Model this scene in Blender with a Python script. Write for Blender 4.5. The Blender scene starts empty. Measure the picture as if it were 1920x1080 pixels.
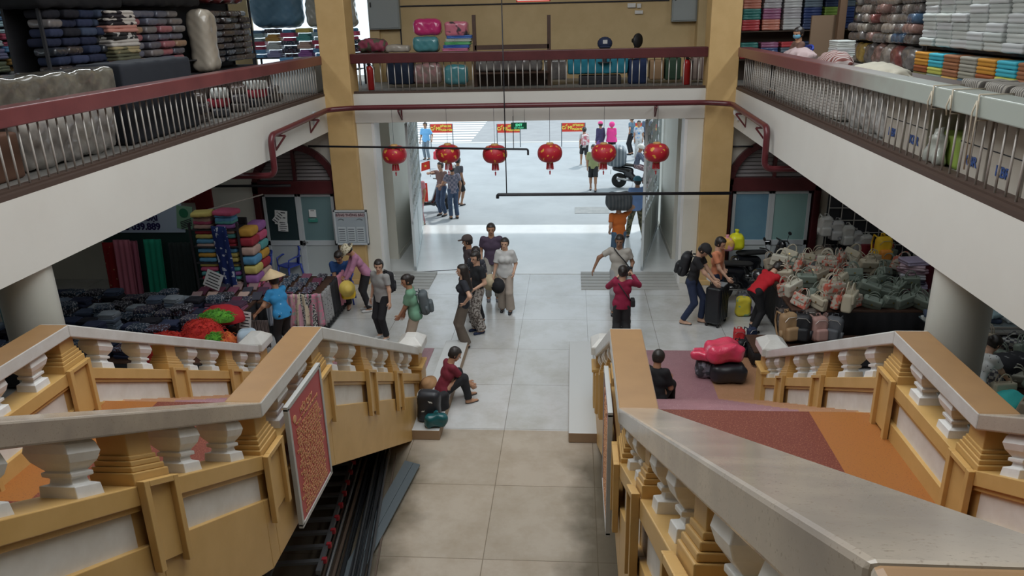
import bpy, math, random
import numpy as np
from mathutils import Vector, Matrix, Euler
R = math.radians
SC = bpy.context.scene
COL = SC.collection
rnd = random.Random(11)

# ------------------------------------------------------------------ camera
EYE = 5.9
PIT, YAW, ROL, FPX = .3406, .0833, -.0247, 1439.9
def _basis():
    fw = Vector((-math.sin(YAW)*math.cos(PIT), math.cos(YAW)*math.cos(PIT), -math.sin(PIT)))
    rt = Vector((math.cos(YAW), math.sin(YAW), 0)); up = rt.cross(fw)
    r2 = math.cos(ROL)*rt + math.sin(ROL)*up; u2 = -math.sin(ROL)*rt + math.cos(ROL)*up
    return r2, u2, fw
RT, UP, FW = _basis()
cam = bpy.data.cameras.new('camera'); camo = bpy.data.objects.new('camera', cam); COL.objects.link(camo)
m = Matrix((RT, UP, -FW)).transposed().to_4x4(); m.translation = Vector((0, 0, EYE)); camo.matrix_world = m
cam.sensor_width = 36; cam.lens = 36*FPX/1920; cam.clip_start = .05; cam.clip_end = 300
SC.camera = camo
def ray(u, v): return FW + RT*((u-960)/FPX) + UP*((540-v)/FPX)
def onz(u, v, z=0.0):
    d = ray(u, v); return Vector((0, 0, EYE)) + d*((z-EYE)/d.z)
def ony(u, v, y):
    d = ray(u, v); return Vector((0, 0, EYE)) + d*(y/d.y)
def onx(u, v, x):
    d = ray(u, v); return Vector((0, 0, EYE)) + d*(x/d.x)

# ------------------------------------------------------------------ world, sun, fill lights, exposure
SC.view_settings.view_transform = 'Standard'; SC.view_settings.look = 'None'
SC.view_settings.gamma = 1; SC.view_settings.use_curve_mapping = False
SC.view_settings.exposure = 0.3
SC.cycles.use_denoising = True
SC.cycles.max_bounces = 6; SC.cycles.diffuse_bounces = 4; SC.cycles.glossy_bounces = 3
SC.cycles.sample_clamp_indirect = 6; SC.cycles.caustics_reflective = False; SC.cycles.caustics_refractive = False
W = bpy.data.worlds.new('world'); SC.world = W; W.use_nodes = True
bg = W.node_tree.nodes['Background']; bg.inputs[0].default_value = (.76, .9, 1, 1); bg.inputs[1].default_value = 1.12
sun = bpy.data.lights.new('sun', 'SUN'); sun.energy = 1.5; sun.angle = R(3); sun.color = (1, .97, .92)
suno = bpy.data.objects.new('sun', sun); COL.objects.link(suno)
suno.rotation_euler = Vector((.35, .42, 1)).to_track_quat('Z', 'Y').to_euler()
def area(name, loc, sx, sy, e, col=(1, 1, 1), rot=(0, 0, 0)):
    l = bpy.data.lights.new(name, 'AREA'); l.shape = 'RECTANGLE'; l.size = sx; l.size_y = sy; l.energy = e; l.color = col
    o = bpy.data.objects.new(name, l); COL.objects.link(o); o.location = loc; o.rotation_euler = rot; return o
# added area light below the closed hall ceiling, standing in for overhead daylight
area('hall_fill_light', (-1, 7.5, 9.7), 5.5, 13, 680, (.93, .97, 1))
# added fill lights below the gallery slabs and above the gallery stalls, no fittings
for x, y, z, e in ((-7.6, 12, 4.0, 13), (5.6, 12, 4.0, 20), (-7.2, 13, 7.6, 45), (5.2, 14, 7.6, 80), (-8, 7, 4.0, 12), (5.8, 7, 4.0, 12)):
    area('gallery_fill_light', (x, y, z), .3, 5, e, (.9, .97, 1))

# ------------------------------------------------------------------ materials
MATS = {}
def M(name, col, rough=.6, metal=0., col2=None, scale=6., bump=0., pat=None, pscale=8., pcol=None, coat=0., trans=0., emit=0., thr=.5, soft=.04, alpha=1.):
    if name in MATS: return MATS[name]
    m = bpy.data.materials.new(name); m.use_nodes = True; nt = m.node_tree; N = nt.nodes; L = nt.links
    b = N['Principled BSDF']; b.inputs['Roughness'].default_value = rough; b.inputs['Metallic'].default_value = metal
    b.inputs['Base Color'].default_value = (*col, 1); m.diffuse_color = (*col, 1)
    if coat: b.inputs['Coat Weight'].default_value = coat; b.inputs['Coat Roughness'].default_value = .12
    if trans: b.inputs['Transmission Weight'].default_value = trans
    if alpha < 1: b.inputs['Alpha'].default_value = alpha
    if emit: b.inputs['Emission Color'].default_value = (*col, 1); b.inputs['Emission Strength'].default_value = emit
    tc = N.new('ShaderNodeTexCoord'); last = None
    def noise(s, d=3, ro=.6):
        n = N.new('ShaderNodeTexNoise'); n.inputs['Scale'].default_value = s; n.inputs['Detail'].default_value = d; n.inputs['Roughness'].default_value = ro
        L.new(tc.outputs['Object'], n.inputs['Vector']); return n
    def ramp(fac, a, b_):
        r = N.new('ShaderNodeMapRange'); r.inputs[1].default_value = a; r.inputs[2].default_value = b_; L.new(fac, r.inputs[0]); return r.outputs[0]
    def mix(f, c1, c2):
        x = N.new('ShaderNodeMix'); x.data_type = 'RGBA'; L.new(f, x.inputs[0])
        for k, c in ((6, c1), (7, c2)):
            if isinstance(c, tuple): x.inputs[k].default_value = (*c, 1)
            else: L.new(c, x.inputs[k])
        return x.outputs[2]
    cur = tuple(col)
    if col2 is not None:
        n = noise(scale, 4); cur = mix(ramp(n.outputs[0], .35, .65), cur, tuple(col2))
    if pat and pcol is not None:
        if pat == 'dots':
            v = N.new('ShaderNodeTexVoronoi'); v.inputs['Scale'].default_value = pscale; L.new(tc.outputs['Object'], v.inputs['Vector']); f = ramp(v.outputs['Distance'], thr*.62+.02, thr*.62-.02)
        elif pat == 'blob':
            n = noise(pscale, 1.5); f = ramp(n.outputs[0], thr-soft, thr+soft)
        elif pat == 'speck':
            n = noise(pscale, 2, .7); f = ramp(n.outputs[0], thr, thr+.1)
        elif pat in ('stripe', 'stripex', 'stripey'):
            w = N.new('ShaderNodeTexWave'); w.inputs['Scale'].default_value = pscale; w.bands_direction = {'stripe': 'Z', 'stripex': 'X', 'stripey': 'Y'}[pat]
            L.new(tc.outputs['Object'], w.inputs['Vector']); f = ramp(w.outputs['Fac'], thr-.05, thr+.05)
        elif pat == 'check':
            w = N.new('ShaderNodeTexChecker'); w.inputs['Scale'].default_value = pscale; L.new(tc.outputs['Object'], w.inputs['Vector']); f = w.outputs['Fac']
        cur = mix(f, cur, tuple(pcol))
    if not isinstance(cur, tuple): L.new(cur, b.inputs['Base Color'])
    if bump:
        n = noise(scale*3 if col2 is not None else 20, 3); bm = N.new('ShaderNodeBump'); bm.inputs['Strength'].default_value = bump; bm.inputs['Distance'].default_value = .01
        L.new(n.outputs[0], bm.inputs['Height']); L.new(bm.outputs[0], b.inputs['Normal'])
    MATS[name] = m; return m

def floor_mat():
    m = bpy.data.materials.new('floor_terrazzo'); m.use_nodes = True; nt = m.node_tree; N = nt.nodes; L = nt.links; b = N['Principled BSDF']
    tc = N.new('ShaderNodeTexCoord'); mp = N.new('ShaderNodeMapping'); mp.inputs['Location'].default_value = (1.02+1.32*20, .15, 0); L.new(tc.outputs['Object'], mp.inputs[0])
    br = N.new('ShaderNodeTexBrick'); br.offset = 0; br.inputs['Scale'].default_value = 1; br.inputs['Brick Width'].default_value = 1.32; br.inputs['Row Height'].default_value = 1.48
    br.inputs['Mortar Size'].default_value = .006; br.inputs['Mortar Smooth'].default_value = .2
    br.inputs['Color1'].default_value = (.60, .605, .60, 1); br.inputs['Color2'].default_value = (.56, .57, .565, 1); br.inputs['Mortar'].default_value = (.30, .29, .27, 1); L.new(mp.outputs[0], br.inputs[0])
    n = N.new('ShaderNodeTexNoise'); n.inputs['Scale'].default_value = 1.3; n.inputs['Detail'].default_value = 8; n.inputs['Roughness'].default_value = .7; L.new(tc.outputs['Object'], n.inputs[0])
    r = N.new('ShaderNodeMapRange'); r.inputs[1].default_value = .42; r.inputs[2].default_value = .68; L.new(n.outputs[0], r.inputs[0])
    x = N.new('ShaderNodeMix'); x.data_type = 'RGBA'; x.blend_type = 'MULTIPLY'; L.new(r.outputs[0], x.inputs[0]); 
    sw = N.new('ShaderNodeSeparateXYZ'); L.new(tc.outputs['Object'], sw.inputs[0]); wk = N.new('ShaderNodeMapRange'); wk.inputs[1].default_value = 10.19; wk.inputs[2].default_value = 10.17; L.new(sw.outputs[1], wk.inputs[0])
    xw = N.new('ShaderNodeMix'); xw.data_type = 'RGBA'; xw.blend_type = 'MULTIPLY'; L.new(wk.outputs[0], xw.inputs[0]); L.new(br.outputs[0], xw.inputs[6]); xw.inputs[7].default_value = (.78, .67, .55, 1); L.new(xw.outputs[2], x.inputs[6]); x.inputs[7].default_value = (.8, .77, .72, 1)
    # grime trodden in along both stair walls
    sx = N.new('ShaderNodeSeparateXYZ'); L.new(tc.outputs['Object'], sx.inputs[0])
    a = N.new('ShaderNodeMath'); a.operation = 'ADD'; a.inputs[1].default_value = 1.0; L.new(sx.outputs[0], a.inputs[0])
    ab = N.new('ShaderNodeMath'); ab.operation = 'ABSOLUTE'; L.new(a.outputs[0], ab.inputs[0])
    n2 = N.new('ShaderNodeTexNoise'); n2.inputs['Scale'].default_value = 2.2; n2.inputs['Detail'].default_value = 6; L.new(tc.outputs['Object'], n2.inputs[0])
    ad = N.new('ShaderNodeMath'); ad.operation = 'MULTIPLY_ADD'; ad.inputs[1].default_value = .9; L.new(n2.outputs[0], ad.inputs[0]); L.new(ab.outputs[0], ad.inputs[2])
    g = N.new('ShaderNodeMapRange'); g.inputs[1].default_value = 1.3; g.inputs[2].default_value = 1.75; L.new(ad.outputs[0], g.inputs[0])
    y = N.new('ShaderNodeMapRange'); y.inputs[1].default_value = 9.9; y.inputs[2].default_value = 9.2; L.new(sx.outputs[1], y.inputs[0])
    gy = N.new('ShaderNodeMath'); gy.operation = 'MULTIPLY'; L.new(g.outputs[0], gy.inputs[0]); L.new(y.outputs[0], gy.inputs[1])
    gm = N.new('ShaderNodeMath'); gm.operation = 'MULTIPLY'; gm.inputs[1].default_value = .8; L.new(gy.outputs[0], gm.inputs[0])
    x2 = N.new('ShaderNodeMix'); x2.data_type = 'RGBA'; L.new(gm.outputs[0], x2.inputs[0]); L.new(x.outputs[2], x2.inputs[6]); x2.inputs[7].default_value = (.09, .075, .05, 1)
    L.new(x2.outputs[2], b.inputs['Base Color'])
    r2 = N.new('ShaderNodeMapRange'); r2.inputs[3].default_value = .08; r2.inputs[4].default_value = .32; b.inputs['Specular IOR Level'].default_value = .95; L.new(n.outputs[0], r2.inputs[0]); L.new(r2.outputs[0], b.inputs['Roughness'])
    return m
FLOOR = floor_mat()
CREAM = M('cream_paint', (.74, .72, .64), .55, col2=(.70, .68, .6), scale=1.2)
BEAM = M('white_beam_paint', (.65, .635, .585), .55, col2=(.62, .60, .55), scale=.9, pat='speck', pscale=2.2, thr=.74, pcol=(.5, .49, .46))
YEL = M('yellow_paint', (.62, .42, .185), .5, col2=(.56, .37, .155), scale=2.5)
YELW = M('yellow_wall_paint', (.62, .46, .24), .6, col2=(.55, .4, .2), scale=1.6)
YSTAIR = M('ochre_stair_paint', (.60, .375, .135), .42, col2=(.54, .33, .11), scale=3)
WPANEL = M('white_stair_paint', (.74, .72, .68), .5, col2=(.66, .63, .58), scale=5)
BALM = M('white_baluster_paint', (.78, .78, .76), .38, col2=(.7, .69, .66), scale=8)
COPG = M('grey_terrazzo_coping', (.44, .375, .295), .19, col2=(.29, .25, .21), scale=1.5, pat='speck', pscale=95, thr=.6, pcol=(.27, .22, .17))
COPW = M('pale_terrazzo_coping', (.62, .61, .58), .3, col2=(.55, .53, .49), scale=4, pat='speck', pscale=160, thr=.62, pcol=(.42, .38, .33))
COPT = M('tan_terrazzo_coping', (.31, .175, .072), .38, col2=(.27, .15, .062), scale=3, pat='speck', pscale=150, thr=.6, pcol=(.3, .17, .08))
MAROON = M('maroon_paint', (.10, .022, .024), .35, col2=(.075, .016, .018), scale=3)
RAILM = M('lit_maroon_rail', (.17, .045, .045), .3, col2=(.12, .03, .032), scale=1.5)  # left rail maroon raised so the light on it is in the colour
RAILW = M('rail_worn_to_concrete', (.17, .05, .05), .3, col2=(.16, .045, .045), scale=1.5)
STEEL = M('dull_white_steel', (.55, .52, .48), .35, .3)
ALU = M('aluminium', (.6, .64, .66), .4, .2)
DARK = M('dark_void_paint', (.03, .03, .035), .7)
BLACK = M('black_paint', (.012, .012, .014), .35)
CONC = M('grey_concrete', (.32, .31, .29), .7, col2=(.26, .25, .23), scale=2)
CEIL = M('ceiling_paint', (.66, .64, .58), .7)

# ------------------------------------------------------------------ mesh helpers
class MB:
    def __init__(s): s.v = []; s.f = []; s.m = []
    def add(s, vs, fs, mi=0):
        n = len(s.v); s.v.extend([tuple(v) for v in vs]); s.f.extend([tuple(i+n for i in f) for f in fs]); s.m.extend([mi]*len(fs)); return s
    def box(s, x0, x1, y0, y1, z0, z1, mi=0, top=None, zf=None):
        vs = [(x, y, z) for z in (z0, z1) for x, y in ((x0, y0), (x1, y0), (x1, y1), (x0, y1))]
        if zf: vs = [(x, y, z+zf(y)) for x, y, z in vs]
        n = len(s.f); s.add(vs, [(3, 2, 1, 0), (4, 5, 6, 7), (0, 1, 5, 4), (1, 2, 6, 5), (2, 3, 7, 6), (3, 0, 4, 7)], mi)
        if top is not None: s.m[n+1] = top
        return s
    def obox(s, c, size, rot=(0, 0, 0), mi=0):
        E = Euler(rot).to_matrix() if not isinstance(rot, Matrix) else rot; c = Vector(c); a, b, d = size[0]/2, size[1]/2, size[2]/2
        vs = [c+E@Vector((x, y, z)) for z in (-d, d) for x, y in ((-a, -b), (a, -b), (a, b), (-a, b))]
        return s.add(vs, [(3, 2, 1, 0), (4, 5, 6, 7), (0, 1, 5, 4), (1, 2, 6, 5), (2, 3, 7, 6), (3, 0, 4, 7)], mi)
    def tube(s, pts, r, n=8, mi=0, cap=True):
        pts = [Vector(p) for p in pts]; rs = r if isinstance(r, (list, tuple)) else [r]*len(pts); vs = []; prev = None
        for i, p in enumerate(pts):
            t = (pts[min(i+1, len(pts)-1)]-pts[max(i-1, 0)]).normalized()
            if prev is None: a = t.orthogonal().normalized()
            else: a = (prev-t*prev.dot(t)); a = a.normalized() if a.length > 1e-5 else t.orthogonal().normalized()
            prev = a; b = t.cross(a)
            for k in range(n):
                w = 2*math.pi*k/n; vs.append(p+(a*math.cos(w)+b*math.sin(w))*rs[i])
        fs = [(i*n+k, i*n+(k+1) % n, (i+1)*n+(k+1) % n, (i+1)*n+k) for i in range(len(pts)-1) for k in range(n)]
        if cap: fs += [tuple(range(n-1, -1, -1)), tuple(range((len(pts)-1)*n, len(pts)*n))]
        return s.add(vs, fs, mi)
    def lathe(s, prof, n=24, c=(0, 0, 0), mi=0, sq=False, M_=None):
        vs = []; c = Vector(c)
        for r, z in prof:
            for k in range(n):
                w = 2*math.pi*(k+(.5 if sq else 0))/n; rr = r/math.cos(math.pi/n) if sq else r; p = Vector((rr*math.cos(w), rr*math.sin(w), z)); vs.append(c+((M_@p) if M_ is not None else p))
        fs = [(i*n+k, i*n+(k+1) % n, (i+1)*n+(k+1) % n, (i+1)*n+k) for i in range(len(prof)-1) for k in range(n)]
        fs += [tuple(range(n-1, -1, -1)), tuple(range((len(prof)-1)*n, len(prof)*n))]
        return s.add(vs, fs, mi)
    def prism(s, poly, axis, a, b, mi=0):
        # poly: 2D points in the two other axes
        def P(p, t): return {'x': (t, p[0], p[1]), 'y': (p[0], t, p[1]), 'z': (p[0], p[1], t)}[axis]
        n = len(poly); vs = [P(p, a) for p in poly]+[P(p, b) for p in poly]
        fs = [tuple(range(n-1, -1, -1)), tuple(range(n, 2*n))]+[(i, (i+1) % n, n+(i+1) % n, n+i) for i in range(n)]
        return s.add(vs, fs, mi)
    def ball(s, c, r, n=12, mi=0, sc=(1, 1, 1), M_=None):
        c = Vector(c); vs = []; h = n//2
        for i in range(1, h):
            t = math.pi*i/h
            for k in range(n):
                w = 2*math.pi*k/n; p = Vector((r*sc[0]*math.sin(t)*math.cos(w), r*sc[1]*math.sin(t)*math.sin(w), r*sc[2]*math.cos(t))); vs.append(c+((M_@p) if M_ is not None else p))
        a = Vector((0, 0, r*sc[2])); b = -a
        if M_ is not None: a = M_@a; b = M_@b
        vs += [c+a, c+b]; T = len(vs)-2
        fs = [(i*n+k, (i+1)*n+k, (i+1)*n+(k+1) % n, i*n+(k+1) % n) for i in range(h-2) for k in range(n)]
        fs += [(T, k, (k+1) % n) for k in range(n)]+[(T+1, (h-2)*n+(k+1) % n, (h-2)*n+k) for k in range(n)]
        return s.add(vs, fs, mi)
    def mesh(s, name, smooth=False):
        me = bpy.data.meshes.new(name); me.from_pydata(s.v, [], s.f); me.polygons.foreach_set('material_index', s.m)
        if smooth: me.polygons.foreach_set('use_smooth', [True]*len(s.f))
        me.update(); return me
    def build(s, name, mats, parent=None, smooth=False, bevel=0, fix=True):
        me = s.mesh(name, smooth)
        if fix:
            import bmesh
            bm = bmesh.new(); bm.from_mesh(me); bmesh.ops.recalc_face_normals(bm, faces=bm.faces); bm.to_mesh(me); bm.free()
        return obj(name, me, mats, parent, bevel)
def obj(name, me, mats, parent=None, bevel=0, loc=None):
    o = bpy.data.objects.new(name, me); COL.objects.link(o)
    for mm in (mats if isinstance(mats, (list, tuple)) else [mats]): me.materials.append(mm)
    if parent is not None: o.parent = parent
    if loc is not None: o.location = loc
    if bevel:
        b = o.modifiers.new('bevel', 'BEVEL'); b.width = bevel; b.segments = 2; b.limit_method = 'ANGLE'; b.angle_limit = R(40)
    return o
def thing(name, label, cat, loc=(0, 0, 0), rz=0, group=None):
    o = bpy.data.objects.new(name, None); COL.objects.link(o); o.location = loc; o.rotation_euler = (0, 0, rz); o.empty_display_size = .1
    o['label'] = label; o['category'] = cat
    if group: o['group'] = group
    return o
def tag(o, label, cat, group=None, kind=None):
    o['label'] = label; o['category'] = cat
    if group: o['group'] = group
    if kind: o['kind'] = kind
    return o
def struct(o): o['kind'] = 'structure'; return o
def copy_tree(o, parent=None, label=None, group=None, mats=None):
    c = o.copy(); COL.objects.link(c)
    if parent is not None: c.parent = parent
    for ch in list(o.children): copy_tree(ch, c)
    if label: c['label'] = label
    if group: c['group'] = group
    return c
def recolor(o, mat, slot=0):
    if o.material_slots: o.material_slots[slot].link = 'OBJECT'; o.material_slots[slot].material = mat
def text_mesh(s, size, name='lettering', ext=.002, bold=0., align='CENTER'):
    cu = bpy.data.curves.new('t', 'FONT'); cu.body = s; cu.size = size; cu.extrude = ext; cu.align_x = align; cu.align_y = 'CENTER'; cu.offset = bold
    to = bpy.data.objects.new('t', cu); COL.objects.link(to); dg = bpy.context.evaluated_depsgraph_get(); dg.update()
    me = bpy.data.meshes.new_from_object(to.evaluated_get(dg)); me.name = name
    bpy.data.objects.remove(to); bpy.data.curves.remove(cu); return me
# ================================================================== SETTING
CX = -1.0; D = 16.95; UF = 4.36
XL, XR, YB = -13.0, 11.0, -6.0
struct(MB().box(XL, XR, YB, 22.2, -.3, 0).build('floor', FLOOR))
PAVE = M('outdoor_granite_paving', (.42, .455, .475), .8, col2=(.37, .40, .42), scale=.8, bump=.1)
ROAD = M('asphalt', (.34, .35, .36), .85, col2=(.30, .31, .32), scale=1.5)
struct(MB().box(-22, 20, 22.2, 38.6, -.3, -.06).build('ground', PAVE))
struct(MB().box(-30, 28, 38.6, 70, -.3, -.12).build('road', ROAD))
struct(MB().box(-30, 28, 38.3, 38.6, -.3, -.05).build('kerb_far', M('kerb_stone', (.6, .6, .58), .7)))
mb = MB()
for i in range(9): mb.box(-12.5, -5.2, 39.3+i*.95, 39.8+i*.95, -.12, -.112)
tag(mb.build('crosswalk_stripes', M('road_paint', (.85, .86, .86), .6)), 'white zebra crossing stripes painted on the road beyond the banners', 'crosswalk')
struct(MB().box(CX-4.9, CX+4.9, 17.6, 22.2, 0, .008).build('floor_porch', M('porch_floor_daylit', (.82, .84, .84), .22, col2=(.74, .76, .76), scale=1.2)))  # separate paler floor piece, entrance daylight painted into its colour
# stair foot bands in pink and tan terrazzo, kerb plinths
PINK = M('mauve_terrazzo', (.33, .17, .19), .35, col2=(.29, .15, .17), scale=4, pat='speck', pscale=60, thr=.6, pcol=(.45, .3, .3))
TAN = M('tan_terrazzo', (.40, .21, .12), .35, col2=(.36, .19, .1), scale=4, pat='speck', pscale=60, thr=.6, pcol=(.52, .33, .2))
MARN = M('maroon_terrazzo', (.15, .03, .018), .6, col2=(.16, .035, .02), scale=4, pat='speck', pscale=75, thr=.55, pcol=(.32, .12, .06))
ORNG = M('orange_terrazzo', (.36, .135, .028), .55, col2=(.36, .13, .03), scale=3, pat='speck', pscale=75, thr=.58, pcol=(.2, .08, .03))
for s in (-1, 1):
    def X(a, b): return tuple(sorted((CX+s*a, CX+s*b)))
    struct(MB().box(*X(1.6, 3.35), 10.9, 13.15, 0, .012).build('floor_band_mauve', PINK))
    struct(MB().box(*X(3.35, 4.6), 10.9, 13.15, 0, .012).build('floor_band_tan', TAN))
    struct(MB().box(*X(.95, 1.37), 9.85, 13.2, 0, .16, top=1).build('kerb_plinth', [M('brown_plinth_face', (.3, .2, .12), .6), M('pale_plinth_top', (.55, .56, .55), .35)], bevel=.01))
# side balcony slabs with their white fascia beams
for s, side in ((-1, 'left'), (1, 'right')):
    a, b = sorted((CX+s*4.4, CX+s*4.68)); c, d = sorted((CX+s*4.68, XL if s < 0 else XR))
    struct(MB().box(a, b, -1, D+.2, 3.57, UF-.02).build('beam_'+side, BEAM))
    struct(MB().box(c, d, YB, 23, 4.16, UF).build('ceiling_slab_'+side, CONC))
    struct(MB().box(min(a, CX+s*4.4), max(b, CX+s*4.4), -1, D+.2, UF-.02, UF+.03).build('trim_ledge_'+side, M('dark_brown_kerb', (.06, .035, .025), .6)))
struct(MB().box(XL, XR, YB, .6, 4.1, UF).build('floor_upper_landing', FLOOR))
struct(MB().box(CX-3.8, CX+3.8, D, D+.28, 3.74, UF).build('beam_far', BEAM))
struct(MB().box(CX-4.68, CX+4.68, D+.28, 23, 4.16, UF).build('ceiling_slab_far', CONC))
# far wall with two arched doorways and the entrance opening
def arch_pts(cx, w, zs, n=14, r=None):
    return [(cx+w*math.cos(math.pi*k/n), zs+w*math.sin(math.pi*k/n)) for k in range(n+1)]
def wall_with_arch(x0, x1, cx, w, zs, y0, y1, name, ztop):
    ar = arch_pts(cx, w, zs)          # right to left
    poly = [(x1, 0), (x1, ztop), (x0, ztop), (x0, 0), (cx-w, 0)]+[(cx-w, zs)]+ar[::-1][1:]+[(cx+w, 0)]
    mb = MB(); n = len(poly)
    # build as fan strips to stay robust
    mb.box(x0, cx-w, y0, y1, 0, ztop); mb.box(cx+w, x1, y0, y1, 0, ztop)
    for k in range(len(ar)-1):
        (xa, za), (xb, zb) = ar[k], ar[k+1]
        mb.prism([(xb, zb), (xa, za), (xa, ztop), (xb, ztop)], 'y', y0, y1)
    return struct(mb.build(name, CREAM))
DC = (CX-5.4, CX+5.42)
wall_with_arch(XL, CX-3.8, DC[0], 1.03, 2.25, D+.2, D+.5, 'wall_far_left', 4.16)
wall_with_arch(CX+3.8, XR, DC[1], 1.03, 2.25, D+.2, D+.5, 'wall_far_right', 4.16)
for s, side in ((-1, 'left'), (1, 'right')):
    a, b = sorted((CX+s*3.8, CX+s*4.42))
    struct(MB().box(a, b, D-.12, D+.5, 0, 9).box(a-.03, b+.03, D-.15, D+.5, 0, .12).build('pillar_far_'+side, YEL, bevel=.015))
    a, b = sorted((CX+s*3.46, CX+s*3.8))
    struct(MB().box(a, b, D+.02, D+.5, 0, 3.76).build('door_surround_'+side, CREAM, bevel=.01))
    a, b = sorted((CX+s*3.46, CX+s*3.40)); struct(MB().box(a, b, D+.02, D+.5, .0, 3.76).build('trim_jamb_'+side, M('white_trim_paint', (.8, .8, .78), .5)))
    # entrance passage: recessed side walls, then the outer piers
    a, b = sorted((CX+s*4.05, CX+s*4.3)); struct(MB().box(a, b, D+.5, 18.8, 0, 3.9).build('wall_passage_'+side, CREAM))
    a, b = sorted((CX+s*3.5, CX+s*4.9)); struct(MB().box(a, b, 18.8, 22.2, 0, 4.16).build('wall_entrance_pier_'+side, CREAM))
    a, b = sorted((CX+s*3.47, CX+s*3.5)); struct(MB().box(a, b, 18.78, 22.22, 0, .14).build('baseboard_pier_'+side, M('grey_skirting', (.5, .48, .42), .6)))
    # outer building front on both sides
    a, b = sorted((CX+s*4.9, XL if s < 0 else XR)); struct(MB().box(a, b, 22.0, 22.3, 0, 4.2).build('wall_front_'+side, CREAM))
struct(MB().box(CX-4.9, CX+4.9, D+.5, 22.2, 3.9, 4.16).build('ceiling_passage', CEIL))
# shallow grooved ramps where the hall floor meets the porch
for s in (-1, 1):
    mb = MB(); x0, x1 = (CX-3.4, CX-2.3) if s < 0 else (CX+1.2, CX+3.4)
    for k in range(6): mb.box(x0, x1, D-.45+k*.2, D-.45+k*.2+.17, 0, .012+.006*k)
    struct(mb.build('floor_ramp_grooves', M('grooved_granite', (.42, .42, .40), .55), bevel=.003))
# lower side walls, backs, upper walls and roof
struct(MB().box(XL-.2, XL, YB, 22.2, 0, 4.16).build('wall_left', CREAM))
struct(MB().box(XR, XR+.2, YB, 22.2, 0, 4.16).build('wall_right', CREAM))
struct(MB().box(XL, XR, YB-.2, YB, 0, 10).build('wall_back', CREAM))
struct(MB().box(XR, XR+.2, YB, 23, UF, 8.3).build('wall_upper_right', YELW))
# upper left wall is pierced by tall windows
for k, y in enumerate((-6, 0.4, 6.0, 11.6, 17.2)):
    struct(MB().box(XL-.2, XL, y, y+2.4, UF, 8.3).build('wall_upper_left_pier', YELW))
struct(MB().box(XL-.2, XL, -6, 23, 7.4, 8.3).box(XL-.2, XL, -6, 23, UF, UF+.5).build('wall_upper_left', YELW))
struct(MB().box(CX-4.0, XR, 20.3, 20.55, UF, 9).build('wall_upper_far', YELW))
struct(MB().box(XL, CX-4.0, 20.3, 20.55, 7.0, 9).box(XL, XL+1.6, 20.3, 20.55, UF, 7).box(-8.9, -8.3, 20.3, 20.55, UF, 7).build('wall_upper_far_left', YELW))
struct(MB().box(CX-4.15, CX-3.9, 20.2, 20.6, UF, 9).build('trim_pilaster_left', YELW))
struct(MB().box(CX+4.0, CX+4.25, 19.9, 20.3, UF, 9).build('trim_pilaster_right', YELW))
for s, side in ((-1, 'left'), (1, 'right')):
    a, b = sorted((CX+s*4.3, XL-.2 if s < 0 else XR+.2)); struct(MB().box(a, b, YB, 23, 8.2, 8.4).build('ceiling_'+side, CEIL))
    a, b = sorted((CX+s*4.1, CX+s*4.3)); struct(MB().box(a, b, YB, 23, 7.6, 10.1).build('wall_clerestory_'+side, CREAM))
struct(MB().box(CX-4.3, CX+4.3, YB, 23, 10, 10.2).build('ceiling_hall', CEIL))
# round columns
for s, side in ((-1, 'left'), (1, 'right')):
    for y in (7.2, -.5):
        struct(MB().lathe([(.27, 0), (.27, 3.9), (.3, 4.1)], 40, (CX+s*4.72, y, 0)).build('column_'+side, M('column_paint', (.66, .66, .60), .4, col2=(.6, .6, .54), scale=.8), smooth=True))
for s in (-1, 1):
    struct(MB().box(*sorted((CX+s*1.55, CX+s*1.9)), 4.62, 4.9, 0, 1.8).build('pillar_under_landing', BALM, bevel=.01))

# ================================================================== STAIRCASES
def zf(y):
    if y < .75: return 5.304
    if y < 5: return 3.2+.495*(5-y)
    if y < 6.5: return 3.2
    return 3.2-.495*(y-6.5)
for s, side in ((-1, 'left'), (1, 'right')):
    st = thing('staircase', ('left' if s < 0 else 'right')+' terrazzo staircase with maroon and orange landing, rising toward the viewer', 'staircase')
    a, b = sorted((CX+s*1.5, CX+s*3.3)); c, d = sorted((CX+s*3.3, CX+s*3.98))
    for nm, y0, y1 in (('landing', 4.98, 6.84),):
        mb = MB(); mb.box(a, b, y0, y1, 1.83, 2.2, 0).box(c, d, y0, y1, 1.83, 2.2, 1); mb.build('landing', [MARN, ORNG], st)
    mb = MB()
    for i in range(13):
        yy = 6.84+.318*i; z = 2.2-.157*(i+1)
        mb.box(a, b, yy, yy+.33, max(0, z-.35), z, 0).box(c, d, yy, yy+.33, max(0, z-.35), z, 1)
    mb.build('lower_flight', [PINK, TAN], st)
    mb = MB()
    for i in range(13):
        yy = 4.98-.335*(i+1); z = 2.2+.157*(i+1)
        mb.box(a, b, yy, yy+.345, z-.45, z, 0).box(c, d, yy, yy+.345, z-.45, z, 1)
    mb.build('upper_flight', [MARN, ORNG], st)

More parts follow.
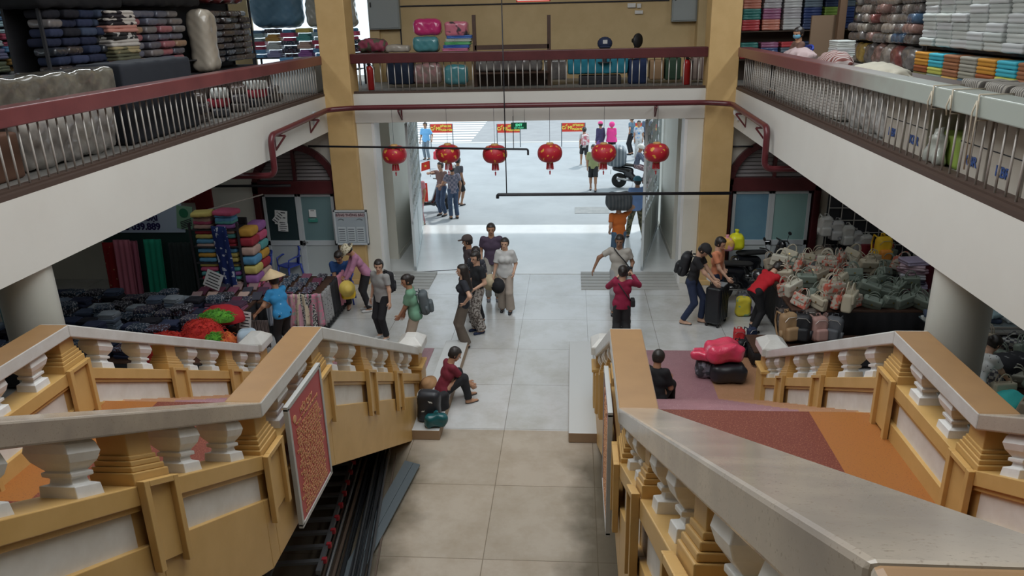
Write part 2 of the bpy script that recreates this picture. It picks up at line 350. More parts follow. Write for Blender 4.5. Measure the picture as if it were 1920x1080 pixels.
# ================================================================== BALUSTRADES
PROF = [(.092, -.13), (.105, -.15), (.115, -.2), (.1, -.25), (.07, -.295), (.062, -.305), (.078, -.312), (.078, -.335), (.055, -.345), (.06, -.375), (.092, -.385), (.098, -.455)]
def balustrade(xi, sgn, label, inner, soffit):
    """xi: x of the face turned to the walkway side; the wall grows by sgn from there."""
    w = .265; x0, x1 = sorted((xi, xi+sgn*w)); xc = (x0+x1)/2
    t = thing('stair_balustrade', label, 'balustrade', (xc, 6.5, 0)); OX, OY = xc, 6.5
    def bld(mb, name, mats, bevel=0):
        mb.v = [(x-OX, y-OY, z) for x, y, z in mb.v]; return mb.build(name, mats, t, bevel=bevel)
    def seg(mb, ya, yb, xa, xb, za, zb, mi=0, top=None):
        vs = [(x, y, zf2(y, ya, yb)+z) for z in (za, zb) for x, y in ((xa, ya), (xb, ya), (xb, yb), (xa, yb))]
        n = len(mb.f); mb.add(vs, [(3, 2, 1, 0), (4, 5, 6, 7), (0, 1, 5, 4), (1, 2, 6, 5), (2, 3, 7, 6), (3, 0, 4, 7)], mi)
        if top is not None: mb.m[n+1] = top
        return mb
    def zf2(y, ya, yb):
        ym = (ya+yb)/2
        if ym < .75: return 5.304
        if ym < 5: return 3.2+.495*(5-y)
        if ym < 6.5: return 3.2
        return 3.2-.495*(y-6.5)
    segs = [(-.6, .75), (.75, 5.0), (5.0, 6.5), (6.5, 10.62)]
    cols = [(COPG, COPT), (COPG, COPG), (COPW, COPT), (COPW, COPW)]
    for (ya, yb), (cs, ct) in zip(segs, cols):
        bld(seg(MB(), ya, yb, x0-.012, x1+.012, -.13, 0, 0, 1), 'handrail', [cs, ct], .012)
    wx0, wx1 = x0+.035, x1-.035
    # string wall: ledge band, step moulding, recessed white panel zone, lower wall
    body = MB()
    for ya, yb in segs:
        seg(body, ya, yb, x0+.0, x1-.0, -.575, -.45)
        seg(body, ya, yb, x0+.02, x1-.02, -.615, -.575)
        seg(body, ya, yb, x0+.05, x1-.05, -.86, -.615)
    # lower wall down to the soffit line
    def sof(y):
        if soffit is None: return zf(y)-1.25
        if y < 4.85: return 1.8+.495*(4.85-y)
        if y < 6.3: return 1.8
        return max(0, 1.8-.512*(y-6.3))
    ys = [-.6, .75, 2.0, 3.5, 4.85, 5.0, 6.3, 6.5, 9.8, 10.62]
    for ya, yb in zip(ys, ys[1:]):
        e = 1e-4
        ta, tb = zf2(ya, ya, yb)-.84, zf2(yb, ya, yb)-.84; ba, bb = sof(ya+e), sof(yb-e)
        vs = [(x, y, z) for (y, z) in ((ya, ba), (yb, bb), (yb, tb), (ya, ta)) for x in (x0+.01, x1-.01)]
        body.add(vs, [(0, 2, 4, 6), (7, 5, 3, 1), (0, 1, 3, 2), (2, 3, 5, 4), (4, 5, 7, 6), (6, 7, 1, 0)])
    bld(body, 'string_wall', YSTAIR, .006)
    piers = [.75, 2.05, 3.56, 5.08, 6.4, 7.93, 9.2, 10.55]
    if not inner: piers = [.75, 2.05, 3.56, 5.08, 6.5, 8.25, 9.7, 11.0]; 
    yend = 10.62 if inner else 11.1
    if not inner: pass
    for k, yc in enumerate(piers):
        if yc > 10.5: continue
        ya, yb = yc-.11, yc+.11; zt = zf(yc)
        mb = MB()
        def blk(h, z0, z1, hx):
            seg2 = [(x, y, zf(yc)+(zf2s(y)-zf(yc))+z) for z in (z0, z1) for x, y in ((xc-hx, yc-h), (xc+hx, yc-h), (xc+hx, yc+h), (xc-hx, yc+h))]
            mb.add(seg2, [(3, 2, 1, 0), (4, 5, 6, 7), (0, 1, 5, 4), (1, 2, 6, 5), (2, 3, 7, 6), (3, 0, 4, 7)])
        sl = 0 if (5.0 <= yc <= 6.5) else -.495
        def zf2s(y): return zf(yc)+sl*(y-yc)
        blk(.105, -.28, -.12, .085); blk(.12, -.3, -.27, .095); blk(.135, -.335, -.3, .105); blk(.15, -.37, -.335, .115); blk(.165, -.46, -.37, .125)
        bld(mb, 'pier', YSTAIR, .006)
        # framed pilaster on both faces
        mb = MB()
        for xf, o in ((x0, -1), (x1, 1)):
            xa, xb = sorted((xf, xf+o*.045)); h = .165
            def q(y0, y1, z0, z1, xa=xa, xb=xb):
                vs = [(x, y, zf2s(y)+z) for z in (z0, z1) for x, y in ((xa, y0), (xb, y0), (xb, y1), (xa, y1))]
                mb.add(vs, [(3, 2, 1, 0), (4, 5, 6, 7), (0, 1, 5, 4), (1, 2, 6, 5), (2, 3, 7, 6), (3, 0, 4, 7)])
            q(yc-h, yc-h+.05, -1.02, -.42); q(yc+h-.05, yc+h, -1.02, -.42); q(yc-h+.05, yc+h-.05, -.46, -.42)
            xm0, xm1 = sorted((xf, xf+o*.012)); q(yc-h+.05, yc+h-.05, -.97, -.46, xm0, xm1)
        # the dark ledge cap between both faces
        bld(mb, 'pilaster', YSTAIR, .004)
    for ka, kb in zip(piers, piers[1:]):
        if kb-.1 > yend: continue
        a, b = ka+.13, kb-.13
        if ka == 6.4 or ka == 6.5: pass
        for f in (.27, .73):
            yc = a+(b-a)*f; mb = MB(); sl = 0 if (5.0 <= yc <= 6.5) else -.495
            mb.lathe(PROF, 4, (xc, yc, 0), sq=True, M_=Matrix.Identity(3))
            z0 = zf(yc)
            # square section turned parallel to the rail, top and foot raked with it
            vs = []
            for (x, y, z) in mb.v:
                vs.append((x, y, z+z0+sl*(y-yc)))
            mb.v = vs; bld(mb, 'baluster', BALM, .004)
        # white recessed panels, both faces
        mb = MB()
        for xa, xb in ((x0+.044, x0+.052), (x1-.052, x1-.044)):
            pa, pb = ka+.2, kb-.2
            cuts = [pa]+[c for c in (5.0, 6.5) if pa < c < pb]+[pb]
            for u_, v_ in zip(cuts, cuts[1:]): seg(mb, u_, v_, xa, xb, -.845, -.62)
        bld(mb, 'white_panel', WPANEL)
    # newel
    yn = 10.78; zt = 1.32
    mb = MB().box(xc-.16, xc+.16, yn-.17, yn+.17, 0, .78).box(xc-.185, xc+.185, yn-.2, yn+.2, .78, .83).box(xc-.12, xc+.12, yn-.13, yn+.13, .83, 1.08)
    bld(mb, 'newel_post', YSTAIR, .008)
    mb = MB().box(xc-.2, xc+.2, yn-.22, yn+.22, 1.08, 1.2)
    mb.add([(xc-.2, yn-.22, 1.2), (xc+.2, yn-.22, 1.2), (xc+.2, yn+.22, 1.2), (xc-.2, yn+.22, 1.2), (xc-.08, yn-.1, 1.3), (xc+.08, yn-.1, 1.3), (xc+.08, yn+.1, 1.3), (xc-.08, yn+.1, 1.3)],
           [(0, 1, 5, 4), (1, 2, 6, 5), (2, 3, 7, 6), (3, 0, 4, 7), (4, 5, 6, 7), (3, 2, 1, 0)])
    bld(mb, 'newel_cap', COPW, .01)
    return t
balustrade(CX-1.35, -1, 'ochre balustrade with white balusters, left of the central walkway, carrying the red notice board', True, 1)
balustrade(CX+1.35, 1, 'ochre balustrade with glossy grey handrail running to the lower right corner, right of the walkway', True, 1)
balustrade(CX-3.85, -1, 'ochre balustrade on the outer side of the left staircase, below the clothes tables', False, None)
balustrade(CX+3.85, 1, 'ochre balustrade on the outer side of the right staircase, beside the bag stall', False, None)

# ================================================================== GALLERY RAILINGS
def railing(name, label, p0, p1, rail_mat, step, hz=.18, hw=.26):
    """straight railing from p0 to p1 at gallery floor level"""
    p0, p1 = Vector(p0), Vector(p1); L = (p1-p0).length; ang = math.atan2((p1-p0).y, (p1-p0).x)
    t = thing('gallery_railing', label, 'railing', p0, ang)
    MB().box(0, L, -hw/2, hw/2, .64, .64+hz).build('handrail', rail_mat, t, bevel=.012)
    MB().box(0, L, -.05, .05, .0, .05).build('bottom_rail', M('dark_brown_kerb', (.06, .035, .025), .6), t)
    n = int(L/step); b0 = None
    me = MB().tube([(0, 0, .04), (0, 0, .65)], .011, 6).mesh('bar', True)
    idx = list(range(1, n))
    if len(idx) > 100:
        rest = MB()
        # the farthest bars become one batch
        idx.sort(key=lambda i: ((p0+(p1-p0)*(i/n))-Vector((0, 0, UF))).length)
        for i in idx[100:]: rest.tube([(i*L/n, 0, .04), (i*L/n, 0, .65)], .011, 6)
        o = rest.build('bar', STEEL, t, smooth=True); o['kind'] = 'stuff'; idx = idx[:100]
    for i in idx: obj('bar', me, [] if me.materials else STEEL, t, loc=(i*L/n, 0, 0))
    return t
# worn paint: the right handrail is rubbed to bare grey concrete on its near half
def worn():
    m = RAILW; nt = m.node_tree; N = nt.nodes; L = nt.links; b = N['Principled BSDF']
    tc = N.new('ShaderNodeTexCoord'); sx = N.new('ShaderNodeSeparateXYZ'); L.new(tc.outputs['Object'], sx.inputs[0])
    n = N.new('ShaderNodeTexNoise'); n.inputs['Scale'].default_value = 1.6; n.inputs['Detail'].default_value = 6; L.new(tc.outputs['Object'], n.inputs[0])
    a = N.new('ShaderNodeMath'); a.operation = 'MULTIPLY_ADD'; a.inputs[1].default_value = 3.5; L.new(n.outputs[0], a.inputs[0]); L.new(sx.outputs[0], a.inputs[2])
    r = N.new('ShaderNodeMapRange'); r.inputs[1].default_value = 13.4; r.inputs[2].default_value = 10.4; L.new(a.outputs[0], r.inputs[0])
    x = N.new('ShaderNodeMix'); x.data_type = 'RGBA'; L.new(r.outputs[0], x.inputs[0]); x.inputs[6].default_value = (.17, .055, .055, 1); x.inputs[7].default_value = (.33, .36, .32, 1)
    L.new(x.outputs[2], b.inputs['Base Color'])
worn()
railing('r', 'long maroon gallery railing with thin steel bars along the left balcony', (CX-4.52, 0, UF), (CX-4.52, D-.1, UF), RAILM, .152)
railing('r', 'long gallery railing on the right balcony, maroon worn to grey toward the viewer', (CX+4.52, 0, UF), (CX+4.52, D-.1, UF), RAILW, .165)
railing('r', 'maroon gallery railing with white bars above the entrance, between the yellow pillars', (CX-3.8, D+.12, UF), (CX+3.8, D+.12, UF), MAROON, .155, hz=.2)
# ropes knotted round the right handrail
for (u, v, k) in ((1752, 175, 0), (1788, 182, 1), (1838, 190, 2)):
    p = onx(u, v, CX+4.39); zt = UF+.83; zb = UF+.2 if k == 2 else UF+.6; x0, x1 = CX+4.375, CX+4.665
    mb = MB(); pts = [(x0, p.y, zt), (x1, p.y+.03, zt), (x1, p.y+.02, UF+.62), (x0, p.y-.02, UF+.62), (x0, p.y, zt)]
    mb.tube(pts, .007, 6); mb.tube([(x0-.01, p.y, zt-.05), (x0-.02, p.y+.03, zt-.15), (x0-.012, p.y+.02, zb)], .007, 6)
    mb.tube([(x0-.01, p.y, zt-.05), (x0-.02, p.y-.05, zt-.16), (x0-.012, p.y-.03, zb+.06)], .007, 6)
    tag(mb.build('rope', M('pale_rope', (.5, .44, .34), .8), smooth=True), ['pale rope knotted round the grey handrail, farthest of three', 'pale rope knotted round the grey handrail, middle of three', 'brown rope tied round the grey handrail, nearest of three'][k], 'rope')

# ================================================================== PIPES
PIPE = M('dark_red_pipe', (.11, .02, .025), .3); PIPB = M('black_pipe', (.02, .02, .025), .4)
def bend(pts, r=.12, n=6):
    pts = [Vector(p) for p in pts]; out = [pts[0]]
    for a, b, c in zip(pts, pts[1:], pts[2:]):
        d1, d2 = (a-b).normalized(), (c-b).normalized(); rr = min(r, (a-b).length*.45, (c-b).length*.45)
        p0, p1 = b+d1*rr, b+d2*rr
        for k in range(n+1):
            t = k/n; out.append(p0*(1-t)**2+b*2*t*(1-t)+p1*t*t)
    return out+[pts[-1]]
zt = 4.1
t = thing('sprinkler_main', 'dark red fire pipe running across the far beam and bending down both balcony fascias', 'pipe', (CX, D, zt))
def tb(pts, r, name, mat, parent, off=(CX, D, zt), n=10):
    return MB().tube([Vector(p)-Vector(off) for p in pts], r, n).build(name, mat, parent, smooth=True)
xl, xr = CX-4.27, CX+4.27; pl = onx(505, 240, xl); pr = onx(1440, 230, xr)
yl, yr = pl.y, pr.y
tb(bend([(xl-.9, yl, 3.32), (xl, yl, 3.32), (xl, yl, 4.02), (xl, D-.45, 4.08), (xl+.5, D-.3, zt), (xr-.5, D-.3, zt), (xr, D-.45, 4.08), (xr, yr, 4.02), (xr, yr, 3.32), (xr+.9, yr, 3.32)], .16), .055, 'pipe_run', PIPE, t, n=14)
for k, (x, y, z, hor) in enumerate(((xl, yl+.5, 4.02, 0), (xl, D-1.3, 4.05, 0), (xr, yr+.5, 4.02, 0), (xr, D-1.3, 4.05, 0), (CX-2.75, D-.3, zt, 1), (CX+2.75, D-.3, zt, 1))):
    mb = MB(); O = Vector((CX, D, zt))
    if hor: a, b, c = Vector((x, D-.35, z-.07)), Vector((x, D+.0, z-.07)), Vector((x, D+.0, z-.3))
    else:
        s = -1 if x < CX else 1; a, b, c = Vector((x-s*.08, y, z-.07)), Vector((x+s*.13, y, z-.07)), Vector((x+s*.13, y, z-.33))
    for p, q in ((a, b), (b, c), (a, c)): mb.tube([p-O, q-O], .022, 4)
    mb.build('bracket', PIPE, t)
t = thing('sprinkler_pipe', 'thin dark pipe crossing behind the lanterns at lantern height, ending in a short drop', 'pipe', (CX, D-.5, 3.2))
a = ony(578, 274, D-.5); b = ony(990, 280, D-.5)
O = (CX, D-.5, 3.2); tb(bend([a, b, b-Vector((0, 0, .12))], .04), .022, 'pipe_run', PIPB, t, O)
c = ony(963, 279, D-.5); tb([c, (c.x, c.y, 3.9)], .008, 'hanger_rod', PIPB, t, O); 
t = thing('sprinkler_pipe', 'lower black pipe below the lanterns with a vertical hanger rod in the entrance', 'pipe', (CX, D-.5, 2.2))
a = ony(933, 372, D-.5); b = ony(933, 365, D-.5); c = ony(1372, 355, D-.5); O = (CX, D-.5, 2.2)
tb(bend([a, b, (c.x, c.y, b.z)], .04), .035, 'pipe_run', PIPB, t, O)
d = ony(950, 364, D-.5); tb([(d.x, d.y, b.z), (d.x, d.y, 6.9)], .012, 'hanger_rod', PIPB, t, O)
t = thing('sprinkler_pipe', 'short black pipe on the far wall left of the arched maroon door', 'pipe', (-8, D, 2.3))
a = ony(400, 349, D-.1); b = ony(545, 347, D-.1); tb([a, (b.x, b.y, a.z)], .03, 'pipe_run', PIPB, t, (-8, D, 2.3))
t = thing('sprinkler_pipe', 'short black pipe on the wall right of the right yellow pillar', 'pipe', (3, D, 3.1))
a = ony(1364, 275, D+.1); b = ony(1412, 275, D+.1); tb([a, (b.x, b.y, a.z)], .02, 'pipe_run', PIPB, t, (3, D, 3.1))
for s in (-1, 1):
    p = onx(590, 222, CX-4.38) if s < 0 else onx(1384, 212, CX+4.38)
    t = thing('alarm_bell', 'white fire alarm bell on the '+('left' if s < 0 else 'right')+' fascia beside the pipe bracket', 'alarm bell', (CX+s*4.4, p.y, p.z))
    MB().box(min(0, -s*.05), max(0, -s*.05), -.08, .08, -.14, .14).build('backplate', ALU, t, bevel=.01)
    MB().lathe([(.09, 0), (.085, .03), (.05, .06), (.01, .07)], 20, (-s*.05, 0, .02), M_=Euler((0, R(-90*s), 0)).to_matrix()).build('bell', BALM, t, smooth=True)

# ================================================================== DOORS UNDER THE GALLERY
FROST = M('frosted_blue_glass', (.16, .3, .38), .25, col2=(.13, .25, .34), scale=1.5); FROSTG = M('frosted_teal_glass', (.26, .42, .40), .3)
TEALD = M('dark_green_glass', (.03, .05, .055), .12); DOORP = M('grey_door_panel', (.46, .5, .5), .45)
for k, dc in enumerate(DC):
    fr = MB(); w = 1.03; yy0, yy1 = D+.12, D+.3
    fr.box(dc-w, dc-w+.14, yy0, yy1, 0, 2.25).box(dc+w-.14, dc+w, yy0, yy1, 0, 2.25).box(dc-w, dc+w, yy0, yy1, 2.12, 2.42)
    ar = arch_pts(dc, w, 2.25, 20); ai = arch_pts(dc, w-.15, 2.25, 20)
    for i in range(20): fr.prism([ar[i], ar[i+1], ai[i+1], ai[i]], 'y', yy0, yy1)
    fr.box(dc-.035, dc+.035, yy0+.03, yy1, 2.4, 3.2); o = fr.build('door_%d' % (k+1), MAROON, bevel=.006); struct(o)
    lv = MB()
    for i in range(9):
        z = 2.46+i*.085; hw = math.sqrt(max(.01, (w-.15)**2-(z-2.25)**2)); lv.obox((dc, D+.24, z), (2*hw, .012, .075), (R(-28), 0, 0))
    lv.build('louvre_slats', M('louvre_grey', (.22, .2, .2), .5), o)
    struct(MB().box(dc-w, dc+w, D+.42, D+.46, 0, 3.4).build('door_%d_backing' % (k+1), DARK))
    dw = .85
    al = MB(); yy = D+.2
    for s in (-1, 1):
        xa, xb = sorted((dc, dc+s*dw))
        al.box(xa, xa+.07, yy, yy+.05, 0, 2.12).box(xb-.07, xb, yy, yy+.05, 0, 2.12).box(xa, xb, yy, yy+.05, 2.04, 2.12).box(xa, xb, yy, yy+.05, .86, .98).box(xa, xb, yy, yy+.05, 0, .1)
        MB().box(xa+.07, xb-.07, yy+.02, yy+.035, .98, 2.04).build('pane', (FROST if s < 0 else FROSTG) if k else (TEALD if s < 0 else M('teal_panel_glass', (.15, .24, .25), .3)), o)
        MB().box(xa+.07, xb-.07, yy+.02, yy+.03, .1, .86).build('lower_panel', DOORP, o)
    al.build('door_frame', ALU, o, bevel=.004)
    MB().box(dc+.02, dc+.05, yy-.05, yy, .88, .98).tube([(dc+.03, yy-.03, .95), (dc-.08 if k else dc+.14, yy-.03, .95)], .012).build('door_handle', M('chrome', (.6, .6, .6), .2, 1), o)
PAPER = M('white_paper', (.72, .73, .72), .7); INK = M('black_ink', (.03, .03, .04), .7)
def sheet(x, z, w, h, rot, y, lab, lines=4, mat=PAPER, ink=INK, cat='paper', name='paper_notice', group=None, head=None):
    t = thing(name, lab, cat, (x, y, z), 0, group); E = Euler((0, R(rot), 0)).to_matrix()
    MB().obox((0, 0, 0), (w, .004, h), E).build('sheet', mat, t)
    mb = MB()
    for i in range(lines):
        mb.obox(E@Vector((rnd.uniform(-.1, .1)*w*.3, -.004, h*(.36-.72*i/max(1, lines-1)))), (w*rnd.uniform(.5, .8), .002, h*.07/max(1, lines/4)), E)
    mb.build('printed_lines', ink, t); return t
yy = D+.19
p = ony(527, 408, yy); sheet(p.x, p.z, .3, .34, 6, yy, 'large white paper taped to the dark left door pane, rear one', 3)
p = ony(522, 408, yy); sheet(p.x, p.z, .17, .28, 40, yy-.012, 'white paper taped slanting over another on the dark left door pane', 4)
p = ony(531, 426, yy); sheet(p.x, p.z, .24, .2, 3, yy-.006, 'small white paper taped low on the dark left door pane', 4)
p = ony(586, 400, yy); sheet(p.x, p.z, .17, .18, 1, yy, 'white sticker on the teal door pane above a green strip', 1)
p = ony(587, 413, yy); sheet(p.x, p.z, .22, .09, 0, yy, 'green strip sticker on the teal door pane', 1, M('green_sticker', (.05, .25, .2), .5), PAPER)

# notice board on the left pillar
p0 = ony(621, 397, D-.3); p1 = ony(690, 462, D-.3); 
t = thing('notice_board', 'white framed glass notice board leaning by the left yellow pillar', 'notice board', ((p0.x+p1.x)/2, D-.165, (p0.z+p1.z)/2)); w, h = p1.x-p0.x, p0.z-p1.z
MB().box(-w/2, w/2, 0, .04, -h/2, h/2).build('board', M('board_blue_grey', (.36, .41, .44), .3), t)
fm = MB()
for a in ((-w/2, w/2, -h/2, -h/2+.04), (-w/2, w/2, h/2-.04, h/2), (-w/2, -w/2+.04, -h/2, h/2), (w/2-.04, w/2, -h/2, h/2)): fm.box(a[0], a[1], -.02, .05, a[2], a[3])
fm.build('frame', ALU, t, bevel=.004)
MB().box(-w*.42, w*.42, -.004, 0, h*.3, h*.42).build('header_strip', M('header_pink', (.5, .42, .43), .5), t)
o = obj('lettering', text_mesh('BẢNG THÔNG BÁO', .075, bold=.002), M('dark_red_ink', (.12, .05, .06), .6), t, loc=(0, -.008, h*.36)); o.rotation_euler = (R(90), 0, 0)
pm = MB(); lm = MB()
for i in range(3):
    pm.box(-w*.4+i*w*.28, -w*.4+i*w*.28+w*.23, -.006, -.002, -h*.42, h*.02)
    for j in range(6): lm.box(-w*.38+i*w*.28, -w*.38+i*w*.28+w*.18, -.009, -.005, -h*.38+j*h*.065, -h*.38+j*h*.065+h*.02)
    if i != 1: lm.tube([(-w*.38+i*w*.28+w*.18*k/6, -.008, h*.22+.03*math.sin(math.pi*k/6)) for k in range(7)], .006, 4)
pm.build('papers', M('greyed_paper', (.5, .55, .57), .5), t); lm.build('printed_lines', M('grey_ink', (.12, .14, .16), .6), t)

# red rules boards on the inner stair walls
REDS = M('red_sign', (.42, .03, .035), .35, col2=(.38, .025, .03), scale=2); GOLD = M('gold_letters', (.62, .33, .16), .5)
for s in (-1, 1):
    xw = CX+s*1.298 if s > 0 else CX-1.298; y0, y1, z0, z1 = 5.35, 6.16, 1.84, 2.96
    t = thing('rules_board', 'red rules board lettered in yellow on the '+('left' if s < 0 else 'right')+' stair wall facing the walkway', 'sign', (xw, (y0+y1)/2, (z0+z1)/2)); hw, hh = (y1-y0)/2, (z1-z0)/2
    MB().box(-.012, .012, -hw, hw, -hh, hh).build('board', REDS, t)
    f = MB()
    for a in ((-hw-.02, hw+.02, -hh-.02, -hh+.02), (-hw-.02, hw+.02, hh-.02, hh+.02), (-hw-.02, -hw+.02, -hh, hh), (hw-.02, hw+.02, -hh, hh)): f.box(-.02, .02, *a)
    f.build('frame', M('grey_frame', (.42, .42, .40), .4), t, bevel=.003)
    fx = .014 if s < 0 else -.014; rz = R(90) if s < 0 else R(-90)
    def put(txt, size, yy, zz, bold=0):
        o = obj('lettering', text_mesh(txt, size, bold=bold), GOLD, t, loc=(fx, yy, zz)); o.rotation_euler = (R(90), 0, rz)
    put('NỘI QUY', .075, 0, hh-.16, .001); put('TRUNG TÂM THƯƠNG MẠI CHỢ', .038, 0, hh-.225)
    MB().lathe([(.035, -.002), (.035, .002), (.026, .004)], 20, (fx, -hw*.72 if s < 0 else hw*.72, hh-.16), M_=Euler((0, R(90 if s < 0 else -90), 0)).to_matrix()).build('emblem', GOLD, t)
    lines = ['Điều 1: Giữ gìn vệ sinh chung', 'không xả rác, không hút thuốc', 'trong khu vực chợ và cầu thang', 'Điều 2: Không mang chất dễ cháy', 'chất nổ, vũ khí vào trong chợ', 'Điều 3: Buôn bán đúng nơi quy định']
    for i in range(22): put(lines[i % 6], .044, rnd.uniform(-.02, .02), hh-.28-i*.037)

# ================================================================== LANTERNS, EXIT SIGN, BANNERS, GATES
LRED = M('lantern_red_silk', (.5, .015, .03), .45, pat='blob', pscale=9, thr=.62, soft=.02, pcol=(.8, .4, .06)); LGOLD = M('lantern_gold', (.6, .35, .12), .4); FRI = M('red_fringe', (.55, .03, .04), .6)
def lantern(label):
    t = thing('red_lantern', label, 'lantern', (0, 0, 0), 0, 'red lanterns hung across the entrance')
    n = 14; mb = MB(); N = 36
    prof = [(.07+.2*math.sin(math.pi*k/n)**.75, .19*math.cos(math.pi*k/n)) for k in range(n, -1, -1)]
    mb.lathe(prof, N); vs = []
    for x, y, z in mb.v:
        a = math.atan2(y, x); f = 1-.03*abs(math.sin(a*9)); vs.append((x*f, y*f, z))
    mb.v = vs; mb.build('shade', LRED, t, smooth=True)
    MB().lathe([(.075, .18), (.085, .2), (.07, .225)], 20).build('top_ring', LGOLD, t, smooth=True)
    MB().lathe([(.06, -.22), (.075, -.2), (.075, -.18)], 20).build('bottom_ring', LGOLD, t, smooth=True)
    f = MB()
    for k in range(16):
        a = 2*math.pi*k/16; f.tube([(.065*math.cos(a), .065*math.sin(a), -.21), (.075*math.cos(a), .075*math.sin(a), -.35)], .009, 5)
    f.build('fringe', FRI, t); MB().tube([(0, 0, -.21), (0, 0, -.38), (0, 0, -.40), (0, 0, -.47)], [.004, .004, .018, .012], 8).build('tassel', FRI, t)
    return t
LX = [(740, 290), (840, 288), (928, 289), (1031, 287), (1132, 287), (1231, 286)]
nm = ['first red lantern from the left, before the cream jamb', 'second red lantern from the left, above the flag bearers', 'third red lantern from the left, under the exit sign', 'fourth red lantern, alone against the bright pavement', 'fifth red lantern, in front of the pink poncho', 'rightmost red lantern, beside the right gate']
for k, (u, v) in enumerate(LX):
    t = lantern(nm[k]); t.location = ony(u, v, D-.3); t.rotation_euler.z = k*1.3
    MB().tube([(0, 0, .22), (0, 0, 4.07-t.location.z)], .004, 5).build('hanging_cord', INK, t)
t = thing('exit_sign', 'small green exit sign hanging at the top of the entrance', 'sign', ony(973, 236, D-.2)); 
MB().box(-.17, .17, -.02, .02, -.07, .07).build('box', M('exit_green', (.0, .09, .045), .4), t)
LIT = M('lit_green_letters', (.15, .9, .5), .5, emit=.5)
o = obj('lettering', text_mesh('EXIT', .07, bold=.002), LIT, t, loc=(0, -.024, .02)); o.rotation_euler = (R(90), 0, 0)
o = obj('lettering', text_mesh('LỐI THOÁT', .04), LIT, t, loc=(0, -.024, -.04)); o.rotation_euler = (R(90), 0, 0)
MB().tube([(-.12, 0, .07), (-.12, 0, .35)], .004, 5).tube([(.12, 0, .07), (.12, 0, .35)], .004, 5).build('hanging_cord', INK, t)
BRED = M('banner_red', (.75, .05, .03), .6); BYEL = M('banner_yellow', (.95, .7, .1), .6)
def banner(u0, u1, v0, v1, Y, label):
    a = ony(u0, v1, Y); b = ony(u1, v0, Y); w = b.x-a.x; h = b.z-a.z
    t = thing('street_banner', label, 'banner', ((a.x+b.x)/2, Y, -.06), 0, 'red warning banners on the street'); zc = a.z+h/2+.06
    MB().box(-w/2, w/2, -.01, .01, zc-h/2, zc+h/2).build('cloth', BRED, t)
    for s in (-1, 1): MB().tube([(s*w/2, 0, 0), (s*w/2, 0, zc+h/2)], .025, 6).build('leg', M('grey_steel', (.2, .22, .24), .4, .5), t)
    for txt, sz, x, z in (('CẤM!', h*.5, -w*.27, -h*.05), ('DỪNG XE', h*.27, w*.2, h*.22), ('BUÔN BÁN', h*.27, w*.22, -h*.22)):
        o = obj('lettering', text_mesh(txt, sz, bold=.012), BYEL, t, loc=(x, -.02, zc+z)); o.rotation_euler = (R(90), 0, 0)
banner(807, 848, 232, 249, 37, 'red warning banner with yellow lettering, leftmost on the street')
banner(932, 975, 232, 249, 37, 'red warning banner with yellow lettering behind the exit sign')
banner(1053, 1097, 230, 247, 37, 'red warning banner with yellow lettering left of the pink hats')
banner(1190, 1232, 230, 247, 37.5, 'red warning banner mostly hidden behind the standing men at right')
GATEM = M('gate_white_iron', (.68, .74, .76), .5)
for s in (-1, 1):
    hx = CX+s*3.42; L = 4.0; ang = math.atan2(-3.9, -s*(.55 if s < 0 else .75)) 
    t = thing('iron_gate', ('left' if s < 0 else 'right')+' wrought iron gate leaf with scrollwork folded inward beside the pier', 'gate', (hx, 21.75, 0), ang)
    f = MB().box(0, L, -.025, .025, .04, .12).box(0, L, -.025, .025, 3.52, 3.6).box(0, .07, -.03, .03, .04, 3.6).box(L-.07, L, -.03, .03, .04, 3.6).box(L/2-.03, L/2+.03, -.02, .02, .04, 3.6).box(0, L, -.02, .02, 1.2, 1.27)
    f.build('gate_frame', GATEM, t); MB().box(.05, L-.05, -.006, .006, .1, 1.22).build('lower_plate', M('gate_plate', (.72, .76, .76), .5), t)
    sc = MB()
    for i in range(10):
        for j in range(6):
            cx_, cz = .3+i*.375, 1.45+j*.37; sgn = 1 if (i+j) % 2 else -1
            sc.tube([(cx_+sgn*(.03+.13*k/9)*math.cos(k*.75), 0, cz+(.03+.13*k/9)*math.sin(k*.75)) for k in range(10)], .017, 4, cap=False)
        sc.tube([(.12+i*.375, 0, 1.25), (.12+i*.375, 0, 3.52)], .012, 4, cap=False)
    sc.build('scrollwork', GATEM, t)
# manhole cover on the pavement
p = onz(1110, 391); t = tag(MB().box(-.55, .55, -.42, .42, 0, .012).build('manhole_cover', M('manhole_grey', (.36, .37, .37), .7, col2=(.28, .3, .3), scale=3, bump=.4)), 'rectangular grey manhole cover set in the pavement', 'manhole cover'); t.location = (p.x, p.y, -.06)
mb = MB(); mb.tube([(p.x, p.y, .008) for p in [onz(770+i*6, 511-.25*i*(1+.02*i)) for i in range(0, 18)]], .012, 6)
tag(mb.build('cable', INK, smooth=True), 'dark cable lying across the hall floor by the left gate', 'cable')
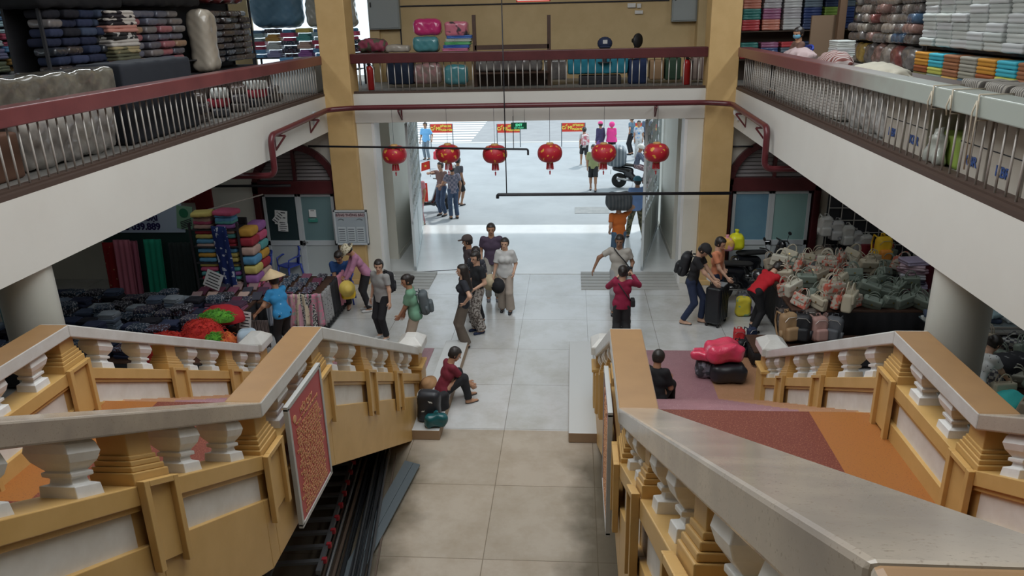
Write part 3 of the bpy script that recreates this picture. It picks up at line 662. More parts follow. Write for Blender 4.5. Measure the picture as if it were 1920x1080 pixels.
# ================================================================== IMPLICIT SURFACES
def npv(v): return np.array(v, dtype=np.float32)
def surface_nets(F, o, h):
    s = F < 0; nx, ny, nz = F.shape
    c = s[:-1, :-1, :-1].astype(np.int8).copy(); c *= 0; 
    for dx in (0, 1):
        for dy in (0, 1):
            for dz in (0, 1): c += s[dx:nx-1+dx, dy:ny-1+dy, dz:nz-1+dz]
    act = (c > 0) & (c < 8); I = np.argwhere(act)
    if len(I) == 0: return np.zeros((0, 3)), np.zeros((0, 4), int)
    idx = -np.ones(act.shape, np.int32); idx[act] = np.arange(len(I))
    acc = np.zeros((len(I), 3), np.float32); cnt = np.zeros(len(I), np.float32)
    corners = [(0, 0, 0), (1, 0, 0), (0, 1, 0), (1, 1, 0), (0, 0, 1), (1, 0, 1), (0, 1, 1), (1, 1, 1)]
    edges = [(a, b) for a in range(8) for b in range(a+1, 8) if sum(abs(np.array(corners[a])-np.array(corners[b]))) == 1]
    vals = [F[I[:, 0]+c_[0], I[:, 1]+c_[1], I[:, 2]+c_[2]] for c_ in corners]
    for a, b in edges:
        va, vb = vals[a], vals[b]; m_ = (va < 0) != (vb < 0); t = np.where(m_, va/np.where(m_, va-vb, 1), 0)
        ca, cb = npv(corners[a]), npv(corners[b]); acc += np.where(m_[:, None], ca+(cb-ca)*t[:, None], 0); cnt += m_
    V = (I+acc/cnt[:, None])*h+o; Q = []
    for ax in range(3):
        sl0 = [slice(1, -1)]*3; sl1 = [slice(1, -1)]*3; sl0[ax] = slice(0, -1); sl1[ax] = slice(1, None)
        a = s[tuple(sl0)]; b = s[tuple(sl1)]; E_ = np.argwhere(a != b)
        if not len(E_): continue
        base = E_.copy(); u, v = (ax+1) % 3, (ax+2) % 3
        for q_ in (u, v): base[:, q_] += 1
        base[:, ax] += 0
        def cell(du, dv):
            g = base.copy(); g[:, u] -= du; g[:, v] -= dv; return idx[g[:, 0], g[:, 1], g[:, 2]]
        q = np.stack([cell(1, 1), cell(0, 1), cell(0, 0), cell(1, 0)], 1)
        ins = a[tuple(E_.T)]; q = np.where(ins[:, None], q, q[:, ::-1]); Q.append(q)
    Q = np.concatenate(Q); Q = Q[(Q >= 0).all(1)]; return V, Q
def smin(a, b, k):
    if k <= 0: return np.minimum(a, b)
    h_ = np.maximum(k-np.abs(a-b), 0)/k; return np.minimum(a, b)-h_*h_*k*.25
def sdf(prims, h=.012, k=.03, cuts=(), noise=0):
    """prims: dict(a,b,ra,rb[,sq=(axis,q)][,flat][,sub][,k]) in metres"""
    lo = np.min([np.minimum(np.array(p['a'])-p['ra']*1.3, np.array(p['b'])-p['rb']*1.3) for p in prims if not p.get('sub')], 0)-3*h
    hi = np.max([np.maximum(np.array(p['a'])+p['ra']*1.3, np.array(p['b'])+p['rb']*1.3) for p in prims if not p.get('sub')], 0)+3*h
    n = np.ceil((hi-lo)/h).astype(int)+1; F = np.full(tuple(n), .25, np.float32)
    ax = [lo[i]+np.arange(n[i])*h for i in range(3)]
    for p in prims:
        a, b = np.array(p['a'], float), np.array(p['b'], float); kk = p.get('k', k); mg = max(p['ra'], p['rb'])*1.3+kk+2*h
        l2 = np.minimum(a, b)-mg; h2 = np.maximum(a, b)+mg
        i0 = np.clip(((l2-lo)/h).astype(int), 0, n-1); i1 = np.clip(np.ceil((h2-lo)/h).astype(int)+1, 1, n)
        if (i1 <= i0).any(): continue
        X = ax[0][i0[0]:i1[0], None, None]-a[0]; Y = ax[1][None, i0[1]:i1[1], None]-a[1]; Z = ax[2][None, None, i0[2]:i1[2]]-a[2]
        X, Y, Z = np.broadcast_arrays(X, Y, Z); d_ = b-a; corr = 1.
        if 'sq' in p:
            f, q = np.array(p['sq'][0], float), p['sq'][1]; f = f/np.linalg.norm(f); dt = (X*f[0]+Y*f[1]+Z*f[2])*(q-1); X = X+dt*f[0]; Y = Y+dt*f[1]; Z = Z+dt*f[2]; d_ = d_+f*(d_@f)*(q-1); corr = 1/max(1, q**.6)
        L2 = max(d_@d_, 1e-9); t0 = (X*d_[0]+Y*d_[1]+Z*d_[2])/L2; t = np.clip(t0, 0, 1)
        dist = (np.sqrt((X-t*d_[0])**2+(Y-t*d_[1])**2+(Z-t*d_[2])**2)-(p['ra']+(p['rb']-p['ra'])*t))*corr
        if p.get('flat'): dist = np.maximum(dist, (t0-1)*math.sqrt(L2))
        if p.get('flata'): dist = np.maximum(dist, -t0*math.sqrt(L2))
        sl = tuple(slice(i0[i], i1[i]) for i in range(3))
        F[sl] = np.maximum(F[sl], -dist) if p.get('sub') else smin(F[sl], dist.astype(np.float32), kk)
    X, Y, Z = ax[0][:, None, None], ax[1][None, :, None], ax[2][None, None, :]
    for c_ in cuts: F = np.maximum(F, c_(X, Y, Z)).astype(np.float32)
    if noise: F = F+noise*(np.sin(X*31+Y*17)*np.sin(Y*29+Z*13)*np.sin(Z*37+X*11)).astype(np.float32)
    return surface_nets(F, lo, h)
def raw_mesh(name, V, Q, smooth=True):
    me = bpy.data.meshes.new(name); me.vertices.add(len(V)); me.vertices.foreach_set('co', np.asarray(V, np.float32).ravel())
    me.loops.add(len(Q)*4); me.loops.foreach_set('vertex_index', np.asarray(Q, np.int32).ravel()); me.polygons.add(len(Q))
    me.polygons.foreach_set('loop_start', np.arange(0, len(Q)*4, 4, dtype=np.int32)); me.polygons.foreach_set('use_smooth', [smooth]*len(Q)); me.update(calc_edges=True); me.validate(); return me
def cap(a, b, ra, rb=None, **kw): return dict(a=tuple(a), b=tuple(b), ra=ra, rb=ra if rb is None else rb, **kw)
def rbox(x0, x1, y0, y1, z0, z1, r):
    """cut functions are used for boxes: returns a big prim and its clip"""
    c_ = lambda X, Y, Z: np.sqrt(np.maximum(np.abs(X-(x0+x1)/2)-((x1-x0)/2-r), 0)**2+np.maximum(np.abs(Y-(y0+y1)/2)-((y1-y0)/2-r), 0)**2+np.maximum(np.abs(Z-(z0+z1)/2)-((z1-z0)/2-r), 0)**2)-r
    return c_
def sdf_fn(fn, lo, hi, h):
    lo = np.array(lo, float)-2*h; hi = np.array(hi, float)+2*h; n = np.ceil((hi-lo)/h).astype(int)+1
    ax = [lo[i]+np.arange(n[i])*h for i in range(3)]; F = fn(ax[0][:, None, None], ax[1][None, :, None], ax[2][None, None, :]); F = np.broadcast_to(F, tuple(n)).astype(np.float32)
    return surface_nets(F, lo, h)

# ================================================================== PEOPLE
def _hand(curl):
    P = [cap((-.022, .02, 0), (-.03, .075, 0), .014), cap((0, .0, 0), (-.01, .085, .002), .016), cap((.008, .0, 0), (.012, .088, .002), .016), cap((.015, .02, 0), (.033, .08, 0), .014)]
    for x, L_, y0 in ((.034, .066, .085), (.012, .076, .092), (-.011, .07, .089), (-.032, .055, .08)):
        a = npv((x, y0-.01, 0)); ang = curl*.5
        for j, f in enumerate((.45, .32, .25)):
            b = a+npv((x*.25*f*L_*4, math.cos(ang)*L_*f*1.1, -math.sin(ang)*L_*f*1.1)); P.append(cap(a, b, .0092-.001*j, .0084-.001*j, k=.006)); a = b; ang += curl*.75
    a = npv((.02, .015, -.004)); b = npv((.052, .045, -.014-curl*.006)); c_ = npv((.06-.012*curl, .078, -.022-curl*.014)); P += [cap(a, b, .013, .011, k=.01), cap(b, c_, .0105, .0085, k=.006)]
    return sdf(P, .0045, .012)
HANDS = {'relax': _hand(.45), 'grip': _hand(1.25), 'flat': _hand(.12)}
def ik(a, t, l1, l2, pole):
    a, t = Vector(a), Vector(t); d = t-a; L_ = min(max(d.length, .06), (l1+l2)*.995); d.normalize(); t = a+d*L_
    x = (l1*l1-l2*l2+L_*L_)/(2*L_); y = math.sqrt(max(l1*l1-x*x, 1e-6)); pole = Vector(pole); p = (pole-d*pole.dot(d)); p = p.normalized() if p.length > 1e-4 else d.orthogonal().normalized()
    return a+d*x+p*y, t
SK = M('skin_tan', (.46, .25, .15), .5, col2=(.42, .22, .13), scale=4); SKL = M('skin_light', (.58, .35, .24), .5); SKD = M('skin_deep', (.28, .15, .09), .5)
HAIR = M('black_hair', (.012, .01, .01), .45, col2=(.03, .022, .018), scale=40); EYEM = M('dark_eye', (.01, .008, .008), .25); LIP = M('lips', (.35, .12, .1), .5)
def cl(name, c, **kw): return M('cloth_'+name, c, kw.pop('rough', .85), **kw)
NP = [0]
def person(label, pos, face, h=1.65, fem=False, pelvis=(0, 0, .93), lean=0, side=0, twist=0, head=(0, 0), hl=None, hr=None, fl=(-.1, 0), fr=(.1, 0), kl=(0, 1, .1), kr=(0, 1, .1), el=None, er=None,
           top='tee', tm=None, bot='pants', bm=None, hair='short', hm=None, hat=None, hatm=None, sk=None, shoe='shoe', shm=None, vox=.013, grip='relax', group=None, fat=1., hem=.0, gz=(0, 0), mask=None, name='person'):
    s = h/1.7; sk = sk or SK; hm = hm or HAIR; shm = shm or BLACK; tm = tm or cl('grey', (.3, .3, .3)); bm = bm or cl('black', (.015, .015, .018))
    t = thing(name, label, 'person', pos, R(face), group); t.scale = (s, s, s)
    P = Vector(pelvis); Rm = Euler((R(-lean), R(side), R(twist)), 'XYZ').to_matrix(); up, rt, fw = Rm@Vector((0, 0, 1)), Rm@Vector((1, 0, 0)), Rm@Vector((0, 1, 0))
    sw = .145 if fem else .174; hw = .085
    T = lambda u_, r_=0, f_=0: P+up*u_+rt*r_+fw*f_
    Hm = Rm@Euler((R(-head[0]), 0, R(head[1])), 'XYZ').to_matrix(); hu, hr_, hf = Hm@Vector((0, 0, 1)), Hm@Vector((1, 0, 0)), Hm@Vector((0, 1, 0))
    N_ = T(.52); HC = N_+up*.05+hu*.09+hf*.015
    SL, SR = T(.45, -sw), T(.45, sw)
    hl = Vector(hl) if hl else SL+Vector((-.045, .05, -.515)); hr = Vector(hr) if hr else SR+Vector((.045, .05, -.515))
    EL, WL = ik(SL, hl, .285, .25, el or (-.3, -1, -.2)); ER, WR = ik(SR, hr, .285, .25, er or (.3, -1, -.2))
    HL, HR_ = P-rt*hw-up*.02, P+rt*hw-up*.02
    f3 = lambda f, z: Vector((f[0], f[1], (f[2] if len(f) > 2 else 0)+z))
    AL, AR = f3(fl, .085), f3(fr, .085); KL, AL = ik(HL, AL, .43, .43, kl); KR, AR = ik(HR_, AR, .43, .43, kr)
    sqf = (tuple(fw), 1.35)
    def torso(e, up_to=.47):
        g = fat
        L_ = [cap(T(.0, -.06), T(.0, .06), (.118 if fem else .11)*g+e, sq=sqf), cap(T(.14, -.035), T(.14, .035), (.098 if fem else .108)*g+e, sq=sqf), cap(T(.3, -.06), T(.3, .06), (.105 if fem else .12)*g+e, sq=sqf),
              cap(T(.02), T(.38), .1*g+e, .1*g+e, sq=sqf), cap(T(.428, -sw+.03), T(.428, sw-.03), .056+e*.6), cap(T(.4), T(.49), .075+e*.5, .05+e*.5)]
        if fem: L_ += [cap(T(.32, -.055, .06), T(.31, -.055, .075), .052+e), cap(T(.32, .055, .06), T(.31, .055, .075), .052+e)]
        return L_
    def limb(a, b, r1, r2, **kw): return cap(a, b, r1, r2, **kw)
    def arms(e, upto=2., flat=False):
        o = []
        for S, E_, W_ in ((SL, EL, WL), (SR, ER, WR)):
            if upto <= 1: o.append(limb(S, S.lerp(E_, upto), .05+e, .042+e*1.2, flat=True, k=.02))
            else:
                o.append(limb(S, E_, .05+e, .038+e)); q = min(upto-1, 1); o.append(limb(E_, E_.lerp(W_, q), .038+e, .038-.013*q+e, flat=flat))
        return o
    def foot(A, d=None, e=0, sole=0):
        d = Vector(fw.x and (fw.x, fw.y, 0) or (0, 1, 0)); d.z = 0; d = d.normalized() if d.length > .1 else Vector((0, 1, 0))
        hz = A.z-.085
        return [cap(A, A-Vector((0, 0, .03))-d*.01, .036+e, .034+e), cap(A-d*.03-Vector((0, 0, .045)), A+d*.06-Vector((0, 0, .05)), .034+e, .034+e), cap(A+d*.05-Vector((0, 0, .055)), A+d*.155-Vector((0, 0, .06)), .034+e, .027+e, sq=((0, 0, 1), 1.2))], hz
    V = []; Q = []
    def addm(vq):
        n = sum(len(v) for v in V); V.append(np.asarray(vq[0])); Q.append(np.asarray(vq[1])+n)
    pr = torso(0)+[cap(T(.46), N_+up*.07, .052, .05)]+arms(0)
    for H_, K_, A_ in ((HL, KL, AL), (HR_, KR, AR)): pr += [limb(H_, K_, .082*fat, .055), limb(K_, A_, .053, .034), cap(K_.lerp(A_, .12), K_.lerp(A_, .45), .05, .046)]; 
    for A_ in (AL, AR): pr += foot(A_)[0]
    # head joins the same surface
    hd = [cap(HC+hu*.03-hf*.012, HC+hu*.025+hf*.01, .096, .092, sq=(tuple(hr_), 1.13)), cap(HC-hu*.03+hf*.012, HC-hu*.058+hf*.03, .07, .05), cap(HC-hu*.045+hf*.03, HC-hu*.085+hf*.052, .045, .03),
          cap(N_+up*.02, HC-hu*.04-hf*.015, .053, .052)]
    addm(sdf(pr+[hd[3]], vox, .035))
    hp = hd[:3]+[cap(N_+up*.05, HC-hu*.04-hf*.015, .05, .05), cap(HC+hu*.002+hf*.092, HC-hu*.028+hf*.112, .008, .0135, k=.012)]
    for q in (-1, 1): hp += [cap(HC-hu*.0-hf*.01+hr_*q*.083, HC-hu*.03-hf*.005+hr_*q*.08, .015, .011, k=.006), cap(HC+hu*.008+hf*.088+hr_*q*.032, HC+hu*.008+hf*.088+hr_*q*.034, .012, sub=True), cap(HC+hu*.026+hf*.083+hr_*q*.02, HC+hu*.024+hf*.078+hr_*q*.045, .0085, k=.01)]
    hp.append(cap(HC-hu*.052+hf*.088-hr_*.016, HC-hu*.052+hf*.088+hr_*.016, .011, k=.008))
    addm(sdf(hp, min(vox, .0085), .022))
    for W_, E_, sd in ((WL, EL, -1), (WR, ER, 1)):
        d = (W_-E_).normalized(); hv, hq = HANDS[grip if isinstance(grip, str) else grip[0 if sd < 0 else 1]]
        # palm faces the body; thumb forward
        th = fw-d*fw.dot(d); th = th.normalized() if th.length > .2 else (up-d*up.dot(d)).normalized()
        zb = th.cross(d)*1.0 if sd > 0 else -(th.cross(d)); zb = -zb if (zb.dot(rt)*sd) < 0 else zb
        Mx = np.array([[th.x, d.x, zb.x], [th.y, d.y, zb.y], [th.z, d.z, zb.z]]); v = hv@Mx.T+np.array(W_-d*.012)
        qq = hq if np.linalg.det(Mx) > 0 else hq[:, ::-1]; addm((v, qq))
    obj('body', raw_mesh('body', np.concatenate(V), np.concatenate(Q)), sk, t)
    def part(nm, pr_, mat, k=.025, v=None, cuts=(), nz=0.0):
        vq = sdf(pr_, v or vox, k, cuts, nz); return obj(nm, raw_mesh(nm, *vq), mat, t) if len(vq[0]) else None
    # eyes, mouth
    mb = MB()
    for q in (-1, 1): mb.ball(HC+hu*.008+hf*.082+hr_*q*.032, .0105, 8)
    mb.build('eyes', EYEM, t, smooth=True)
    if mask: part('face_mask', [cap(HC-hu*.035+hf*.045-hr_*.03, HC-hu*.035+hf*.045+hr_*.03, .052), cap(HC-hu*.02+hf*.1, HC-hu*.055+hf*.08, .02)], mask, v=.009)
    else: MB().tube([HC-hu*.052+hf*.096-hr_*.018, HC-hu*.05+hf*.0995, HC-hu*.052+hf*.096+hr_*.018], [.003, .006, .003], 6).build('mouth', LIP, t, smooth=True)
    # clothes
    hp_ = T(-.1-hem)
    axd = lambda X, Y, Z: np.sqrt(np.maximum((X-P.x)**2+(Y-P.y)**2+(Z-P.z)**2-((X-P.x)*up.x+(Y-P.y)*up.y+(Z-P.z)*up.z)**2, 0)); hemcut = lambda X, Y, Z: np.minimum(-((X-hp_.x)*up.x+(Y-hp_.y)*up.y+(Z-hp_.z)*up.z), (.6 if top == 'poncho' else .215)-axd(X, Y, Z))
    if top:
        e = .018; sleeve = {'tee': .62, 'long': 2., 'poncho': .9, 'vest': 0, 'loose': .8}[top]; e2 = e if top != 'loose' else .03
        tp = torso(e2)+[cap(T(.1), T(-.18-hem), .11*fat+e2, .125*fat+e2, sq=(tuple(fw), 1.2))]
        if sleeve: tp += arms(e+.0 if top != 'loose' else e+.008, sleeve, flat=True)
        if top == 'poncho': tp += [cap(T(.3), T(-.3-hem), .18, .3, sq=(tuple(fw), 1.15)), cap(HC, HC-hf*.02, .125)]
        nk = T(.5); nkc = lambda X, Y, Z: (X-nk.x)*up.x+(Y-nk.y)*up.y+(Z-nk.z)*up.z-.012
        if top == 'poncho': nkc = lambda X, Y, Z: ((X-HC.x)*hf.x+(Y-HC.y)*hf.y+(Z-HC.z)*hf.z-.07)
        part({'tee': 'tee_shirt', 'long': 'long_sleeved_top', 'poncho': 'poncho', 'vest': 'vest', 'loose': 'loose_shirt'}[top], tp, tm, cuts=(hemcut, nkc), nz=.0035)
    e = .016
    L_ = []
    hc = P; waist = T(.06); wcut = lambda X, Y, Z: np.minimum((X-waist.x)*up.x+(Y-waist.y)*up.y+(Z-waist.z)*up.z, .2-axd(X, Y, Z))
    base = [cap(T(.0, -.06), T(.0, .06), .112*fat+e, sq=sqf), cap(T(.1), T(0), .1*fat+e, sq=sqf)]
    if bot == 'skirt':
        mid = (AL+AR)/2; base += [cap(P, Vector((mid.x, mid.y, P.z-.75)), .12, .24, flat=True, sq=((0, 1, 0), 1.1))]
    elif bot == 'shorts':
        for H_, K_ in ((HL, KL), (HR_, KR)): base.append(cap(H_, H_.lerp(K_, .95), .1*fat, .092, flat=True))
    else:
        ra, rb = {'pants': (.072, .066), 'wide': (.085, .105), 'slim': (.067, .06)}[bot]
        for H_, K_, A_ in ((HL, KL, AL), (HR_, KR, AR)): base += [cap(H_, K_, .092*fat, ra+.004), cap(K_, K_.lerp(A_, .97), ra, rb, flat=True)]
    part({'skirt': 'skirt', 'shorts': 'shorts'}.get(bot, 'trousers'), base, bm, cuts=(wcut,), nz=.003)
    if shoe:
        for A_ in (AL, AR):
            ps, hz = foot(A_, e=.009)
            zc = A_.z-.085; ctop = (lambda zz: (lambda X, Y, Z: Z-zz))(A_.z-.03 if shoe == 'shoe' else A_.z-.066); cbot = (lambda zz: (lambda X, Y, Z: zz-Z))(zc+.0)
            part('shoe' if shoe == 'shoe' else 'sandal', ps, shm, cuts=(ctop, cbot), k=.02, v=.011)
    # hair
    def hcut(X, Y, Z):
        A_ = (X-HC.x)*hf.x+(Y-HC.y)*hf.y+(Z-HC.z)*hf.z-.035; B_ = .062-((X-HC.x)*hu.x+(Y-HC.y)*hu.y+(Z-HC.z)*hu.z); return np.minimum(A_, B_)
    def hlow(X, Y, Z): return -((X-HC.x)*hu.x+(Y-HC.y)*hu.y+(Z-HC.z)*hu.z)-.07
    if hair:
        hh = [cap(HC+hu*.038-hf*.018, HC+hu*.035+hf*.008, .104, .1, sq=(tuple(hr_), 1.08)), cap(HC-hu*.03-hf*.035, HC+hu*.0-hf*.02, .078, .09)]; cuts = [hcut]
        if hair == 'short': cuts.append(hlow)
        if hair == 'long': hh += [cap(HC-hu*.02-hf*.05, T(.28, 0, -.115), .075, .07, sq=(tuple(rt), .85)), cap(HC-hr_*.07-hf*.01, T(.36, -.08, -.03), .03, .03), cap(HC+hr_*.07-hf*.01, T(.36, .08, -.03), .03, .03)]
        if hair == 'bun': hh += [cap(HC+hu*.03-hf*.11, HC+hu*.035-hf*.12, .042)]; cuts.append(hlow)
        if hair == 'pony': hh += [cap(HC+hu*.01-hf*.1, HC-hu*.16-hf*.12, .035, .02)]
        vq = sdf(hh, .0095, .03, cuts, .004); obj('hair', raw_mesh('hair', *vq), hm, t)
    if hat:
        hm2 = hatm or cl('cap', (.02, .02, .025)); c_ = HC+hu*.06; Q_ = Matrix((hr_, hf, hu)).transposed()
        if hat == 'conical': MB().lathe([(.245, -.02), (.25, -.012), (.12, .085), (.012, .165), (.004, .168), (.01, .155), (.11, .075), (.235, -.02)], 40, c_, M_=Q_@Euler((R(-8), 0, 0)).to_matrix()).build('conical_hat', hm2, t, smooth=True)
        elif hat == 'sun': MB().lathe([(.19, -.03), (.195, -.025), (.115, .0), (.112, .06), (.09, .1), (.03, .115), (.002, .118)], 28, c_-hu*.02, M_=Q_).build('sun_hat', hm2, t, smooth=True)
        elif hat == 'helmet': vq = sdf([cap(HC+hu*.035-hf*.02, HC+hu*.035+hf*.01, .128, .122), cap(HC+hu*.06+hf*.08, HC+hu*.05+hf*.14, .07, .05, sq=(tuple(hu), 3.5))], .011, .02, [lambda X, Y, Z: -((X-HC.x)*hu.x+(Y-HC.y)*hu.y+(Z-HC.z)*hu.z)-.005]); obj('helmet', raw_mesh('helmet', *vq), hm2, t)
        elif hat == 'cap': vq = sdf([cap(HC+hu*.045-hf*.015, HC+hu*.045+hf*.01, .112, .108, sq=(tuple(hr_), 1.05)), cap(HC+hu*.05+hf*.08, HC+hu*.045+hf*.15, .06, .055, sq=(tuple(hu), 5))], .0095, .015, [lambda X, Y, Z: -((X-HC.x)*hu.x+(Y-HC.y)*hu.y+(Z-HC.z)*hu.z)+.035]); obj('cap', raw_mesh('cap', *vq), hm2, t)
    Mw = Matrix.Translation(Vector(pos))@Euler((0, 0, R(face))).to_matrix().to_4x4()@Matrix.Scale(s, 4)
    return dict(root=t, W=lambda p: Mw@Vector(p), T=T, hl=WL, hr=WR, HC=HC, fw=fw, rt=rt, up=up, face=R(face), s=s, R=Rm)
def headat(u, v, h, z0=0, dy=0.0):
    p = onz(u, v, z0+h); p.z = z0; return p
# ================================================================== PROTOTYPES (bags, chairs, scooters ...)
PROTO = {}
def sobj(nm, fn, lo, hi, h, mat, par): return obj(nm, raw_mesh(nm, *sdf_fn(fn, lo, hi, h)), mat, par)
def inst(kind, label, loc, rot=(0, 0, 0), sc=1., mats=None, group=None, cat=None, mtx=None, name=None):
    if kind not in PROTO:
        r = BUILD[kind](); PROTO[kind] = r; first = True
    else: r = copy_tree(PROTO[kind]); first = False
    r['label'] = label
    if cat: r['category'] = cat
    if name: r.name = name
    if group: r['group'] = group
    elif 'group' in r.keys(): del r['group']
    if mtx is not None: r.matrix_world = mtx
    else:
        r.location = loc; r.rotation_euler = rot; r.scale = (sc, sc, sc) if not isinstance(sc, tuple) else sc
    if mats:
        for ch in [r]+list(r.children):
            b = ch.name.split('.')[0]
            if b in mats and ch.type == 'MESH': recolor(ch, mats[b])
            elif '*' in mats and ch.type == 'MESH' and b not in mats: recolor(ch, mats['*'])
    return r
def b_backpack():
    t = thing('backpack', 'x', 'backpack'); m = cl('black', (.015, .015, .018))
    def f(X, Y, Z):
        d = rbox(-.15, .15, -.09, .09, 0, .46, .085)(X*(1+.25*np.maximum(Z-.3, 0)), Y, Z); return d+.004*np.sin(X*40)*np.sin(Z*23)
    sobj('pack_body', f, (-.16, -.1, -.01), (.16, .1, .47), .011, m, t)
    sobj('front_pocket', rbox(-.11, .11, -.155, -.06, .03, .25, .045), (-.12, -.16, 0), (.12, -.05, .26), .011, m, t)
    for s in (-1, 1):
        MB().tube([(s*.08, .08, .43), (s*.085, .17, .45), (s*.09, .21, .3), (s*.1, .16, .13), (s*.12, .09, .06)], .016, 8).build('strap', m, t, smooth=True)
        MB().tube([(s*.135, -.03, .05), (s*.15, -.03, .2)], .03, 8).build('side_pocket', m, t, smooth=True)
    MB().tube([(-.035, .05, .45), (-.03, .05, .5), (.03, .05, .5), (.035, .05, .45)], .009, 6).build('top_handle', m, t, smooth=True)
    MB().tube([(-.12, -.092, .34), (-.06, -.1, .4), (.06, -.1, .4), (.12, -.092, .34)], .004, 5).build('zipper', STEEL, t); return t
def b_handbag():
    t = thing('handbag', 'x', 'handbag'); m = cl('cream_leather', (.5, .45, .36), rough=.45)
    def f(X, Y, Z): return rbox(-.16, .16, -.06, .06, 0, .22, .03)(X*(1+.5*Z), Y*(1+1.2*np.maximum(Z-.1, 0)), Z)
    sobj('bag_body', f, (-.17, -.07, 0), (.17, .07, .23), .01, m, t)
    sobj('flap', lambda X, Y, Z: rbox(-.14, .14, -.078, -.04, .1, .225, .02)(X, Y+.0*Z, Z), (-.15, -.08, .09), (.15, -.03, .23), .01, m, t)
    for y in (-.03, .03): MB().tube([(.085*math.cos(math.pi*k/10), y, .2+.13*math.sin(math.pi*k/10)) for k in range(11)], .008, 6).build('handle', m, t, smooth=True)
    MB().lathe([(.015, 0), (.015, .008)], 12, (0, -.078, .14), M_=Euler((R(90), 0, 0)).to_matrix()).build('clasp', M('brass_clasp', (.5, .38, .15), .3, 1), t); return t
def b_suitcase():
    t = thing('suitcase', 'x', 'suitcase'); m = M('black_hard_shell', (.012, .014, .018), .3)
    sobj('shell', rbox(-.23, .23, -.14, .14, .06, .74, .05), (-.24, -.15, .05), (.24, .15, .75), .012, m, t)
    rb = MB()
    for k in range(5): rb.box(-.16+k*.08-.012, -.16+k*.08+.012, -.15, .15, .1, .7)
    rb.build('ribs', m, t, bevel=.004)
    for x in (-.18, .18):
        for y in (-.1, .1): MB().lathe([(.028, -.014), (.028, .014)], 12, (x, y, .03), M_=Euler((0, R(90), 0)).to_matrix()).tube([(x, y, .03), (x, y, .07)], .015, 6).build('wheel', BLACK, t)
    MB().tube([(-.1, .1, .74), (-.1, .1, .82), (.1, .1, .82), (.1, .1, .74)], .011, 6).build('pull_handle', M('chrome', (.6, .6, .6), .2, 1), t, smooth=True)
    MB().box(-.1, .1, -.14, -.0, .742, .765).build('top_tray', M('grey_plastic', (.25, .28, .3), .4), t, bevel=.004); return t
def b_chair():
    t = thing('plastic_chair', 'x', 'chair'); m = M('blue_plastic', (.03, .06, .36), .35)
    MB().box(-.2, .2, -.2, .2, .4, .43).build('seat', m, t, bevel=.012)
    for x in (-1, 1):
        for y in (-1, 1): MB().tube([(x*.18, y*.18, .41), (x*.22, y*.23, 0)], [.026, .018], 8).build('leg', m, t, smooth=True)
    bk = MB()
    for k in range(7):
        a = -.17+k*.0567; bk.tube([(a, -.19+.05*(a/.17)**2, .42), (a*1.06, -.25+.06*(a/.17)**2, .78+.05*math.cos(a*9))], .013, 6)
    bk.tube([(-.2+.04*k, -.25+.06*((k-5)/5)**2, .79+.06*math.sin(math.pi*k/10)) for k in range(11)], .02, 8); bk.build('backrest', m, t, smooth=True)
    for x in (-1, 1): MB().tube([(x*.2, -.19, .62), (x*.235, 0, .64), (x*.21, .18, .6), (x*.19, .19, .42)], .018, 8).build('armrest', m, t, smooth=True)
    return t
def b_scooter():
    t = thing('scooter', 'x', 'motor scooter'); m = M('black_gloss_fairing', (.012, .013, .016), .18, coat=.6); rub = M('rubber', (.02, .02, .02), .8); ch = M('chrome', (.6, .6, .6), .2, 1)
    for y in (-.62, .62):
        w = MB(); w.lathe([(.2, -.045), (.255, -.04), (.27, 0), (.255, .04), (.2, .045)], 28, (0, y, .27), M_=Euler((0, R(90), 0)).to_matrix()); o = w.build('tyre', rub, t, smooth=True)
        s_ = MB().lathe([(.05, -.05), (.05, .05)], 12, (0, y, .27), M_=Euler((0, R(90), 0)).to_matrix())
        for k in range(5): a = k*2*math.pi/5; s_.tube([(0, y, .27), (0, y+.2*math.cos(a), .27+.2*math.sin(a))], .018, 6)
        s_.build('wheel_hub', ch, t)
    V_, Q_ = sdf([cap((0, -.75, .72), (0, -.25, .62), .13, .15, sq=((0, 0, 1), 1.2)), cap((0, -.3, .5), (0, -.1, .38), .15, .1), cap((0, -.12, .3), (0, .3, .3), .13, .12, sq=((0, 0, 1), 1.6)), cap((0, .3, .32), (0, .5, .88), .13, .12, sq=((0, 1, 0), 1.5)), cap((0, .62, .52), (0, .64, .48), .13, .12, sq=((1, 0, 0), 1.2))], .018, .08)
    obj('fairing', raw_mesh('fairing', V_, Q_), m, t)
    V_, Q_ = sdf([cap((0, -.62, .86), (0, -.05, .8), .13, .12, sq=((0, 0, 1), 2.4))], .016, .03); obj('saddle', raw_mesh('saddle', V_, Q_), rub, t)
    MB().tube([(-.34, .38, 1.02), (-.2, .46, 1.03), (0, .5, .98), (.2, .46, 1.03), (.34, .38, 1.02)], .016, 8).build('handlebar', rub, t, smooth=True)
    for s in (-1, 1):
        MB().tube([(s*.2, .46, 1.03), (s*.26, .44, 1.2)], .006, 6).ball((s*.28, .44, 1.23), .06, 12, sc=(1, .25, .7)).build('mirror', BLACK, t, smooth=True)
        MB().tube([(s*.07, .62, .27), (s*.06, .48, .75)], .022, 8).build('fork', ch, t, smooth=True)
    MB().ball((0, .6, .84), .085, 14, sc=(1, .5, .8)).build('headlight', M('headlight_glass', (.4, .42, .45), .1), t, smooth=True)
    MB().tube([(.15, -.2, .3), (.17, -.7, .38)], [.04, .055], 10).build('exhaust', ch, t, smooth=True)
    MB().tube([(-.1, -.1, .25), (-.25, -.15, 0)], .012, 6).build('side_stand', ch, t); 
    MB().box(-.09, .09, -.93, -.91, .5, .64).build('number_plate', PAPER, t); return t
BUILD = dict(backpack=b_backpack, handbag=b_handbag, suitcase=b_suitcase, chair=b_chair, scooter=b_scooter)
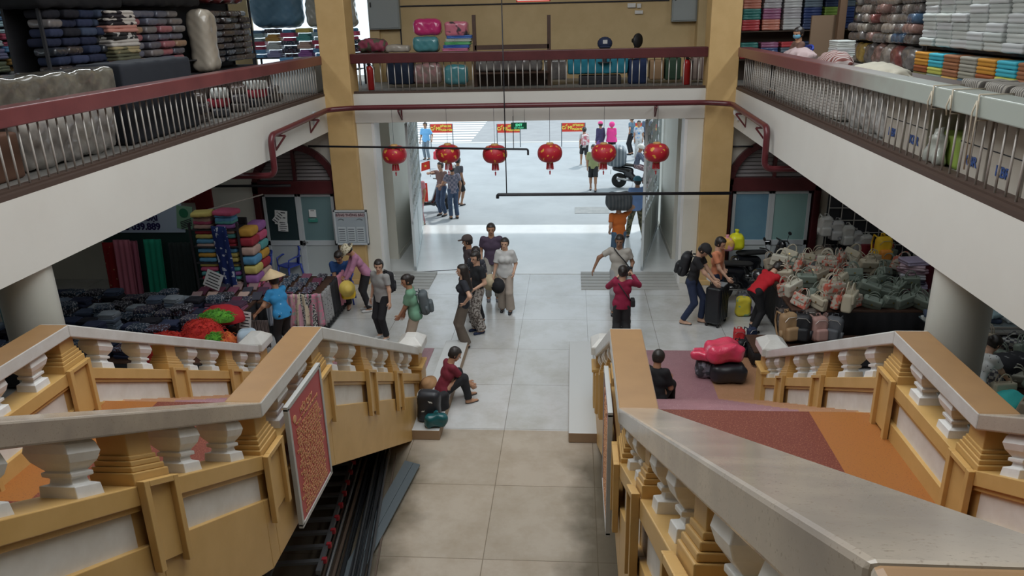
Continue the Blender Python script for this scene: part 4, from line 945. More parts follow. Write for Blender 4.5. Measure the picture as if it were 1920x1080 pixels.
def worn_pack(pp, label, mat, z=.02, sc=1.0):
    T = pp['T']; s = pp['s']; c = T(z, 0, -.215); Mx = Matrix((pp['rt'], pp['fw'], pp['up'])).transposed().to_4x4(); Mx.translation = c
    Mw = Matrix.Translation(pp['root'].location)@Euler((0, 0, pp['face'])).to_matrix().to_4x4()@Matrix.Scale(s*sc, 4)@Matrix.Translation(Vector())
    Mx2 = Mx.copy(); Mx2.translation = c/sc
    return inst('backpack', label, None, mtx=Mw@Mx2, mats={'*': mat, 'zipper': STEEL})
def soft_bag(label, loc, size, mat, rot=0, name='plastic_bag', cat='bag', neck=True, seed=1, h=.012, noise=.006, par=None):
    sx, sy, sz = size; q = random.Random(seed); ph = [q.uniform(0, 6) for _ in range(3)]
    def f(X, Y, Z):
        d = rbox(-sx/2, sx/2, -sy/2, sy/2, 0, sz*(.8 if neck else 1), min(sx, sy, sz)*.38)(X, Y, Z)
        if neck:
            r = np.sqrt(X**2+Y**2)-.028-.06*np.maximum(Z-sz*.86, 0)/max(sz, .1)*2; d2 = np.maximum(r, np.maximum(Z-sz, sz*.5-Z)); d = smin(d, d2, .06)
        w_ = 34*min(1, .28/max(sx, sz)); return d+noise*(np.sin(X*w_+ph[0]+2*np.sin(Z*9))*np.sin(Z*w_*.8+ph[1])+np.sin(Y*w_+Z*w_*.6+ph[2])*.7)
    t = obj(name, raw_mesh(name, *sdf_fn(f, (-sx/2-.03, -sy/2-.03, 0), (sx/2+.03, sy/2+.03, sz+.01), h)), mat)
    tag(t, label, cat); t.location = loc; t.rotation_euler = (0, 0, R(rot)); return t

# ================================================================== THE PEOPLE IN THE HALL
c = lambda n, r, g, b, **k: cl(n, (r, g, b), **k)
NAVY = c('navy', .02, .03, .075); BLK = c('black', .015, .015, .018); WHT = c('white', .55, .55, .54); DEN = c('denim', .045, .075, .14, col2=(.07, .11, .19), scale=9)
# vendor with conical hat
p = headat(520, 518, 1.58)
V1 = person('person in a conical straw hat and bright blue printed shirt tending the clothes tables', p, 55, 1.6, True, lean=14, top='tee', tm=c('cyan_shirt', .03, .24, .5, pat='blob', pscale=14, thr=.72, soft=.01, pcol=(.35, .6, .75)), bm=BLK, hat='conical', hatm=M('palm_straw', (.72, .55, .33), .6, col2=(.64, .47, .27), scale=8), hl=(-.38, .3, .95), hr=(.05, .45, .98), head=(-8, 10), fat=1.08)
# seated man
p = headat(631, 462, 1.28); p.x += .06
V2 = person('seated person in a blue shirt and black trousers beside the notice board', p, 190, 1.7, pelvis=(0, 0, .5), lean=18, fl=(-.14, .42), fr=(.14, .42), kl=(-.15, 1, .6), kr=(.15, 1, .6), hl=(-.04, .42, .56), hr=(.06, .42, .56), tm=c('royal_shirt', .02, .07, .22), bm=BLK, head=(12, -10), shoe='sandal')
inst('chair', 'blue plastic armchair under the seated person in blue', (p.x, p.y, 0), (0, 0, R(190)), mats={'*': MATS['blue_plastic'] if 'blue_plastic' in MATS else M('blue_plastic', (.03, .06, .36), .35)})
q = onz(535, 505, .4)
for k, (dx, dy, r_, lb) in enumerate(((0, .3, 150, 'blue plastic chair standing before the grey door, rear one'), (-.5, -.1, 120, 'blue plastic chair by the magazine pile, front one'))): inst('chair', lb, (q.x+dx, q.y+dy, 0), (0, 0, R(r_)))
# woman bending with yellow bags
p = headat(672, 456, 1.5); p.x += .1
V3 = person('person in pink top and floral sun hat bending with yellow bags in hand', p, 115, 1.6, True, lean=30, hl=(-.16, .5, .8), hr=(.1, .48, .82), top='long', tm=c('dusty_pink', .42, .19, .30), bm=BLK, hat='sun', hatm=c('floral_cream', .6, .55, .42, pat='blob', pscale=30, thr=.55, pcol=(.25, .22, .12)), head=(15, 0), hair='bun', shm=WHT, grip='grip')
w = V3['W'](V3['hl']); YB = M('yellow_plastic_film', (.85, .55, .02), .3)
soft_bag('yellow plastic bag hanging from the hand of the person in pink', (w.x+.02, w.y, w.z-.42), (.3, .16, .4), YB, 20, seed=3)
w = V3['W'](V3['hr']); soft_bag('pale grey cloth bag in the far hand of the person in pink', (w.x, w.y, w.z-.3), (.2, .12, .28), c('pale_blue_grey', .35, .4, .45), 10, seed=4)
t = thing('sun_hat', 'yellow brimmed hat held before the seated person', 'hat', V3['W']((-.38, .5, .72))); t.rotation_euler = (R(70), 0, R(40))
MB().lathe([(.17, -.0), (.175, .006), (.1, .02), (.095, .08), (.04, .1), (.002, .1)], 24).build('brim_and_crown', M('yellow_straw', (.65, .48, .1), .6), t, smooth=True)
# man with grey tee and backpack
p = onz(722, 634)
V4 = person('person in grey tee and black trousers with backpack straps, holding a paper', p, 150, 1.6, fat=1.08, hl=(-.3, .08, .82), hr=(.27, .02, .86), tm=c('light_grey_tee', .30, .30, .29), bm=BLK, sk=SKL, head=(6, 35), fl=(-.1, .05), fr=(.13, -.02), shm=WHT)
worn_pack(V4, 'black backpack on the person in the grey tee', BLK)
w = V4['W'](V4['hr']); t = thing('leaflet', 'folded white leaflet in the hand of the person in grey tee', 'leaflet', w+Vector((0, 0, -.1))); MB().obox((0, 0, 0), (.13, .006, .2), (R(15), R(20), 0)).build('sheet', PAPER, t)
# woman in green
p = onz(775, 650)
p = headat(773, 517, 1.6)
V5 = person('person in sage green shirt and beige skirt with a grey backpack, looking left', p, 100, 1.62, True, lean=8, tm=c('sage_green', .16, .33, .22), top='loose', bot='wide', bm=c('beige', .42, .35, .27), hair='bun', sk=SK, hl=(-.05, .3, .9), hr=(.2, .22, .85), head=(2, 12), fat=1.08)
worn_pack(V5, 'grey rounded backpack on the person in green', c('slate_pack', .09, .11, .12, rough=.6), z=-.05, sc=1.02)
# seated on kerb
p = Vector((CX-1.08, 10.95, 0)); 
V6 = person('person in a maroon shirt seated on the kerb at the stair foot, knees drawn up', p, -60, 1.58, True, pelvis=(0, 0, .3), lean=22, fl=(-.1, .5), fr=(.16, .42), kl=(-.2, 1, 1.2), kr=(.3, 1, 1.2), hl=(.02, .52, .3), hr=(.12, .5, .3), tm=c('maroon_shirt', .17, .015, .03), bot='pants', bm=BLK, head=(5, -15), shoe='sandal', hair='short')
soft_bag('black shopping bag with white print at the foot of the stair, beside the seated person', (CX-1.14, 10.15, .16), (.36, .22, .5), c('black_pp_bag', .02, .022, .028, rough=.4, pat='blob', pscale=9, thr=.66, soft=.01, pcol=(.6, .6, .58)), -8, name='shopping_bag', neck=False, seed=5)
soft_bag('dark teal plastic bag slumped against the black shopping bag', (CX-1.02, 9.98, .16), (.34, .2, .26), M('teal_film', (.01, .09, .1), .25), 10, seed=6, noise=.012)
t = thing('straw_hat', 'brown straw hat lying against the newel above the black bag', 'hat', (CX-1.2, 10.45, .62)); t.rotation_euler = (R(25), R(-20), 0)
MB().lathe([(.15, 0), (.155, .006), (.09, .02), (.085, .07), (.03, .09), (.002, .09)], 24).build('brim_and_crown', M('brown_straw', (.33, .18, .08), .7), t, smooth=True)
soft_bag('small black shoulder bag on the floor behind the knees of the seated person', (CX-1.0, 10.5, .16), (.2, .16, .3), BLK, 30, name='shoulder_bag', neck=False, seed=8)
# group in the hall
p = onz(874, 650)
V7 = person('person with long dark hair, black top and brown flared trousers, hand on hip', p, 105, 1.62, True, hl=(-.18, .02, .98), hr=(.24, -.02, .98), er=(1, -.8, 0), el=(-1, -.6, 0), tm=c('black_top', .02, .022, .03), bot='wide', bm=c('taupe_brown', .12, .095, .075), hair='long', sk=SKL, head=(-4, -8), fl=(-.08, 0), fr=(.08, .02))
p = onz(899, 622)
V8 = person('person in a black tee and pale patterned wide trousers behind the long-haired one', p, 125, 1.66, False, hl=(-.18, .18, 1.0), hr=(.2, .15, .98), tm=c('black_tee', .014, .016, .02), bot='wide', bm=c('batik_grey', .4, .37, .34, pat='blob', pscale=26, thr=.52, pcol=(.1, .08, .07)), sk=SKL, head=(10, 15), shm=NAVY)
p = headat(892, 462, 1.6)
V10 = person('person in a dark dotted blouse at the back of the group, mostly hidden', p, 150, 1.58, True, top='loose', tm=c('dotted_blouse', .03, .032, .045, pat='dots', pscale=30, thr=.35, pcol=(.5, .5, .5)), bm=BLK, head=(5, 30), hr=(.25, .15, .95))
p = headat(878, 441, 1.66)
V9 = person('person in a dark cap and dark brown tee, leftmost of the group in the hall', p, 120, 1.64, tm=c('dark_brown_tee', .06, .045, .05), bot='slim', bm=c('grey_trouser', .1, .1, .11), hat='cap', hatm=c('brown_cap', .07, .05, .045), sk=SK, head=(8, -25))
p = onz(925, 562)
V11 = person('person in a dark plum shirt and pale trousers standing behind the one in white tee', p, 185, 1.72, tm=c('plum_shirt', .075, .05, .085), bot='pants', bm=c('pale_khaki', .38, .36, .32), top='tee', sk=SK, hl=(-.25, .08, .9), hr=(.22, .12, .92), shm=c('grey_shoe', .2, .2, .22))
p = onz(950, 584)
V12 = person('person in a white tee and wide beige trousers holding a straw hat, facing the stairs', p, 175, 1.6, True, top='loose', tm=WHT, bot='wide', bm=c('beige_wide', .40, .34, .29), hair='bun', sk=SKL, hl=(-.2, .1, .95), hr=(.26, .1, .82), fl=(-.1, .06), fr=(.1, -.06))
w = V12['W']((.33, .1, .72)); t = thing('straw_hat', 'straw coloured hat held low by the person in white tee', 'hat', w); t.rotation_euler = (R(80), 0, R(20)); MB().lathe([(.17, 0), (.175, .006), (.1, .02), (.095, .08), (.04, .1), (.002, .1)], 24).build('brim_and_crown', M('pale_straw', (.55, .46, .3), .7), t, smooth=True)
w = V12['W']((.14, .2, .68)); t = thing('sun_hat', 'black hat held next to the straw hat in the group', 'hat', w); t.rotation_euler = (R(75), R(20), R(-30)); MB().lathe([(.16, 0), (.165, .006), (.1, .02), (.095, .08), (.04, .1), (.002, .1)], 24).build('brim_and_crown', BLK, t, smooth=True)
# right side
p = headat(1162, 441, 1.7)
V13 = person('person in a beige tee with crossbody bag walking in, left arm held out', p, 172, 1.7, tm=c('beige_tee', .42, .40, .36), bm=c('light_grey_pant', .32, .33, .34), hr=(.5, .1, 1.0), hl=(-.25, .15, 1.0), sk=SKD, hair='short', hatm=WHT, head=(8, 0), er=(1, -.3, .2))
t = thing('crossbody_bag', 'dark crossbody bag worn by the person in the beige tee', 'bag', V13['W']((-.2, .1, .98)), R(172)); MB().obox((0, 0, 0), (.16, .08, .2)).build('bag_body', BLK, t, bevel=.02)
MB().tube([(0, 0, .1), (.07, .05, .22), (.2, .05, .36), (.3, -.03, .46), (.31, -.15, .44)], .012, 6).build('strap', BLK, t, smooth=True)
p = headat(1168, 500, 1.57)
V14 = person('person in a crimson long-sleeved top and black trousers photographing the street', p, -4, 1.57, True, top='long', tm=c('crimson_top', .26, .012, .05), bot='wide', bm=c('charcoal', .025, .027, .03), hair='bun', hl=(-.12, .32, 1.36), hr=(.2, .34, 1.42), el=(-1, -.2, -1), er=(1, -.2, -1), sk=SKL, grip='grip')
t = thing('crossbody_strap', 'thin dark bag strap across the back of the person in crimson', 'bag', p); mb = MB(); mb.tube([V14['W'](V14['T'](.46, -.1, -.02))-p, V14['W'](V14['T'](.42, -.05, -.115))-p, V14['W'](V14['T'](.2, .1, -.145))-p, V14['W'](V14['T'](.08, .17, -.06))-p], .01, 6).build('strap', BLK, t, smooth=True); mb = MB().obox(V14['W'](V14['T'](.03, .21, .0))-p, (.08, .18, .14)).build('pouch', BLK, t, bevel=.02)
p = headat(1163, 393, 1.5); p.x -= .02
V15 = person('person in an orange shirt carrying a dark sack on the shoulder into the porch', p, 15, 1.68, lean=6, tm=c('orange_shirt', .62, .16, .03), top='tee', bot='slim', bm=c('bluejean', .08, .15, .24), hl=(-.2, .12, .95), hr=(.22, .1, 1.68), er=(1, .4, .1), sk=SKL, head=(20, -15), grip='grip')
w = V15['W']((-.02, -.02, 1.52)); o = soft_bag('dark grey stuffed sack carried on the shoulder of the person in orange', w, (.62, .4, .42), c('sack_grey', .06, .075, .085, pat='stripex', pscale=4, thr=.6, pcol=(.1, .11, .12)), 10, name='sack', neck=False, seed=9, noise=.012)
p = onz(1192, 450)
V16 = person('person in a pale blue shirt and camouflage trousers walking out by the right gate', p, 20, 1.74, tm=c('pale_blue_shirt', .2, .32, .6), top='loose', bot='pants', bm=c('camouflage', .2, .18, .1, pat='blob', pscale=14, thr=.5, pcol=(.06, .06, .035)), fl=(-.12, .28), fr=(.14, -.25), hat='cap', hatm=c('teal_cap', .06, .2, .27), hair='short')
p = onz(1297, 606)
V17 = person('person in black tee, jeans and sandals leaning a hand on a black suitcase', p, -112, 1.74, lean=12, pelvis=(0, -.04, .9), tm=BLK, bot='slim', bm=c('dark_denim', .02, .032, .075), hl=(-.1, .42, .86), hr=(.12, .5, .84), fl=(-.12, .14), fr=(.1, -.16), shoe='sandal', hat='cap', hatm=c('black_cap', .02, .02, .022), sk=SKL, head=(35, -10), grip='flat')
worn_pack(V17, 'black daypack on the person in black tee beside the suitcase', c('black_pack', .018, .02, .024, rough=.6), sc=1.05)
q = onz(1343, 610); SUIT = inst('suitcase', 'tall black ribbed suitcase standing between two people and the parked scooters', (q.x, q.y+.1, 0), (0, 0, R(60)), 1.12)
p = headat(1348, 449, 1.64)
V18 = person('person in a peach polo shirt and dark jeans facing the parked scooters, hand on hip', p, -120, 1.68, tm=c('peach_polo', .72, .27, .14), bm=c('dark_denim', .02, .032, .075), hl=(-.16, .1, 1.0), hr=(.2, .3, .95), el=(-1, -.5, 0), sk=SKL, head=(15, 0), hair='short')
p = onz(1412, 618)
V19 = person('person in a bright red tee bending over the bags, arm stretched out', p, -62, 1.62, pelvis=(0, -.02, .86), lean=52, tm=c('bright_red', .5, .01, .02), bm=c('ink_black', .008, .008, .01), bot='pants', hl=(-.1, .78, .92), hr=(.14, .8, .9), el=(-.6, -.2, -1), er=(.6, -.2, -1), fl=(-.17, .12), fr=(.2, -.2), hair='short', sk=SKL, head=(-5, 0), fat=1.05)
p = onz(1230, 667, 1.1); p.z = 0.0
V20 = person('person all in black seen from behind, seated low on the right stair foot', (p.x, p.y, .157), -25, 1.62, True, pelvis=(0, 0, .26), lean=8, fl=(-.12, .5, -.15), fr=(.12, .5, -.15), kl=(-.2, 1, 1), kr=(.2, 1, 1), top='loose', tm=c('ink_black', .008, .008, .01), bot='pants', bm=c('ink_black', .008, .008, .01), hair='short', hl=(-.12, .34, .5), hr=(.15, .34, .5), head=(14, 0))
p = headat(1842, 636, 1.5)
V21 = person('person in a white dotted blouse leaning over the bags right of the round column', p, -70, 1.55, True, lean=20, tm=c('white_dotted', .62, .64, .64, pat='dots', pscale=17, thr=.25, pcol=(.03, .03, .05)), bot='pants', bm=BLK, hair='bun', hl=(-.1, .72, .92), hr=(.16, .6, .82), sk=SKL, head=(10, -5), hat=None)
p = onx(1498, 72, 4.15); p = Vector((4.15, p.y, UF+.05))
V22 = person('person with a blue face mask seated behind the right gallery railing', p, 100, 1.55, True, pelvis=(0, 0, .5), fl=(-.1, .4), fr=(.1, .4), kl=(0, 1, 1), kr=(0, 1, 1), tm=c('muted_brown', .15, .08, .06), bm=BLK, vox=.012, mask=M('mask_blue', (.15, .4, .55), .7), hl=(-.1, .35, .6), hr=(.1, .35, .6), hair='bun', head=(10, 25))
inst('chair', 'plastic chair under the masked person on the right gallery', (p.x, p.y, UF), (0, 0, R(100)), (1, 1, 1.05))
# ------------------------------------------------------------------ people outside
OV = .017
def out(label, u, v, face, h, **k): p = onz(u, v, -.06); return person(label, p, face, h, vox=OV, **k)
out('person in a light blue shirt with a red bag crossing the pavement, far left', 801, 299, 165, 1.62, tm=c('sky_shirt', .2, .5, .85), top='loose', bm=c('grey_jean', .2, .25, .3), hl=(-.35, .1, .95), hr=(.26, .1, .85), hair='short')
w = onz(818, 290, .5); soft_bag('red bag in the hand of the person in light blue shirt', (w.x, w.y, .3), (.25, .15, .42), M('red_film', (.7, .05, .08), .4), 0, seed=12)
F1 = out('person in a brown tee holding a small red flag beside the second lantern', 831, 404, 150, 1.7, tm=c('brown_tee', .22, .14, .13), bm=DEN, bot='slim', hl=(-.2, .3, 1.05), hr=(.2, .2, 1.4), sk=SKL, hair='short')
F2 = out('person in plaid shirt, jeans and white cap seen from behind', 852, 410, 20, 1.68, tm=c('plaid', .30, .28, .34, pat='check', pscale=14, pcol=(.14, .15, .22)), bm=DEN, bot='pants', hat='cap', hatm=WHT, hl=(-.25, .3, 1.15), hr=(.25, .1, .9), hair='short')
out('person in dark clothes half hidden behind the plaid shirt, one leg back', 862, 385, -40, 1.6, tm=c('dark_grey_t', .1, .1, .12), bm=c('charcoal', .025, .027, .03), bot='shorts')
w = F1['W']((.22, .25, 1.42)); t = thing('flag', 'small red flag with yellow star on a stick above the brown tee', 'flag', w); MB().tube([(0, 0, -.15), (0, 0, .35)], .008, 6).build('stick', BLACK, t); MB().prism([(-.005, .1), (-.28, .02), (-.26, .28), (-.005, .36)], 'y', -.004, .004).build('cloth', M('flag_red', (.75, .04, .02), .6), t)
st = MB(); st.prism([((.05 if k % 2 == 0 else .02)*math.sin(k*math.pi/5)-.14, .19+(.05 if k % 2 == 0 else .02)*math.cos(k*math.pi/5)) for k in range(10)], 'y', -.007, -.004).build('star', BYEL, t)
out('person in pink trousers mostly hidden behind the left gate', 790, 422, 160, 1.62, fem=True, tm=c('pink_t', .6, .25, .3), bm=c('pinkish_pant', .42, .2, .22), bot='slim')
B1 = out('person with a pink backpack and dark shorts walking away across the pavement', 1095, 311, 10, 1.58, fem=True, tm=WHT, bot='shorts', bm=c('charcoal', .025, .027, .03), hair='bun', fl=(-.1, .2), fr=(.1, -.2), shm=WHT); worn_pack(B1, 'pink and white backpack out on the pavement', c('pink_pack', .7, .2, .25, pat='blob', pscale=8, pcol=(.8, .7, .7)), sc=1.05)
out('person in a pink cap and dark sleeve left of the pink poncho', 1125, 300, 30, 1.62, fem=True, tm=c('dark_violet', .06, .05, .12), bm=c('violet_pant', .3, .12, .4), hat='cap', hatm=c('hot_pink', .85, .1, .3), top='long')
out('person wrapped in a bright pink poncho with hood on the pavement', 1146, 300, -20, 1.62, fem=True, top='poncho', tm=c('poncho_pink', .85, .06, .3), bm=BLK, hair=None)
B2 = out('person in an olive shirt and dark shorts walking toward the market, below the fifth lantern', 1112, 357, 175, 1.62, tm=c('olive_shirt', .33, .36, .17), top='loose', bot='shorts', bm=c('charcoal', .025, .027, .03), fl=(-.1, .15), fr=(.1, -.12), hair='short')
out('person in slate blue standing with hand on hip before the last banner', 1183, 290, 60, 1.7, tm=c('slate_blue', .12, .2, .27), bm=BLK, hl=(-.2, .0, .98), el=(-1, -.5, 0), hair='short')
out('person in a white and blue printed tee among the three at the right', 1196, 298, 180, 1.62, fem=True, tm=c('print_tee', .6, .62, .65, pat='blob', pscale=8, thr=.6, pcol=(.1, .35, .7)), bm=WHT)
out('person in a grey blue jacket, rightmost of the three before the last banner', 1212, 290, -30, 1.74, tm=c('blue_grey_jacket', .13, .17, .24), top='long', bm=BLK)
# rider on the loaded motorcycle
q = onz(1198, 352, -.06)
RID = person('rider with a white helmet and grey jacket sitting on the loaded motorcycle', (q.x-.12, q.y, -.06), -95, 1.62, vox=OV, pelvis=(0, 0, .86), lean=12, fl=(-.2, .3, .2), fr=(.2, .3, .2), kl=(-.3, 1, .5), kr=(.3, 1, .5), hl=(-.25, .5, 1.0), hr=(.25, .5, 1.0), tm=c('grey_jacket', .13, .15, .22), top='long', bm=c('floral_grey', .35, .28, .3, pat='blob', pscale=16, pcol=(.2, .1, .12)), hat='helmet', hatm=M('white_helmet', (.7, .68, .64), .3), hair=None)
MOTO = inst('scooter', 'motorcycle loaded with grey parcels, ridden by the person in white helmet', (q.x-.1, q.y, -.06), (0, 0, R(-95)), 1.0, cat='motorcycle')
soft_bag('big grey wrapped parcel load behind the rider on the motorcycle', (q.x-.85, q.y+.02, .72), (.75, .62, .75), M('grey_plastic_parcel', (.12, .15, .18), .35, pat='stripex', pscale=2.5, thr=.75, pcol=(.3, .33, .36)), -5, name='parcel', neck=False, seed=14, noise=.012, h=.02)
out('person in a white helmet bent behind the rider, cut by the right lantern', 1216, 356, -80, 1.5, lean=25, tm=c('pale_print', .5, .4, .4, pat='blob', pscale=16, pcol=(.3, .2, .22)), bm=c('pale_print', .5, .4, .4), hat='helmet', hatm=M('white_helmet', (.7, .68, .64), .3))
q = onz(806, 398, -.06)
inst('scooter', 'motorbike parked outside behind the left gate, carrying a red and yellow sign', (q.x-.15, q.y, -.06), (0, 0, R(-70)), 1.0)
t = thing('sign_board', 'red and yellow board standing against the motorbike behind the left gate', 'sign', (q.x-.25, q.y-.42, -.06)); MB().box(-.3, .3, -.01, .01, .45, 1.05).tube([(0, .02, 0), (0, .02, .5)], .02, 6).build('board', BRED, t)
for zz, tx in ((.9, 'GIỮ'), (.62, 'XE')): o = obj('lettering', text_mesh(tx, .24, bold=.01), BYEL, t, loc=(0, -.02, zz)); o.rotation_euler = (R(90), 0, 0)
# scooters indoors
for (u, v, rz, lb) in ((1392, 560, -75, 'black scooter parked nearest the suitcase under the right arch'), (1418, 535, -62, 'black scooter parked in the second row before the blue glass door'), (1385, 515, -80, 'black scooter parked against the wall by the yellow pillar')):
    q = onz(u, v); inst('scooter', lb, (q.x+.1, q.y, 0), (0, 0, R(rz)), 1.0)
q = onz(1430, 500, .9); t = tag(MB().ball((0, 0, 0), .16, 20, sc=(1, 1, .85)).build('helmet', M('dark_helmet', (.02, .022, .025), .15, coat=.8), smooth=True), 'round glossy black helmet resting on a parked scooter', 'helmet'); q = onz(1424, 516, .93); t.location = q
for (u, v, sz, lb, mt) in ((1362, 470, (.3, .25, .36), 'yellow and pink shopping bag on the scooter by the pillar', c('yellow_pink', .75, .45, .1, pat='blob', pscale=6, pcol=(.7, .3, .4))), (1380, 468, (.32, .28, .45), 'bright yellow plastic bag on the scooter by the blue door', M('lemon_film', (.75, .75, .03), .3))):
    q = onz(u, v, .95); soft_bag(lb, q, sz, mt, 0, seed=int(u))
# ================================================================== MERCHANDISE
def _fold(seed, sx=.3, sy=.24, sz=.05, r=.018, lay=3, nz=.003):
    def b():
        q = random.Random(seed); offs = [(q.uniform(-.006, .006), q.uniform(-.006, .006)) for _ in range(lay)]; hl_ = sz/lay
        def f(X, Y, Z):
            d = None
            for i, (ox, oy) in enumerate(offs):
                e = rbox(-sx/2+ox, sx/2+ox, -sy/2+oy, sy/2+oy, i*hl_, (i+1)*hl_+.002, min(r, hl_*.5))(X, Y, Z); d = e if d is None else np.minimum(d, e)
            return d+nz*np.sin(X*23+seed)*np.sin(Y*27+seed*2)
        return obj('folded_garment', raw_mesh('folded_garment', *sdf_fn(f, (-sx/2, -sy/2, 0), (sx/2, sy/2, sz), .009)), WHT)
    return b
def _packet(seed):
    def b():
        def f(X, Y, Z):
            bl = .03*(1-(X/.19)**2)*(1-(Y/.16)**2); return rbox(-.19, .19, -.15, .15, 0, .085, .035)(X, Y, Z)-bl*.3+.004*np.sin(X*45+seed)*np.sin(Y*38)*np.sin(Z*60+seed)
        o = obj('wrapped_packet', raw_mesh('wrapped_packet', *sdf_fn(f, (-.2, -.16, -.01), (.2, .16, .1), .0115)), WHT); return o
    return b
BUILD.update(fold1=_fold(1), fold2=_fold(2, .32, .25, .045, lay=2), fold3=_fold(5, .28, .24, .06, lay=4, nz=.005), towel=_fold(9, .34, .3, .085, .03, 2), packet1=_packet(1), packet2=_packet(4))
ORD = ['first', 'second', 'third', 'fourth', 'fifth', 'sixth', 'seventh', 'eighth', 'ninth', 'tenth', 'eleventh', 'twelfth', 'thirteenth', 'fourteenth', 'fifteenth', 'sixteenth']
def item(kind, loc, rz, mat, label, group, cat='clothing', sc=1.0, rx=0, ry=0, name=None):
    o = inst(kind, label, loc, (R(rx), R(ry), R(rz)), sc, {'*': mat}, group, cat, name=name or ('wrapped_packet' if 'packet' in kind else 'folded_garment')); return o
def jit(a): return rnd.uniform(-a, a)
def pl(n, cs, **k): return [M('%s_%d' % (n, i), c_, k.get('rough', .85), coat=k.get('coat', 0), **({} if not k.get('pat') else dict(pat=k['pat'], pscale=k.get('pscale', 20), thr=k.get('thr', .5), pcol=k['pcols'][i % len(k['pcols'])]))) for i, c_ in enumerate(cs)]
WOOD = M('dark_wood', (.08, .04, .025), .5, col2=(.06, .03, .02), scale=6); TBL = M('table_cloth_black', (.02, .02, .024), .8)
def table(label, x0, x1, y0, y1, z, mat=None, skirt=True, top=None):
    t = thing('market_table', label, 'table', ((x0+x1)/2, (y0+y1)/2, 0)); a, b = (x1-x0)/2, (y1-y0)/2
    MB().box(-a, a, -b, b, z-.04, z).build('table_top', top or WOOD, t, bevel=.006)
    for x in (-a+.06, a-.06):
        for y in (-b+.06, b-.06): MB().box(x-.03, x+.03, y-.03, y+.03, 0, z-.04).build('leg', STEEL, t)
    if skirt:
        mb = MB(); n = 40
        for (xa, ya, xb, yb) in ((-a, -b, a, -b), (a, -b, a, b), (-a, b, -a, -b)):
            dx, dy = xb-xa, yb-ya; L_ = math.hypot(dx, dy); nx, ny = dy/L_, -dx/L_
            P0 = [(xa+dx*k/n+nx*.012*math.sin(k*1.7), ya+dy*k/n+ny*.012*math.sin(k*1.7)) for k in range(n+1)]
            vs = [(x+nx*.005, y+ny*.005, z-.035) for x, y in P0]+[(x+nx*.02, y+ny*.02, .06) for x, y in P0]+[(x, y, z-.035) for x, y in P0]+[(x+nx*.012, y+ny*.012, .06) for x, y in P0]
            m_ = n+1; mb.add(vs, [(k, k+1, m_+k+1, m_+k) for k in range(n)]+[(2*m_+k+1, 2*m_+k, 3*m_+k, 3*m_+k+1) for k in range(n)]+[(m_+k, m_+k+1, 3*m_+k+1, 3*m_+k) for k in range(n)])
        mb.build('table_skirt', mat or TBL, t, smooth=True)
    return t
def rack(label, x0, x1, y0, y1, z0, zs, ztop, back='x', mat=None, posts=True):
    """open shelving; zs: heights of the shelf boards"""
    t = thing('shelf_rack', label, 'shelf', ((x0+x1)/2, (y0+y1)/2, z0)); a, b = (x1-x0)/2, (y1-y0)/2; mat = mat or DARK
    for z in zs: MB().box(-a, a, -b, b, z-z0-.02, z-z0).build('shelf_board', mat, t)
    if posts:
        for x in (-a, a):
            for y in (-b, b): MB().box(x-.02, x+.02, y-.02, y+.02, 0, ztop-z0).build('post', mat, t)
    pn = MB()
    if back == '-x': pn.box(-a-.03, -a-.01, -b, b, 0, ztop-z0)
    if back == '+x': pn.box(a+.01, a+.03, -b, b, 0, ztop-z0)
    if back == '+y': pn.box(-a, a, b+.01, b+.03, 0, ztop-z0)
    pn.build('back_panel', mat, t); return t
NAVYS = pl('navy_fabric', [(.015, .02, .05), (.03, .04, .09), (.012, .012, .02), (.05, .07, .12), (.02, .03, .07)])
PRNT = pl('print_fabric', [(.02, .02, .03), (.03, .03, .06), (.05, .02, .03), (.02, .04, .07)], pat='blob', pscale=34, thr=.56, pcols=[(.3, .3, .33), (.25, .22, .2), (.2, .25, .35)])
DENM = pl('denim_pale', [(.2, .26, .34), (.14, .18, .25), (.26, .3, .34), (.09, .12, .18)])
MAUV = pl('plum_fabric', [(.12, .03, .06), (.2, .07, .12), (.07, .03, .06), (.3, .2, .2), (.05, .05, .07)])
BRIG = pl('bright_fabric', [(.55, .1, .2), (.1, .3, .5), (.55, .3, .05), (.3, .12, .35), (.5, .35, .3), (.1, .35, .35), (.6, .5, .15), (.35, .03, .05)])
GREY = pl('grey_garment_packet', [(.16, .16, .19), (.1, .1, .13), (.34, .2, .12), (.12, .13, .18), (.35, .12, .14), (.2, .18, .18)], coat=.9, rough=.5)
DKPK = pl('dark_garment_packet', [(.045, .035, .035), (.07, .06, .07), (.1, .075, .065), (.025, .03, .04)], coat=1., rough=.4, pat='blob', pscale=16, thr=.64, pcols=[(.2, .16, .14), (.11, .1, .13)])
COOL = pl('cool_garment', [(.15, .35, .6), (.5, .08, .14), (.35, .5, .55), (.1, .2, .35), (.4, .45, .3), (.3, .3, .5), (.55, .6, .6), (.6, .35, .1)], coat=.5)
WTOW = pl('white_towel', [(.55, .57, .54), (.5, .53, .51), (.56, .57, .57)])

